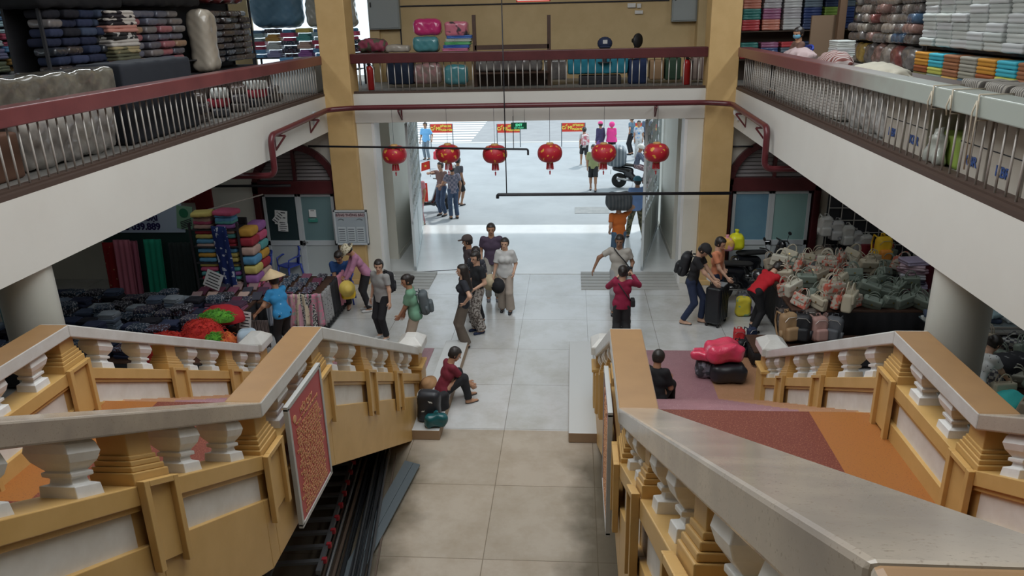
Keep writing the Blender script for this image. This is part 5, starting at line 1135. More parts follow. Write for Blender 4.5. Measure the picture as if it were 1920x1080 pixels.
# --- big table of dark folded clothes, lower left
LB = 'folded dark garment in the stacks on the big left table'
table('low wide clothes table under the left gallery covered by dark garment stacks', -10.5, -6.2, 11.25, 14.0, .55)
G = {}
for j in range(6):
    for i in range(11):
        x = -10.3+i*.385+jit(.03); y = 11.45+j*.46+jit(.04)
        if i >= 9 and j < 2: continue
        pal = rnd.choice((NAVYS, NAVYS, PRNT, PRNT, DENM)) if i < 8 else rnd.choice((MAUV, PRNT, NAVYS))
        if i < 4: pal = rnd.choice((NAVYS, NAVYS, PRNT))
        n = rnd.choice((3, 4, 5)); z = .55
        nm_ = 'navy' if pal is NAVYS else 'dark printed' if pal is PRNT else 'pale denim' if pal is DENM else 'plum'
        for k in range(n):
            kd = rnd.choice(('fold1', 'fold2', 'fold3')); zs = 1.5
            item(kd, (x+jit(.012), y+jit(.015), z), rnd.uniform(-8, 8), rnd.choice(pal) if (k < n-1 or rnd.random() < .7) else rnd.choice(DENM+PRNT), '%s folded garment, %s from bottom, %s stack from left, %s row, big table' % (nm_, ORD[k], ORD[i], ORD[j]), 'garments stacked on the big left table', sc=(1.08, 1.1, zs)); z += {'fold1': .051, 'fold2': .046, 'fold3': .061}[kd]*zs
# blocks under skipped bottom layers: plain folded bale per stack row
# --- red and green fringe scarves pile
RF = M('red_fringe_wool', (.33, .006, .012), .9, col2=(.5, .03, .01), scale=14, bump=.6); GF = M('green_fringe', (.12, .38, .03), .9, col2=(.05, .2, .02), scale=14, bump=.6); OF = M('orange_fringe', (.6, .16, .03), .9, col2=(.45, .04, .02), scale=12, bump=.6)
def fringe_pile(label, loc, sx, sy, sz, mat, n=140, seed=1):
    q = random.Random(seed); t = thing('scarf_pile', label, 'scarf', loc)
    def f(X, Y, Z): return np.sqrt((X/(sx/2))**2+(Y/(sy/2))**2+(Z/sz)**2)*min(sx/2, sy/2, sz)-min(sx/2, sy/2, sz)+.018*np.sin(X*22+seed)*np.sin(Y*25)*np.sin(Z*20+1)
    o = sobj('scarf_cloth', f, (-sx/2-.02, -sy/2-.02, 0), (sx/2+.02, sy/2+.02, sz+.02), .018, mat, t)
    mb = MB()
    for _ in range(n):
        a = q.uniform(0, 6.28); e = q.uniform(.15, 1.3); p = Vector((sx/2*math.cos(a)*math.sin(e), sy/2*math.sin(a)*math.sin(e), sz*math.cos(e)*.98)); d = Vector((p.x, p.y, p.z)).normalized()
        s_ = Vector((q.uniform(-1, 1), q.uniform(-1, 1), q.uniform(-.5, .2)))*.05; mb.tube([p, p+d*.03+s_*.5, p+d*.02+s_*1.6+Vector((0, 0, -.02))], [.006, .005, .003], 4, cap=False)
    o = mb.build('fringe', mat, t); o['kind'] = 'stuff'; return t
fringe_pile('deep red fringed scarves heaped at the near corner of the left table', (-6.85, 11.5, .6), .95, .7, .38, RF, 200, 1)
fringe_pile('bright red fringed scarves heaped on top of the deeper red ones', (-6.35, 11.75, .78), .75, .62, .34, M('bright_red_fringe', (.55, .03, .015), .9, col2=(.35, .01, .01), scale=14, bump=.6), 220, 2)
fringe_pile('lime green fringed scarf lying over the red scarves, upper one', (-6.25, 12.15, .98), .62, .3, .16, GF, 150, 3)
fringe_pile('small lime green scarf knot in front of the red scarves', (-6.02, 11.5, .82), .3, .25, .16, GF, 80, 4)
fringe_pile('orange fringed scarf hanging at the right side of the red heap', (-5.85, 11.6, .55), .38, .5, .4, OF, 120, 5)
fringe_pile('crimson felt cloth heaped behind the lime green scarf', (-6.3, 12.5, .85), .8, .55, .26, M('crimson_felt', (.38, .012, .02), .9), 0, 6)
soft_bag('translucent pale blue bag beside the orange fringed scarf', (-5.55, 11.72, .45), (.32, .3, .52), M('pale_blue_film', (.42, .52, .6), .2, coat=.6), 12, neck=False, seed=21)
soft_bag('carton tan box lid behind the left outer newel', (-5.6, 11.35, .0), (.5, .35, .55), M('carton_tan', (.35, .22, .12), .7), 5, name='carton', cat='box', neck=False, seed=22, noise=0)
# --- second table: flat laid scarves
table('scarf table under the left gallery draped with thin plum scarves', -7.7, -6.22, 12.9, 15.3, .72)
table('scarf table with dark printed scarves and shirts hanging from its edge', -6.18, -4.9, 13.7, 15.3, .72)
k = 0
for j in range(8):
    for i in range(9):
        x = -7.5+i*.31+rnd.uniform(-.02, .02); y = 13.05+j*.29
        if x > -5.05 or (x > -6.3 and y < 13.8): continue
        left = x < -6.1
        pal = MAUV+BRIG[4:5] if left else PRNT+MAUV[:2]+GREY[:1]
        item('fold2', (x, y, .74), 90+rnd.uniform(-9, 9), rnd.choice(pal), 'thin folded %s scarf, %s from left in the %s row of the scarf table' % ('plum' if left else 'dark printed', ORD[i], ORD[j]), 'thin scarves on the scarf table', 'scarf', rx=0, ry=-14, sc=(.9, .8, .9), name='folded_scarf')
# magazines/ folded stack behind vendor
for k in range(9): item('fold2', (-6.9+rnd.uniform(-.03, .03), 15.2, .8+k*.042), rnd.uniform(-8, 8), rnd.choice([MAUV[3], GREY[0], WTOW[0], MAUV[1]]), 'flat pale or plum packet, %s from the bottom of the stack near the blue chairs' % ORD[k], 'packets stacked near the blue chairs', sc=(1.4, 1.2, .9))
# garments hanging over the table's hall side
def hung(label, p, w, h, mat, rz=0, rx=0, amp=.02, folds=5, th=.006, name='hanging_cloth', cat='clothing', taper=0., group=None):
    n, m_ = 24, 10; vs = []
    for off in (0, th):
        for j in range(m_+1):
            for i in range(n+1):
                f = i/n-.5; zz = -h*j/m_; ww = w*(1+taper*j/m_); vs.append((f*ww, amp*(.35+.65*j/m_)*math.sin(folds*2*math.pi*f+j*.15)+off, zz+.01*math.sin(i*1.1)*(j/m_)))
    F_ = []; s_ = (n+1)*(m_+1)
    for j in range(m_):
        for i in range(n): a = j*(n+1)+i; F_ += [(a, a+1, a+n+2, a+n+1), (s_+a+n+1, s_+a+n+2, s_+a+1, s_+a)]
    for i in range(n): F_ += [(i+1, i, s_+i, s_+i+1), (m_*(n+1)+i, m_*(n+1)+i+1, s_+m_*(n+1)+i+1, s_+m_*(n+1)+i)]
    for j in range(m_): a = j*(n+1); F_ += [(a, a+n+1, s_+a+n+1, s_+a), (a+n+n+1, a+n, s_+a+n, s_+a+n+n+1)]
    o = MB().add(vs, F_).build(name, mat, smooth=True); tag(o, label, cat, group); o.location = p; o.rotation_euler = (R(rx), 0, R(rz)); return o
HS = [('silver striped shirt', c('silver_stripe', .4, .42, .46, pat='stripex', pscale=9, pcol=(.2, .24, .32))), ('cream ribbed top', c('ribbed_cream', .5, .46, .38)), ('rose printed blouse', c('rose_print', .5, .2, .26, pat='blob', pscale=18, pcol=(.25, .3, .28))), ('plain pink blouse', c('plain_pink', .55, .3, .36)), ('cream printed blouse', c('cream_print', .62, .54, .4, pat='blob', pscale=16, thr=.62, pcol=(.3, .28, .2))), ('black and white patterned dress', c('bw_print', .04, .04, .045, pat='blob', pscale=36, thr=.5, pcol=(.5, .5, .48))), ('pink and grey flowered top', c('pg_flower', .35, .28, .3, pat='blob', pscale=22, pcol=(.6, .2, .3)))]
for k, (n_, m_) in enumerate(HS):
    a = Vector((-5.85+k*.14, 13.66, .9)); hung(n_+' hanging from the near side of the scarf table', a, .26, .74 if k % 2 else .66, m_, 0, 0, .035, 2, .05, taper=.25)
for k, (n_, m_, y) in enumerate((('pink scarf', c('pink_scarf', .55, .22, .3), 15.0), ('black lace scarf', BLK, 14.5), ('white dotted scarf', c('dot_scarf', .3, .3, .3, pat='dots', pscale=26, thr=.4, pcol=(.05, .05, .05)), 14.0))):
    hung(n_+' hanging down the right end of the scarf table', (-4.86, y, .88), .5, .68, m_, 90, 0, .03, 3, .04)
for k in range(3): hung(ORD[k]+' dark striped skirt from the left beside the card on the near table edge', (-6.1+k*.2, 12.75, .72), .22, .55, c('brown_stripe', .2, .16, .15, pat='stripex', pscale=14, pcol=(.05, .04, .04)), 0, 0, .015, 3, group='striped skirts by the card')
sheet(-5.95, .78, .22, .34, 8, 12.6, 'white handwritten card standing at the near edge between two tables', 5, name='price_card', cat='card')
q = ony(400, 525, 14.0); sheet(q.x, q.z, .34, .36, 25, 14.0, 'large white handwritten card on the plum scarves before the packet rack', 5, name='price_card', cat='card')
# --- packet rack lower left
rx0, rx1 = -7.75, -6.75; rack('dark shelf rack of colourful wrapped clothes by the white wall', rx0, rx1, 14.55, 15.0, 0, [.55, .9, 1.25, 1.6, 1.95], 2.1, '+y')
for zi, z in enumerate((.56, .76, .96, 1.16, 1.36, 1.56, 1.76, 1.96, 2.1)):
    for i in range(2 if zi < 9 else 2):
        for kk in range(2): item('packet1' if (i+zi+kk) % 2 else 'packet2', (rx0+.26+i*.46, 14.72, z+kk*.095), rnd.uniform(-4, 4), rnd.choice(BRIG), 'colourful wrapped garment, %s layer, %s column of the rack beside the white wall' % ((ORD+['seventeenth', 'eighteenth'])[zi*2+kk], ORD[i]), 'wrapped garments in the lower left rack', sc=(1, .95, 1))
item('packet1', (rx0+.3, 14.6, 2.24), 10, BRIG[6], 'yellow wrapped cloth lying on top of the lower left rack', None, sc=1.1); item('packet2', (rx0+.75, 14.7, 2.24), -10, BRIG[0], 'pink wrapped cloth lying on top of the lower left rack', None, sc=1.2)
for zi in range(7):
    for i in range(2): item('packet1', (-6.62, 14.75+i*.42, .6+zi*.2), 90, BRIG[(zi*3+i) % 8], 'bright wrapped garment, %s layer, %s column on the hall side of the rack' % (ORD[zi], ORD[i]), 'bright garments on the hall side of the rack', sc=(1, 1, 1.9))
hung('royal blue cloth with white flowers hanging down the rack corner', (-7.1, 14.45, 2.05), .34, 1.6, c('blue_white_flower', .01, .03, .16, pat='blob', pscale=9, thr=.62, soft=.01, pcol=(.5, .55, .65)), -10, 4, .02, 2, .02)
# --- hanging long dresses behind the big table
hung('long red dress cloth with gold flowers hanging behind the big table', ony(208, 455, 15.1), .42, 1.35, c('red_gold', .3, .01, .015, pat='blob', pscale=7, thr=.68, soft=.01, pcol=(.6, .42, .2)), 0, -3, .02, 2, .03)
hung('long dusty pink dress cloth hanging right of the red one', ony(226, 450, 15.0), .36, 1.42, c('old_pink', .5, .16, .22), 0, -3, .03, 3, .03)
hung('second pink cloth edge hanging behind the dusty pink one', ony(243, 452, 15.15), .3, 1.25, c('old_pink2', .42, .13, .19), 0, -4, .03, 3, .03)
hung('long emerald green dress cloth with yellow edges hanging on the dark green screen', ony(284, 449, 15.0), .38, 1.35, c('emerald', .01, .28, .17), 0, -4, .03, 3, .03)
t = tag(MB().box(-1.3, 1.15, 0, .04, 0, 1.75).build('dark_screen', M('dark_green_sheet', (.02, .05, .045), .5, bump=.2)), 'dark green plastic screen behind the hanging dress cloths', 'screen'); t.location = (-8.85, 15.32, .0)
hung('folded black umbrella cloth hanging at the right end of the screen', ony(335, 455, 15.1), .5, 1.3, c('umbrella_dark', .02, .03, .03), 0, -3, .05, 5, .03)
t = thing('shop_sign', 'pale blue stall sign ending in LOAI and 39.889 below the left beam', 'sign', (-9.2, 15.28, 1.82)); MB().box(-1.2, .95, 0, .04, -.12, .95).build('board', M('sign_pale_blue', (.5, .6, .75), .5), t)
for tx, sz, x, z, mt in (('ĐỒ CÁC LOẠI', .16, -.15, .2, M('sign_navy', (.02, .015, .1), .5)), ('ĐT: 0908 039.889', .2, -.12, .01, MATS.get('sign_navy')), ('SẠP 11A', .36, -.1, .5, M('sign_dark_red', (.15, .01, .02), .5))):
    o = obj('lettering', text_mesh(tx, sz, bold=.008, align='RIGHT'), mt, t, loc=(x+.55, -.01, z)); o.rotation_euler = (R(90), 0, 0)
t = thing('notice_sheet', 'green and white notice with black stripes beside the stall sign', 'notice', ony(346, 408, 15.27)); MB().obox((0, 0, 0), (.34, .01, .5), (0, R(8), 0)).build('sheet', M('mint_paper', (.25, .45, .3), .6), t)
MB().lathe([(.1, 0), (.1, .004)], 20, (0, -.01, .1), M_=Euler((R(90), 0, 0)).to_matrix()).build('round_mark', M('green_ink', (.03, .2, .1), .6), t)
mb = MB()
for k in range(5): mb.obox((.02, -.01, -.06-k*.035), (.26, .004, .018), (0, R(-18), 0))
mb.build('black_stripes', INK, t)
q = ony(378, 390, D+.1); t = thing('red_sign', 'dark red sign with golden letters on the white wall under the left beam', 'sign', (q.x, D+.17, q.z))
MB().box(-.16, .26, -.03, .03, -.35, .6).box(-.5, -.16, -.03, .03, .12, .6).build('board', M('dark_red_board', (.22, .012, .015), .5), t)
o = obj('lettering', text_mesh('ĐẸP', .2), GOLD, t, loc=(-.3, -.04, .25)); o.rotation_euler = (R(90), 0, 0)
t = thing('metal_pole', 'thin metal pole slanting over the packet rack toward the wall', 'pole', (-7.2, 15, 2.3)); MB().tube([(-.5, -.3, -.05), (.55, .8, .1)], .015, 6).build('tube', STEEL, t)
# clothing rails at left of the round column and colours below the left handrail
for k in range(6): hung(['pale cyan', 'navy', 'cream'][k % 3]+' sheet, '+ORD[k]+' hanging from the left edge before the left column', onz(12+k*7, 560+k*4, 1.25), .3, 1.0, [c('pale_cyan', .2, .45, .5), c('navy_sheet', .02, .04, .12), c('cream_sheet', .5, .45, .38)][k % 3], 60, 0, .03, 3, .02, group='sheets hanging at the far left')
for k in range(9): item('fold1', (CX-4.62, 5.5+k*.14, 1.12), 0, BRIG[(k*5) % 8], ORD[k]+' upright bright cloth from the near end behind the left outer balusters', 'bright cloths behind the left outer balusters', rx=80, sc=(1.0, 1.2, 1))
table('side table below the left outer balustrade holding bright cloths', -5.9, -5.35, 5.35, 6.85, 1.0)
for k in range(16): item(('packet1', 'packet2')[k % 2], (-5.6+jit(.05), 8.2+(k//3)*.5, .105*(k % 3)), rnd.uniform(0, 90), (MAUV+PRNT)[k % 9], 'dark wrapped bundle on the floor behind the left outer balusters, '+(ORD+['last'])[k]+' one', 'bundles behind the left outer balusters', sc=1.1)

# --- right lower stall: handbags and backpacks
table('handbag table under the right gallery heaped with cream and grey handbags', 3.95, 6.45, 13.25, 15.6, .78)
table('low bench before the handbag table holding backpacks', 3.15, 5.5, 12.45, 13.2, .32)
HB = {'cream': cl('cream_bag', (.50, .45, .34), rough=.5), 'ivory': cl('ivory_bag', (.55, .53, .44), rough=.5), 'grey green': cl('greygreen_bag', (.2, .24, .2), rough=.5), 'taupe': cl('taupe_bag', (.34, .29, .22), rough=.5), 'flowered': cl('flower_bag', (.45, .4, .33), pat='blob', pscale=14, thr=.55, pcol=(.5, .12, .08)), 'checked': cl('check_bag', (.45, .45, .42), pat='check', pscale=20, pcol=(.1, .1, .12))}
HN = list(HB)
spots = []
for j in range(7):
    for i in range(8):
        spots.append((4.1+i*.31+jit(.05), 13.38+j*.33+jit(.05), .785+(.16 if (i+j) % 2 and j else 0)+(.1 if j > 3 else 0), i, j))
for x, y, z, i, j in spots:
    nmc = 'grey green' if (i >= 4 and j <= 3) else rnd.choice(('cream', 'ivory', 'flowered', 'taupe', 'cream', 'grey green'))
    inst('handbag', '%s handbag, %s from left in the %s row of the handbag table heap' % (nmc, ORD[i], ORD[j]), (x, y, z), (R(jit(28)), R(jit(18)), R(jit(60))), rnd.uniform(1.05, 1.3), {'*': HB[nmc], 'clasp': MATS['brass_clasp'] if 'brass_clasp' in MATS else STEEL}, 'handbags heaped on the right stall table')
for k, (u, v, z, nmc, r_, s_) in enumerate(((1522, 604, .45, 'taupe', 30, 1.5), (1545, 612, .35, 'checked', -30, 1.6), (1560, 560, .95, 'flowered', 20, 1.4), (1590, 580, .85, 'cream', 60, 1.5), (1548, 505, 1.0, 'ivory', -20, 1.3))):
    q = onz(u, v, z); inst('handbag', ['large taupe square bag at the near left corner of the handbag table', 'large black-windowed cream box bag standing beside the taupe one', 'large flowered basket bag on the handbag table', 'large cream bag lying on its side at the table front', 'ivory bag with round print at the back of the handbag table'][k], q, (0, 0, R(r_)), s_, {'*': HB[nmc]})
# stack of lilac bags
for k in range(7):
    q = onz(1672, 560, .75); cc = ((.5, .36, .42), (.42, .36, .5), (.03, .03, .06), (.5, .5, .55), (.45, .3, .38))[k % 5]
    item('towel', (6.42+rnd.uniform(-.05, .05), 14.3, .79+k*.09), rnd.uniform(-25, 25), cl('lilac%d' % (k % 5), cc, rough=.5), 'lilac or navy flat school bag, %s from the bottom of the stack behind the handbags' % ORD[k], 'flat school bags stacked at the right stall', 'bag', sc=(1.3, 1.2, 1.05))
# wall rack with hanging backpacks
t = thing('display_rack', 'tall dark grid rack of hanging backpacks right of the blue glass door', 'rack', (6.35, 16.3, 0))
mb = MB()
for k in range(8): mb.box(-.95+k*.27-.008, -.95+k*.27+.008, -.008, .008, 0, 2.5)
for k in range(9): mb.box(-.95, .95, -.008, .008, .3+k*.27-.008, .3+k*.27+.008)
mb.build('wire_grid', STEEL, t); MB().box(-.95, .95, .1, .14, 0, 2.5).build('back_cloth', TBL, t)
BPm = [('pale grey', cl('pale_grey_pack', (.42, .42, .42), rough=.6, pat='blob', pscale=7, thr=.62, pcol=(.12, .13, .15))), ('off white', cl('offwhite_pack', (.5, .5, .48), rough=.6)), ('dark grey', cl('darkgrey_pack', (.08, .085, .095), rough=.6)), ('black', cl('blk_pack', (.014, .015, .018), rough=.5)), ('dark brown', cl('brown_pack', (.09, .07, .06), rough=.6)), ('navy', cl('navy_pack', (.015, .025, .06), rough=.6)), ('olive', cl('olive_pack', (.2, .19, .1), rough=.6)), ('red', cl('red_pack', (.45, .02, .025), rough=.6)), ('pink', cl('pink_packs', (.48, .16, .28), rough=.6)), ('lavender', cl('lavender_pack', (.3, .2, .5), rough=.6, pat='blob', pscale=10, pcol=(.5, .45, .55)))]
row = [(1545, 425, 1), (1565, 432, 0), (1583, 440, 1), (1600, 452, 0), (1618, 458, 1), (1545, 480, 4), (1570, 482, 3), (1590, 490, 3), (1605, 500, 5), (1560, 505, 3), (1640, 478, 6), (1655, 470, 7), (1635, 505, 7)]
for k, (u, v, ci) in enumerate(row):
    q = ony(u, v+8, 16.05); n_, m_ = BPm[ci]; inst('backpack', n_+' backpack, %s from left on the rack by the blue door, %s row' % (ORD[k], 'upper' if v < 462 else 'lower'), (q.x, 16.02-.03*(k % 3), q.z-.1), (R(6), 0, R(rnd.uniform(-20, 20))), .95, {'*': m_, 'zipper': STEEL}, n_+(' upper' if v < 462 else ' lower')+' backpacks on the rack')
q = ony(1652, 488, 15.3); YD = M('duck_yellow', (.85, .52, .03), .5)
inst('backpack', 'bright yellow childs backpack with orange front, hanging high at the right stall', (q.x, 15.3, q.z-.03), (0, 0, R(10)), 1.15, {'*': YD, 'front_pocket': M('duck_orange', (.8, .3, .05), .5), 'zipper': STEEL})
q = onz(1622, 500, .9); t = tag(MB().box(-.14, .14, -.1, .1, 0, .75).build('carton_red', M('dark_red_carton', (.22, .02, .03), .5), bevel=.01), 'tall dark red upright suitcase box between backpacks and yellow bag', 'box'); q = ony(1618, 515, 15.9); t.location = (q.x, 15.9, .5); t.name = 'carton'
o = inst('suitcase', 'dark burgundy suitcase standing behind the lilac bag stack', (7.15, 15.0, .55), (0, 0, R(15)), 1.1, {'*': M('burgundy_shell', (.09, .01, .02), .4)})
for k, (u, v, z, ci, r_, sc_, lb) in enumerate(((1532, 520, .75, 8, 10, 1.0, 'pink childs backpack behind the person in red'), (1552, 522, .75, 5, -10, .95, 'navy childs backpack beside the pink one'), (1575, 540, .7, 5, 30, .9, 'blue backpack leaning behind the flowered bag'), (1520, 530, .7, 2, 0, .9, 'dark green grey bag left of the pink backpack'),
    (1478, 640, .34, 6, 20, 1.15, 'tan backpack on the floor before the handbag table'), (1500, 640, .34, 3, -15, 1.1, 'black buckled backpack on the floor before the handbag table'), (1535, 640, .34, 8, 10, 1.0, 'dusty pink backpack on the floor before the handbag table'), (1560, 640, .34, 2, -30, 1.0, 'dark floral backpack right of the dusty pink one'), (1515, 624, .34, 4, 0, 1.0, 'brown backpack behind the tan backpack'), (1548, 622, .34, 4, 40, .95, 'rusty brown bag behind the dusty pink backpack'),
    (1398, 590, .0, 9, 20, .8, 'lavender printed childs backpack on the floor near the suitcase'), (1392, 582, .02, 2, 0, .8, 'dark backpack behind the yellow bag on the floor'), (1385, 650, .0, 7, 0, .75, 'red and black childs backpack on the carton by the newel'), (1410, 645, .05, 5, 30, .7, 'blue childs backpack by the newel'), (1392, 668, .0, 3, 60, .7, 'black bag lying near the pink plastic bags'), (1480, 600, .3, 5, 0, .9, 'navy backpack on the low bench under the person in red'), (1470, 615, .25, 4, 20, .85, 'plum bag on the low bench behind the tan backpack'))):
    q = onz(u, v, z); mt = BPm[ci][1]
    if 'tan backpack on' in lb: mt = cl('tan_pack', (.32, .2, .1), rough=.6)
    if 'dusty pink backpack on' in lb or 'rusty' in lb: mt = cl('dusty_pack', (.38, .22, .19), rough=.6)
    inst('backpack', lb, q, (R(-8), 0, R(r_)), sc_, {'*': mt, 'zipper': STEEL})
q = onz(1392, 592); soft_bag('yellow bag with green print on the floor behind the suitcase', q, (.3, .2, .42), c('yellow_print', .75, .62, .05, pat='blob', pscale=8, thr=.62, pcol=(.2, .4, .25)), 0, name='shopping_bag', neck=False, seed=31)
q = onz(1600, 655, 0); 
for k in range(6): item('packet1', (q.x+rnd.uniform(-.05, .05)+.1, q.y+.25, .02+k*.12), rnd.uniform(-15, 15), M('violet_film', (.1, .07, .16), .3, coat=1.), 'violet film wrapped bag pack, %s from the bottom of the pile' % ORD[k], 'violet wrapped packs', 'bag', sc=(1.9, 1.4, 1.4))
# pink plastic bags by the right outer newel
q = onz(1368, 722, 0)
soft_bag('crumpled bright pink plastic bag on the heap by the right outer newel, larger one', (q.x-.1, q.y+.2, .36), (.62, .45, .34), M('pink_film', (.8, .07, .14), .25, coat=.5, bump=1., col2=(.7, .05, .12), scale=5), 10, neck=False, seed=33, noise=.02)
soft_bag('small pink plastic bag tail left of the larger one by the newel', (q.x-.45, q.y+.25, .36), (.34, .25, .16), M('pink_film', (.8, .07, .14), .25), -20, neck=False, seed=34, noise=.01)
soft_bag('black sack under the pink plastic bags by the right newel', (q.x-.02, q.y+.15, .01), (.6, .42, .34), c('black_sack', .02, .02, .025, rough=.35), 0, name='sack', neck=False, seed=35, noise=.01)
soft_bag('grey printed bundle under the pink bags, left of the black sack', (q.x-.35, q.y+.3, .01), (.35, .3, .34), c('grey_bundle', .2, .2, .24, pat='blob', pscale=12, pcol=(.05, .05, .06)), 0, name='bundle', neck=False, seed=36, noise=.01)
# glass counter
t = thing('glass_counter', 'low glass display counter with steel edges left of the round column', 'counter', (6.7, 12.6, 0)); MB().box(-.7, 1.4, -.25, .3, 0, .5).build('base', TBL, t)
for z in (.72, .82): MB().box(-.7, 1.4, -.27, -.24, z, z+.03).build('steel_edge', STEEL, t)
MB().box(-.7, 1.4, -.25, .3, .8, .82).build('glass_top', M('counter_glass', (.25, .35, .4), .05, alpha=.45), t)
for k in range(14): item('packet2' if k % 2 else 'packet1', (6.1+.33*(k % 7), 12.65, .83+.09*(k//7)), rnd.uniform(-20, 20), (COOL[6], GREY[0], COOL[2], NAVYS[3])[k % 4], 'small pale or grey pouch, %s from left, %s layer on the glass counter' % (ORD[k % 7], ORD[k//7]), 'pouches on the glass counter', 'pouch', sc=(.7, .8, .9))
# beyond the round column
table('second bag table right of the round column under the right gallery', 5.9, 8.6, 9.0, 12.0, .6)
for j in range(6):
    for i in range(7):
        nmc = rnd.choice(('ivory', 'cream', 'grey green', 'taupe', 'checked')); inst('handbag', '%s handbag, %s from left in the %s row right of the round column' % (nmc, ORD[i], ORD[j]), (6.1+i*.38+rnd.uniform(-.05, .05), 9.3+j*.46, .62+.1*((i*j) % 3)), (R(rnd.uniform(-20, 20)), 0, R(rnd.uniform(-60, 60))), 1.15, {'*': HB[nmc]}, 'handbags right of the round column')
q = onz(1895, 745, .75); fringe_pile('turquoise ruffled cloth at the right edge below the dotted blouse', (q.x, q.y, .62), .5, .45, .22, M('turquoise_cloth', (.05, .5, .48), .8), 0, 44)
soft_bag('black printed bag in front of the person in the dotted blouse', (onz(1890, 705, .7)).to_tuple(), (.6, .4, .35), c('black_print_bag', .02, .02, .025, pat='blob', pscale=10, thr=.66, pcol=(.35, .35, .35)), 20, name='shopping_bag', neck=False, seed=41)

# --- upper left gallery
def cloth_on(label, x0, x1, y0, y1, z0, z1, mat, nm='draped_bale', cat='bale', r=.08, nz=.012, seed=1, h=.03):
    cx_, cy_ = (x0+x1)/2, (y0+y1)/2
    def f(X, Y, Z): return rbox((x0-cx_), (x1-cx_), (y0-cy_), (y1-cy_), 0, z1-z0, r)(X, Y, Z)+nz*(np.sin(X*11+seed)*np.sin(Z*9)+np.sin(Y*13+seed)*np.sin(Z*7+2)+.45*np.sin(X*29+Y*23+seed)*np.sin(Z*31+X*9))
    o = obj(nm, raw_mesh(nm, *sdf_fn(f, (x0-cx_-.03, y0-cy_-.03, 0), (x1-cx_+.03, y1-cy_+.03, z1-z0+.02), h)), mat); o.location = (cx_, cy_, z0); return tag(o, label, cat)
rack('tall dark rack along the left gallery filled with wrapped clothes', -7.7, -7.2, 10.5, 17.7, UF, [5.0, 5.25], 6.75, '-x')
cloth_on('big black tarpaulin hanging over the top of the left gallery rack', -7.75, -7.05, 10.35, 12.4, 6.15, 7.1, c('black_tarp', .01, .01, .013), 'tarpaulin', 'tarpaulin', seed=3)
cloth_on('second black tarpaulin over the rack, farther along the left gallery', -7.75, -7.1, 12.5, 15.2, 6.2, 6.75, c('black_tarp2', .012, .012, .014), 'tarpaulin', 'tarpaulin', seed=5)
cloth_on('tan cardboard packs on top of the left gallery rack', -7.7, -7.15, 12.6, 14.6, 6.8, 7.2, M('carton_tan', (.35, .22, .12), .7), 'carton', 'carton', seed=6)
cloth_on('red wrapped goods on top of the left gallery rack near the far end', -7.7, -7.15, 15.3, 17.4, 6.3, 6.9, M('dark_red_film', (.22, .015, .02), .3, coat=.6), 'bundle', 'bundle', seed=7, nz=.02)
for zi in range(7):
    z = 5.27+zi*.125
    for k in range(4): item(('packet1', 'packet2')[(k+zi) % 2], (-7.3+jit(.06), 10.74+k*.37+jit(.02), z), 90+jit(9), (DKPK[3:]+NAVYS+DKPK[:1])[rnd.randrange(7)] if not (k == 0 and zi == 5) else GREY[5], 'dark wrapped packet, %s layer, %s column in the nearest bay of the left rack' % (ORD[zi], ORD[k]), 'dark packets on the left rack', sc=(.9, 1.05, 1.25))
PT = [c('bw_floral', .02, .015, .02, pat='blob', pscale=9, thr=.52, soft=.01, pcol=(.55, .5, .45)), c('white_cloth', .5, .46, .42), c('black_cloth', .02, .02, .02, pat='blob', pscale=14, thr=.55, soft=.01, pcol=(.5, .48, .45)), c('camo_cloth', .14, .13, .07, pat='blob', pscale=9, pcol=(.35, .28, .15)), c('salmon_cloth', .55, .25, .2), c('olive_cloth', .1, .1, .06)]
for zi, (m_, n_) in enumerate(((4, 'salmon'), (5, 'olive grey'), (3, 'camouflage'), (1, 'white'), (2, 'black and white'), (4, 'salmon'), (0, 'floral black'), (0, 'floral black'))):
    item('towel', (-7.2, 12.15, 5.27+zi*.105), 90+rnd.uniform(-5, 5), PT[m_], n_+' folded cloth, %s from the bottom of the patterned pile, left gallery rack' % ORD[zi], 'cloths in the patterned pile', sc=(2.2, 1.6, 1.3))
for zi in range(7):
    z = 5.27+zi*.125
    for k in range(4): item(('packet1', 'packet2')[(k+zi) % 2], (-7.25+jit(.05), 12.75+k*.45+jit(.02), z), 90+jit(8), rnd.choice(GREY), 'wrapped packet, %s layer, %s column left of the white roll, left rack' % (ORD[zi], ORD[k]), 'grey tan and pink packets on the left rack', sc=(1.08, 1, 1.2))
cloth_on('tall white plastic wrapped roll standing between packet bays', -7.35, -6.9, 14.85, 15.35, 5.0, 6.15, M('white_film_wrap', (.5, .44, .36), .25, coat=.8), 'wrapped_roll', 'roll', r=.15, seed=8)
for zi in range(8):
    z = 5.15+zi*.125
    for k in range(4): item(('packet1', 'packet2')[(k+zi) % 2], (-7.2+jit(.05), 15.65+k*.47+jit(.02), z), 90+jit(8), rnd.choice(DKPK), 'dark shiny packet, %s layer, %s column in the far bay of the left rack' % (ORD[zi], ORD[k]), 'dark shiny packets in the far bay', sc=(1.08, 1, 1.2))
rack('rack behind the dark one at the far left, stacked with bright folded clothes', -9.9, -9.4, 11.6, 14.2, UF, [5.0, 5.8, 6.6], 7.6, '-x', M('pale_rack', (.3, .4, .45), .5))
for zi in range(16):
    for k in range(5): item(('fold1', 'towel')[(k+zi) % 2], (-9.5+jit(.04), 11.95+k*.42, 5.02+zi*.1), 90+jit(5), COOL[(zi//2+k*3) % 8], 'bright folded cloth, %s layer, %s column, stacked at the top left corner' % (ORD[zi], ORD[k]), 'bright cloths at the top left', name='folded_cloth', sc=(1.25, 1.2, 1.3 if (k+zi) % 2 == 0 else 1.1))
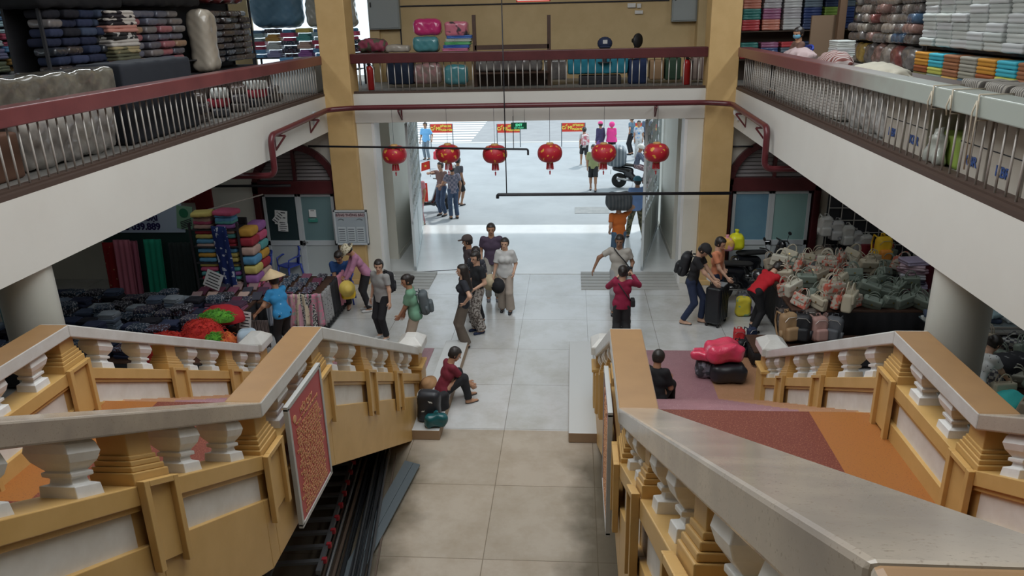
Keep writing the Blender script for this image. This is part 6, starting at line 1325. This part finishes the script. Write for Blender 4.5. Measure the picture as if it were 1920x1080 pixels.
# far end by the arched window
rack('low shelf by the far left window piled with folded towels', -7.9, -5.25, 19.3, 19.8, UF, [4.75, 5.05], 5.1, None, posts=True)
for i in range(7):
    for zi in range(7):
        item('towel' if (i+zi) % 2 else 'fold3', (-7.75+i*.39, 19.45, 5.06+zi*.095), rnd.uniform(-4, 4), (COOL+PRNT+BRIG)[(i*5+zi//2) % 20], 'folded towel, %s layer, %s stack from left under the far left window' % (ORD[zi], ORD[i]), 'towels under the far left window', 'towel', name='folded_towel', sc=(1.05, 1, 1.15))
cloth_on('big blue tarpaulin bundle on the towel stacks at the window', -7.9, -6.6, 19.3, 19.85, 5.75, 6.6, M('blue_tarp', (.13, .26, .38), .4), 'tarpaulin', 'tarpaulin', r=.25, seed=9, nz=.02)
cloth_on('clear plastic sheeting roll hanging right of the blue tarpaulin', -6.5, -5.3, 19.4, 19.8, 5.75, 6.9, M('clear_sheeting', (.42, .42, .38), .25, coat=.5), 'plastic_sheeting', 'sheeting', r=.1, seed=10, nz=.02)
for i in range(5): item('towel', (-6.75+i*.33, 18.6, 4.98), rnd.uniform(-5, 5), (COOL[0], COOL[6], WTOW[0], WTOW[1], COOL[7])[i], ORD[i]+' folded cloth from left on the white counter, far left gallery corner', 'cloths on the white counter', sc=(1, 1, 1.3))
cloth_on('white counter behind the left railing near the yellow pillar', -7.1, -5.7, 17.2, 19.0, UF, 4.97, M('counter_white', (.4, .42, .42), .5), 'counter', 'counter', r=.02, nz=0, seed=1)
# goods behind the left bars
cloth_on('big translucent white plastic bale behind the left railing bars', -6.7, -5.95, 8.0, 9.85, UF, 5.0, M('translucent_white', (.5, .47, .42), .2, col2=(.28, .26, .25), scale=2.5, coat=.8), 'plastic_bale', 'bale', r=.16, nz=.02, seed=11)
cloth_on('brown carton at the left edge behind the railing bars', -6.5, -5.95, 7.05, 7.9, UF, 4.86, M('brown_carton', (.16, .08, .05), .7), 'carton', 'carton', r=.02, nz=0)
cloth_on('black covered bale behind the left railing bars', -6.75, -5.9, 10.0, 12.0, UF, 5.02, c('black_cover', .012, .014, .02), 'draped_bale', 'bale', seed=12)
cloth_on('row of clear plastic covered goods above the left handrail at the left edge', -6.5, -5.95, 7.6, 9.95, 5.01, 5.4, M('murky_film', (.17, .16, .13), .15, col2=(.09, .08, .065), scale=3, coat=1.), 'plastic_cover', 'plastic cover', r=.05, nz=.012, seed=13)
cloth_on('black box shape standing above the left handrail', -6.6, -5.95, 10.1, 12.05, 5.03, 5.42, c('black_cover2', .012, .015, .022), 'draped_box', 'box', r=.03, nz=.004, seed=14)
cloth_on('dark red chest at the far left behind the plastic covers', -7.1, -6.6, 7.4, 8.6, UF, 5.5, M('red_chest', (.3, .02, .03), .5), 'chest', 'chest', r=.02, nz=0)
cloth_on('long dark counter behind the left railing carrying wrapped goods', -7.0, -6.3, 12.2, 16.2, UF, 4.98, c('dark_counter', .05, .035, .03), 'counter', 'counter', r=.02, nz=0)
for k in range(14): item(('packet1', 'packet2')[k % 2], (-6.12+rnd.uniform(-.04, .04), 12.4+(k//3)*.8, UF+.02+.155*(k % 3)), rnd.uniform(60, 120), (DKPK+BRIG[7:]+WTOW[:1])[k % 6], 'wrapped packet on the floor behind the left railing, %s from the near end' % ORD[k], 'packets behind the left bars', sc=(1.1, 1, 1.7))

# --- upper right gallery
rack('tall rack at the end of the right gallery with bright and navy folded clothes', 3.6, 7.4, 18.4, 18.9, UF, [4.85, 5.45], 6.9, '+y', M('rack_brown', (.07, .045, .03), .6))
RC = [(.5, .05, .06), (.55, .2, .14), (.03, .2, .18), (.42, .4, .42), (.5, .5, .5), (.03, .05, .12), (.04, .08, .22), (.3, .1, .2), (.25, .4, .08), (.02, .04, .14), (.03, .06, .2), (.12, .16, .2)]
RM = [cl('rackcloth%d' % i, c_, coat=.4, rough=.6) for i, c_ in enumerate(RC)]
cols = [(0, 2, 1, 7), (1, 7, 3, 0), (4, 3, 4, 3), (5, 9, 11, 5), (7, 8, 5, 6), (9, 10, 11, 5), (10, 9, 6, 10), (9, 6, 10, 5)]
for i in range(8):
    for zi in range(9): item('towel', (3.95+i*.44, 18.55, 5.46+zi*.115), rnd.uniform(-3, 3), RM[cols[i][(zi//2) % 4]], 'folded cloth, %s layer, %s stack from left on the end rack, right gallery' % (ORD[zi+3], ORD[i]), 'cloths on the end rack', name='folded_cloth', sc=(1.15, 1, 1.35))
    for zi in range(3): item('towel', (3.95+i*.44, 18.55, 4.86+zi*.115), rnd.uniform(-3, 3), RM[(i*5+zi) % 12], 'folded cloth, %s layer, %s stack on the lower shelf of the end rack' % (ORD[zi], ORD[i]), 'cloths on the lower end shelf', name='folded_cloth', sc=(1.15, 1, 1.35))
t = tag(MB().box(-.07, .07, -.07, .07, 0, 3.4).build('wooden_post', M('brown_post', (.14, .08, .045), .6)), 'brown wooden post between the end rack and the wrapped rolls', 'post'); t.location = (5.4, 16.9, UF)
t = tag(MB().box(-.25, .25, -.03, .03, 0, 1.4).build('plank_board', M('tan_board', (.2, .13, .08), .6)), 'tan board leaning by the brown post on the right gallery', 'board'); t.location = (5.15, 17.2, UF)
rack('dark rack of plastic wrapped rolls on the right gallery', 5.6, 6.2, 13.35, 16.7, UF, [4.9, 5.3], 6.9, '+x')
ROLL = [M('roll_%d' % i, c_, .2, coat=1., col2=tuple(v*.6 for v in c_), scale=12, bump=.5) for i, c_ in enumerate([(.36, .31, .27), (.2, .18, .17), (.45, .41, .35), (.42, .28, .07), (.34, .2, .17), (.07, .13, .22), (.28, .09, .08)])]
for zi in range(8):
    for k in range(7):
        ci = (0, 1, 2, 2, 0, 1, 4)[(k+zi) % 7] if zi > 2 else (3, 4, 5, 6, 2, 0, 1)[(k*2+zi) % 7]
        item(('packet1', 'packet2')[(k+zi) % 2], (5.65+jit(.07), 13.65+k*.44+jit(.03), 5.31+zi*.16), 90+jit(14), ROLL[rnd.choice((ci, ci, 0, 1))], 'plastic wrapped roll, %s layer, %s from the near end, right gallery rack' % (ORD[zi], ORD[k]), 'wrapped rolls on the right rack', 'roll', sc=(rnd.uniform(.9, 1.1), 1.2, 1.7), rx=jit(6), name='wrapped_roll')
for k in range(7): cloth_on('big brown film wrapped pack on the low shelf, %s' % ('nearest', 'second nearest', 'third nearest', 'middle', 'third from the far end', 'second from the far end', 'farthest')[k], 5.45, 6.0, 13.45+k*.45, 13.87+k*.45, 4.9, 5.27, ROLL[(1, 6, 0, 4, 1, 3, 0)[k]], 'wrapped_pack', 'pack', r=.12, nz=.02, seed=k)
rack('rack of white towel stacks above coloured ones at the top right', 5.6, 6.1, 9.2, 13.2, UF, [4.7, 5.28, 5.3], 6.9, '+x')
for k in range(8):
    for zi in range(8): item('towel', (5.62+jit(.03), 9.45+k*.5, 5.31+zi*.118), 90+rnd.uniform(-2, 2), WTOW[(k+zi) % 3], 'white folded towel, %s layer, %s stack from the near end, top right' % (ORD[zi], ORD[k]), 'white towels at the top right', 'towel', name='folded_towel', sc=(1.38, 1.15, 1.38))
CT = [[(.03, .025, .02), (.12, .1, .03), (.3, .08, .02), (.55, .25, .03)], [(.15, .18, .18), (.2, .25, .22), (.5, .5, .1), (.05, .4, .5)], [(.1, .12, .05), (.5, .3, .08), (.32, .13, .06), (.3, .12, .05)], [(.03, .06, .1), (.05, .1, .14), (.3, .28, .22), (.32, .3, .25)]]
for k in range(8):
    cc = CT[(7-k+0) % 4]
    for zi in range(5): item('towel', (5.58, 9.45+k*.5, 4.72+zi*.1), 90, cl('ct%d%d' % ((7-k) % 4, min(zi, 3)), cc[min(zi, 3)]), 'coloured folded cloth, %s layer, %s stack from the near end below the white towels' % (ORD[zi], ORD[k]), 'coloured cloths below the white towels', name='folded_cloth', sc=(1.38, 1.15, 1.15))
# behind the right bars and over the rail
SAC = M('white_woven_sack', (.72, .7, .66), .5, col2=(.6, .57, .53), scale=5, pat='stripe', pscale=7, thr=.85, pcol=(.3, .27, .24)); CRT = M('grey_carton', (.52, .47, .4), .7, col2=(.46, .41, .35), scale=3)
ys = 12.6
for k in range(9): cloth_on('upright white woven sack %s in the row behind the right bars' % ('farthest', 'second', 'third', 'fourth', 'fifth', 'sixth', 'seventh', 'eighth', 'nearest')[k], 3.72, 4.3, 11.4+(8-k)*.62, 11.98+(8-k)*.62, UF, 5.0, SAC, 'woven_sack', 'sack', r=.1, nz=.015, seed=20+k)
cloth_on('big crumpled white plastic bag behind the middle right bars', 3.72, 4.4, 9.7, 11.3, UF, 5.02, M('crumpled_white_film', (.72, .72, .7), .2, col2=(.3, .27, .24), scale=6, bump=.8, coat=.6), 'plastic_bag', 'bag', r=.2, nz=.03, seed=31)
LBc = M('carton_blue_letters', (.05, .1, .3), .7)
for k, (y0, y1, z1) in enumerate(((9.1, 9.65, 4.95), (8.5, 9.05, 4.98), (7.25, 7.75, 5.0), (6.65, 7.2, 5.0), (6.0, 6.6, 5.0))):
    t = thing('carton', 'grey cardboard carton behind the right railing, %s' % ('farthest of five', 'second farthest of five', 'middle one', 'second nearest of five', 'nearest of five')[k], 'carton', (3.98, (y0+y1)/2, UF)); hb = (y1-y0)/2
    MB().box(-.25, .4, -hb, hb, 0, z1-UF).build('box', CRT, t, bevel=.008); MB().box(-.253, -.25, -hb, hb, .30, .31).build('seam', DARK, t)
    o = obj('lettering', text_mesh('KBR', .13, bold=.003), LBc, t, loc=(-.257, 0, .15)); o.rotation_euler = (R(90), 0, R(-90))
cloth_on('lime green parcel behind the right railing bars', 3.75, 4.3, 7.82, 8.42, UF, 4.68, M('lime_parcel', (.3, .42, .08), .5), 'parcel', 'parcel', r=.03, nz=.004, seed=40)
soft_bag('tangled clear plastic bag tied to the bars before the lime parcel', (3.66, 8.1, UF+.02), (.12, .3, .36), M('clear_film_tangle', (.45, .47, .42), .2, coat=.6), 0, seed=42, noise=.02)
cloth_on('red cloth hanging behind the right railing above the lime parcel', 4.3, 4.5, 8.5, 9.2, 4.98, 5.08, M('red_cloth', (.4, .02, .03), .8), 'cloth', 'cloth', r=.03, seed=41)
cloth_on('long plank counter behind the right handrail', 3.72, 4.5, 5.5, 15.6, 5.03, 5.07, M('plank_brown', (.07, .04, .03), .6), 'counter_board', 'counter', r=.01, nz=0, h=.035)
fringe_pile('white and yellowish cloth heap lying over the right handrail', (3.95, 10.6, 5.08), .5, 1.5, .14, M('ivory_heap', (.55, .52, .42), .8), 0, 51)
fringe_pile('striped brown and white cloth heap on the right counter', (4.1, 12.9, 5.08), .5, .9, .18, M('striped_heap', (.45, .38, .36), .8, pat='stripey', pscale=6, pcol=(.2, .06, .05)), 0, 52)
fringe_pile('pinkish cloth heap beside the masked person', (4.15, 15.1, 5.08), .5, 1.0, .15, M('pinkish_heap', (.5, .38, .38), .8), 0, 53)
for k in range(5): item('towel', (4.5, 13.9, 5.08+k*.06), 90+rnd.uniform(-4, 4), WTOW[k % 3], ORD[k]+' white folded sheet from the bottom, small pile right of the masked person', 'white sheets beside the masked person', sc=(1.3, 1, .75))
for k in range(4): cloth_on('grey paper bundle %s on the right counter near the ropes' % ('nearest', 'second', 'third', 'fourth')[k], 3.9, 4.3, 6.6+k*.45, 6.98+k*.45, 5.08, 5.2, M('grey_paper_bundle', (.3, .28, .24), .7, pat='stripey', pscale=9, pcol=(.1, .09, .08)), 'bundle', 'bundle', r=.01, nz=.003, seed=60+k)

# --- far gallery above the entrance
FY = 18.3
table2 = thing('bench', 'dark wooden bench with tall posts in the middle of the far gallery', 'bench', (-1.3, FY, UF))
pA = ony(888, 28, FY); pB = ony(1029, 28, FY); wA = pA.x+1.3; wB = pB.x+1.3
MB().box(wA-.04, wA+.04, -.04, .04, 0, pA.z-UF).build('post', WOOD, table2); MB().box(wB-.04, wB+.04, -.04, .04, 0, pB.z-UF).build('post', WOOD, table2)
MB().box(wA, wB, -.04, .04, .82, .92).build('crossbar', WOOD, table2); MB().box(wA, wB, -.3, .3, .3, .34).build('seat_board', WOOD, table2); MB().box(wA, wB, .28, .3, 0, .3).build('back_board', WOOD, table2)
cloth_on('grey clear wrapped goods on the dark bench behind the far bars', -2.2, -.7, FY-.25, FY+.25, UF+.35, UF+.75, M('grey_wrap', (.16, .15, .14), .2, coat=.8, col2=(.1, .09, .09), scale=6), 'wrapped_goods', 'bale', r=.08, nz=.015, seed=70)
def fbox(label, u0, u1, v0, v1, Y, dep, mat, nm, cat, r=.06, nz=.012, seed=1, z0=None):
    a = ony(u0, v1, Y); b = ony(u1, v0, Y); return cloth_on(label, a.x, b.x, Y, Y+dep, a.z if z0 is None else z0, b.z, mat, nm, cat, r=r, nz=nz, seed=seed, h=.022)
fbox('bright pink plastic bag of soft goods on the far gallery', 775, 824, 35, 68, FY, .4, M('magenta_film', (.55, .03, .17), .2, coat=.8), 'soft_goods_bag', 'bag', seed=71, r=.12)
fbox('teal wrapped bundles under the bright pink bag', 774, 820, 69, 99, FY, .4, M('teal_wrap', (.08, .27, .3), .25, coat=.8), 'wrapped_bundle', 'bundle', seed=72, r=.1)
fbox('pink printed pillow pack on the far gallery', 833, 876, 40, 70, FY, .4, M('pink_print_film', (.6, .18, .25), .3, coat=.8, pat='blob', pscale=6, thr=.62, pcol=(.05, .04, .05)), 'pillow_pack', 'bag', seed=73, r=.08)
for k in range(5):
    a = ony(831+2*k, 97-k*6, FY); item('towel', (a.x+.28, FY+.2, a.z), 0, M('fg_%d' % k, [(.5, .15, .25), (.03, .1, .4), (.1, .4, .15), (.4, .45, .4), (.03, .12, .4)][k], .5, coat=.5), ['pink', 'blue', 'green', 'pale green', 'deep blue'][k]+' folded pack in the pile below the pink printed pillow', None, sc=(1.8, 1.2, .85))
fbox('flowered cushions heaped at the left end of the far gallery', 668, 722, 72, 97, FY, .4, M('flower_cushion', (.12, .12, .08), .7, pat='blob', pscale=7, pcol=(.35, .07, .12)), 'cushion_heap', 'cushions', seed=74, r=.12, nz=.03)
fbox('white wrapped pack right of the flowered cushions', 722, 766, 84, 98, FY, .4, M('white_wrap', (.42, .38, .33), .3, coat=.5), 'wrapped_pack', 'pack', seed=75)
fbox('dusty pink packs behind the far bars under the teal bundles', 775, 825, 118, 158, FY, .4, M('dusty_pink_film', (.36, .2, .2), .25, coat=.8, pat='blob', pscale=6, pcol=(.25, .18, .16)), 'wrapped_pack', 'pack', seed=76, r=.1)
fbox('teal pack behind the far bars under the coloured pile', 833, 875, 122, 160, FY, .4, M('teal_wrap', (.08, .27, .3), .25, coat=.8), 'wrapped_pack', 'pack', seed=77, r=.1)
fbox('navy draped bale behind the far bars at left', 726, 772, 112, 160, FY, .4, c('navy_drape', .01, .02, .045), 'draped_bale', 'bale', seed=78)
for k, (u0, u1) in enumerate(((768, 880),)): fbox('dark stand holding the pink and teal packs on the far gallery', 722, 882, 99, 112, FY, .45, WOOD, 'stand', 'stand', r=.01, nz=0, seed=79)
fbox('dark stand holding the cushions at the left end of the far gallery', 666, 721, 98, 112, FY, .45, WOOD, 'stand', 'stand', r=.01, nz=0, seed=79)
fbox('turquoise cloth draped over a table on the far gallery', 1065, 1178, 108, 140, FY, .5, c('turquoise_drape', .02, .2, .28), 'draped_table', 'table', seed=80, r=.03)
fbox('dark blue bags right of the turquoise table', 1178, 1215, 110, 158, FY, .4, c('dark_blue_bags', .015, .03, .09), 'bag_heap', 'bags', seed=81)
fbox('dark crate under the turquoise cloth', 1085, 1165, 141, 165, FY+.02, .4, DARK, 'crate', 'crate', r=.02, nz=0, z0=UF)
for k, (u0, u1, v0, v1, lb, mt) in enumerate(((1218, 1246, 112, 150, 'tan carton on the far gallery, left of the green box', M('carton_tan', (.35, .22, .12), .7)), (1247, 1278, 108, 150, 'dark green box between two cartons on the far gallery', M('dark_green_box', (.03, .07, .04), .6)), (1296, 1328, 108, 150, 'pale striped carton beside the fire extinguisher', M('pale_carton', (.35, .28, .24), .7, pat='stripex', pscale=3, thr=.8, pcol=(.15, .1, .09))), (1020, 1062, 112, 150, 'clear plastic wrapped carton left of the turquoise table', M('grey_wrap', (.16, .15, .14), .2)))): fbox(lb, u0, u1, v0, v1, FY, .4, mt, 'carton', 'carton', r=.015, nz=0)
for (u, lb) in ((1286, 'red fire extinguisher at the right end of the far gallery'), (695, 'red fire extinguisher at the left end of the far gallery')):
    q = ony(u, 160, FY-.35); t = thing('fire_extinguisher', lb, 'fire extinguisher', (q.x, FY-.35, UF)); MB().lathe([(.08, 0), (.085, .02), (.085, .45), (.06, .52), (.03, .55)], 20).build('cylinder', M('extinguisher_red', (.45, .02, .02), .3), t, smooth=True)
    MB().box(-.03, .03, -.08, .03, .55, .6).build('valve_handle', BLACK, t); MB().tube([(.03, 0, .57), (.12, -.02, .5), (.1, -.03, .2)], .012, 6).build('hose', BLACK, t, smooth=True)
q = ony(1134, 90, FY); t = thing('cap_display', 'navy cap resting on a round stand above the far handrail', 'cap', (q.x, FY, q.z)); MB().ball((0, 0, .1), .17, 16, sc=(1, .9, .85)).build('cap_crown', NAVY, t, smooth=True); MB().obox((0, -.17, .03), (.24, .16, .02)).build('cap_brim', NAVY, t, bevel=.01)
MB().lathe([(.05, -.3), (.05, 0)], 12).lathe([(.16, q.z*0-.32), (.16, -.3)], 12).build('stand', DARK, t); MB().box(-.05, .05, -.155, -.15, .1, .18).build('white_badge', WHT, t)
q = ony(1196, 76, FY); t = thing('desk_fan', 'small black desk fan on the far gallery right of the navy cap', 'fan', (q.x, FY, q.z)); t.rotation_euler.z = R(50)
MB().lathe([(.15, -.03), (.16, 0), (.15, .03)], 24, M_=Euler((R(90), 0, 0)).to_matrix()).build('fan_cage', M('black_mesh', (.02, .02, .022), .5), t, smooth=True); MB().tube([(0, .04, 0), (0, .14, 0)], .05, 10).build('motor', BLACK, t, smooth=True); MB().tube([(0, .08, -.02), (0, .08, -.35)], .015, 6).lathe([(.1, -.37), (.1, -.35)], 14, (0, .08, 0)).build('stand', BLACK, t)
for (u0, u1, v0, v1, lb) in ((693, 744, -40, 56, 'grey electrical cabinet on the yellow wall at upper left of the far gallery'), (1259, 1311, -50, 41, 'grey electrical cabinet on the yellow wall at upper right of the far gallery')):
    a = ony(u0, v1, 20.1); b = ony(u1, v0, 20.1); t = thing('electrical_cabinet', lb, 'cabinet', ((a.x+b.x)/2, 20.3, a.z)); w = (b.x-a.x)/2; h_ = b.z-a.z
    MB().box(-w, w, -.2, 0, 0, h_).build('case', M('cabinet_grey', (.28, .31, .31), .4), t, bevel=.008); MB().box(-w+.03, w-.03, -.22, -.2, .03, h_-.03).build('door', M('cabinet_grey2', (.32, .35, .35), .4), t, bevel=.005); MB().box(-w+.06, -w+.09, -.24, -.22, h_*.45, h_*.55).build('latch', BLACK, t)
t = thing('wall_cable', 'dark cable conduit running along the yellow wall above the far gallery', 'cable', (-1, 20.28, 5.9)); a = ony(748, 12, 20.26); b = ony(1255, 2, 20.26)
MB().tube([(a.x+1, 0, a.z-5.9), (b.x+1, 0, b.z-5.9+.02)], .018, 6).tube([(a.x+1, 0, a.z-5.9), (a.x+1, 0, -.7)], .018, 6).build('conduit', INK, t)
t = thing('wall_socket', 'row of white sockets and a switch on the yellow wall at upper right', 'socket', ony(1192, 10, 20.27)); MB().box(-.2, .0, -.03, 0, -.05, .05).box(.03, .13, -.03, 0, -.06, .04).box(-.02, .18, -.03, 0, -.2, -.12).build('plates', BALM, t, bevel=.005)
q = ony(1000, -2, 15.8); t = thing('hanging_sign', 'red edged white sign hanging at the top centre, mostly out of view', 'sign', (q.x, 15.8, q.z)); MB().box(-.32, .32, -.01, .01, -.03, .3).build('panel', WPANEL, t); MB().box(-.33, .33, -.02, .02, -.05, -.03).box(-.33, -.31, -.02, .02, -.05, .3).box(.31, .33, -.02, .02, -.05, .3).build('frame', BRED, t)
MB().tube([(-.2, 0, .3), (-.2, 0, 3.6)], .006, 5).build('hanging_cord', INK, t)

# --- ladder and steel profiles stored under the left staircase
LAD = M('ladder_grey', (.14, .15, .16), .4, .4)
LA, LB_ = onz(662, 858, .35), onz(600, 1062, .6); ld = (LB_-LA).normalized(); lx = ld.cross(Vector((0, 0, 1))).normalized()*1.0
if lx.x > 0: lx = -lx
t = thing('ladder', 'grey metal ladder with red rung ends lying under the left stair landing', 'ladder', LA); Lr = Matrix((lx, ld, lx.cross(ld))).transposed()
for s_ in (0, .5): MB().tube([Lr@Vector((s_, -.3, 0)), Lr@Vector((s_, 2.6, 0))], .033, 4).build('stile', LAD, t)
for k in range(10): MB().obox(Lr@Vector((.25, -.12+k*.28, 0)), (.5, .06, .03), Lr).build('rung', LAD, t); MB().obox(Lr@Vector((-.03, -.12+k*.28, .01)), (.05, .05, .05), Lr).build('rung_end', M('red_rubber', (.35, .02, .03), .6), t)
a0, a1, b0, b1 = onz(585, 1085, .1), onz(700, 1085, .1), onz(668, 850, .1), onz(738, 850, .1)
for k in range(36):
    col = rnd.choice((M('steel_dark', (.05, .055, .06), .35, .6), M('steel_mid', (.14, .15, .16), .3, .7), M('steel_dark', (.05, .055, .06), .35, .6), M('steel_bright', (.4, .43, .46), .25, .7) if k % 3 == 0 else M('steel_rust', (.1, .07, .05), .6), M('steel_rust', (.1, .07, .05), .6)))
    f = k/35.; a = a0.lerp(a1, f+jit(.05)); b = b0.lerp(b1, f+jit(.08)); d = (b-a); a = a-d*rnd.uniform(.1, .3); a.z = .03+.035*(k % 5); b = b+d*rnd.uniform(-.1, .45); b.z = .06+.05*(k % 5); b.x = min(b.x, CX-.97); d = b-a
    o = MB().tube([(0, 0, 0), d], rnd.choice((.014, .022, .017)), 4 if k % 3 else 8).build('steel_profile', col); o.location = a
    tag(o, 'long thin steel profile, number %s counted from the left wall side of the bundle' % (ORD+['seventeenth', 'eighteenth', 'nineteenth', 'twentieth', 'twenty first', 'twenty second', 'twenty third', 'twenty fourth', 'twenty fifth', 'twenty sixth', 'twenty seventh', 'twenty eighth', 'twenty ninth', 'thirtieth', 'thirty first', 'thirty second', 'thirty third', 'thirty fourth', 'thirty fifth', 'last'])[k], 'steel profile', 'steel profiles under the left stair')
for k in range(2):
    o = MB().obox((0, 0, 0), (.12, 2.6, .03), (0, R(10), 0)).build('steel_channel', M('channel_blue_grey', (.1, .125, .14), .4, .3)); q = onz(722-k*14, 970, .05); o.location = (q.x+.02, q.y-.1, .06+.03*k); o.rotation_euler.z = R(-6)
    tag(o, 'flat blue grey steel channel on the floor beside the steel bundle, '+('inner one' if k == 0 else 'outermost one'), 'steel channel')
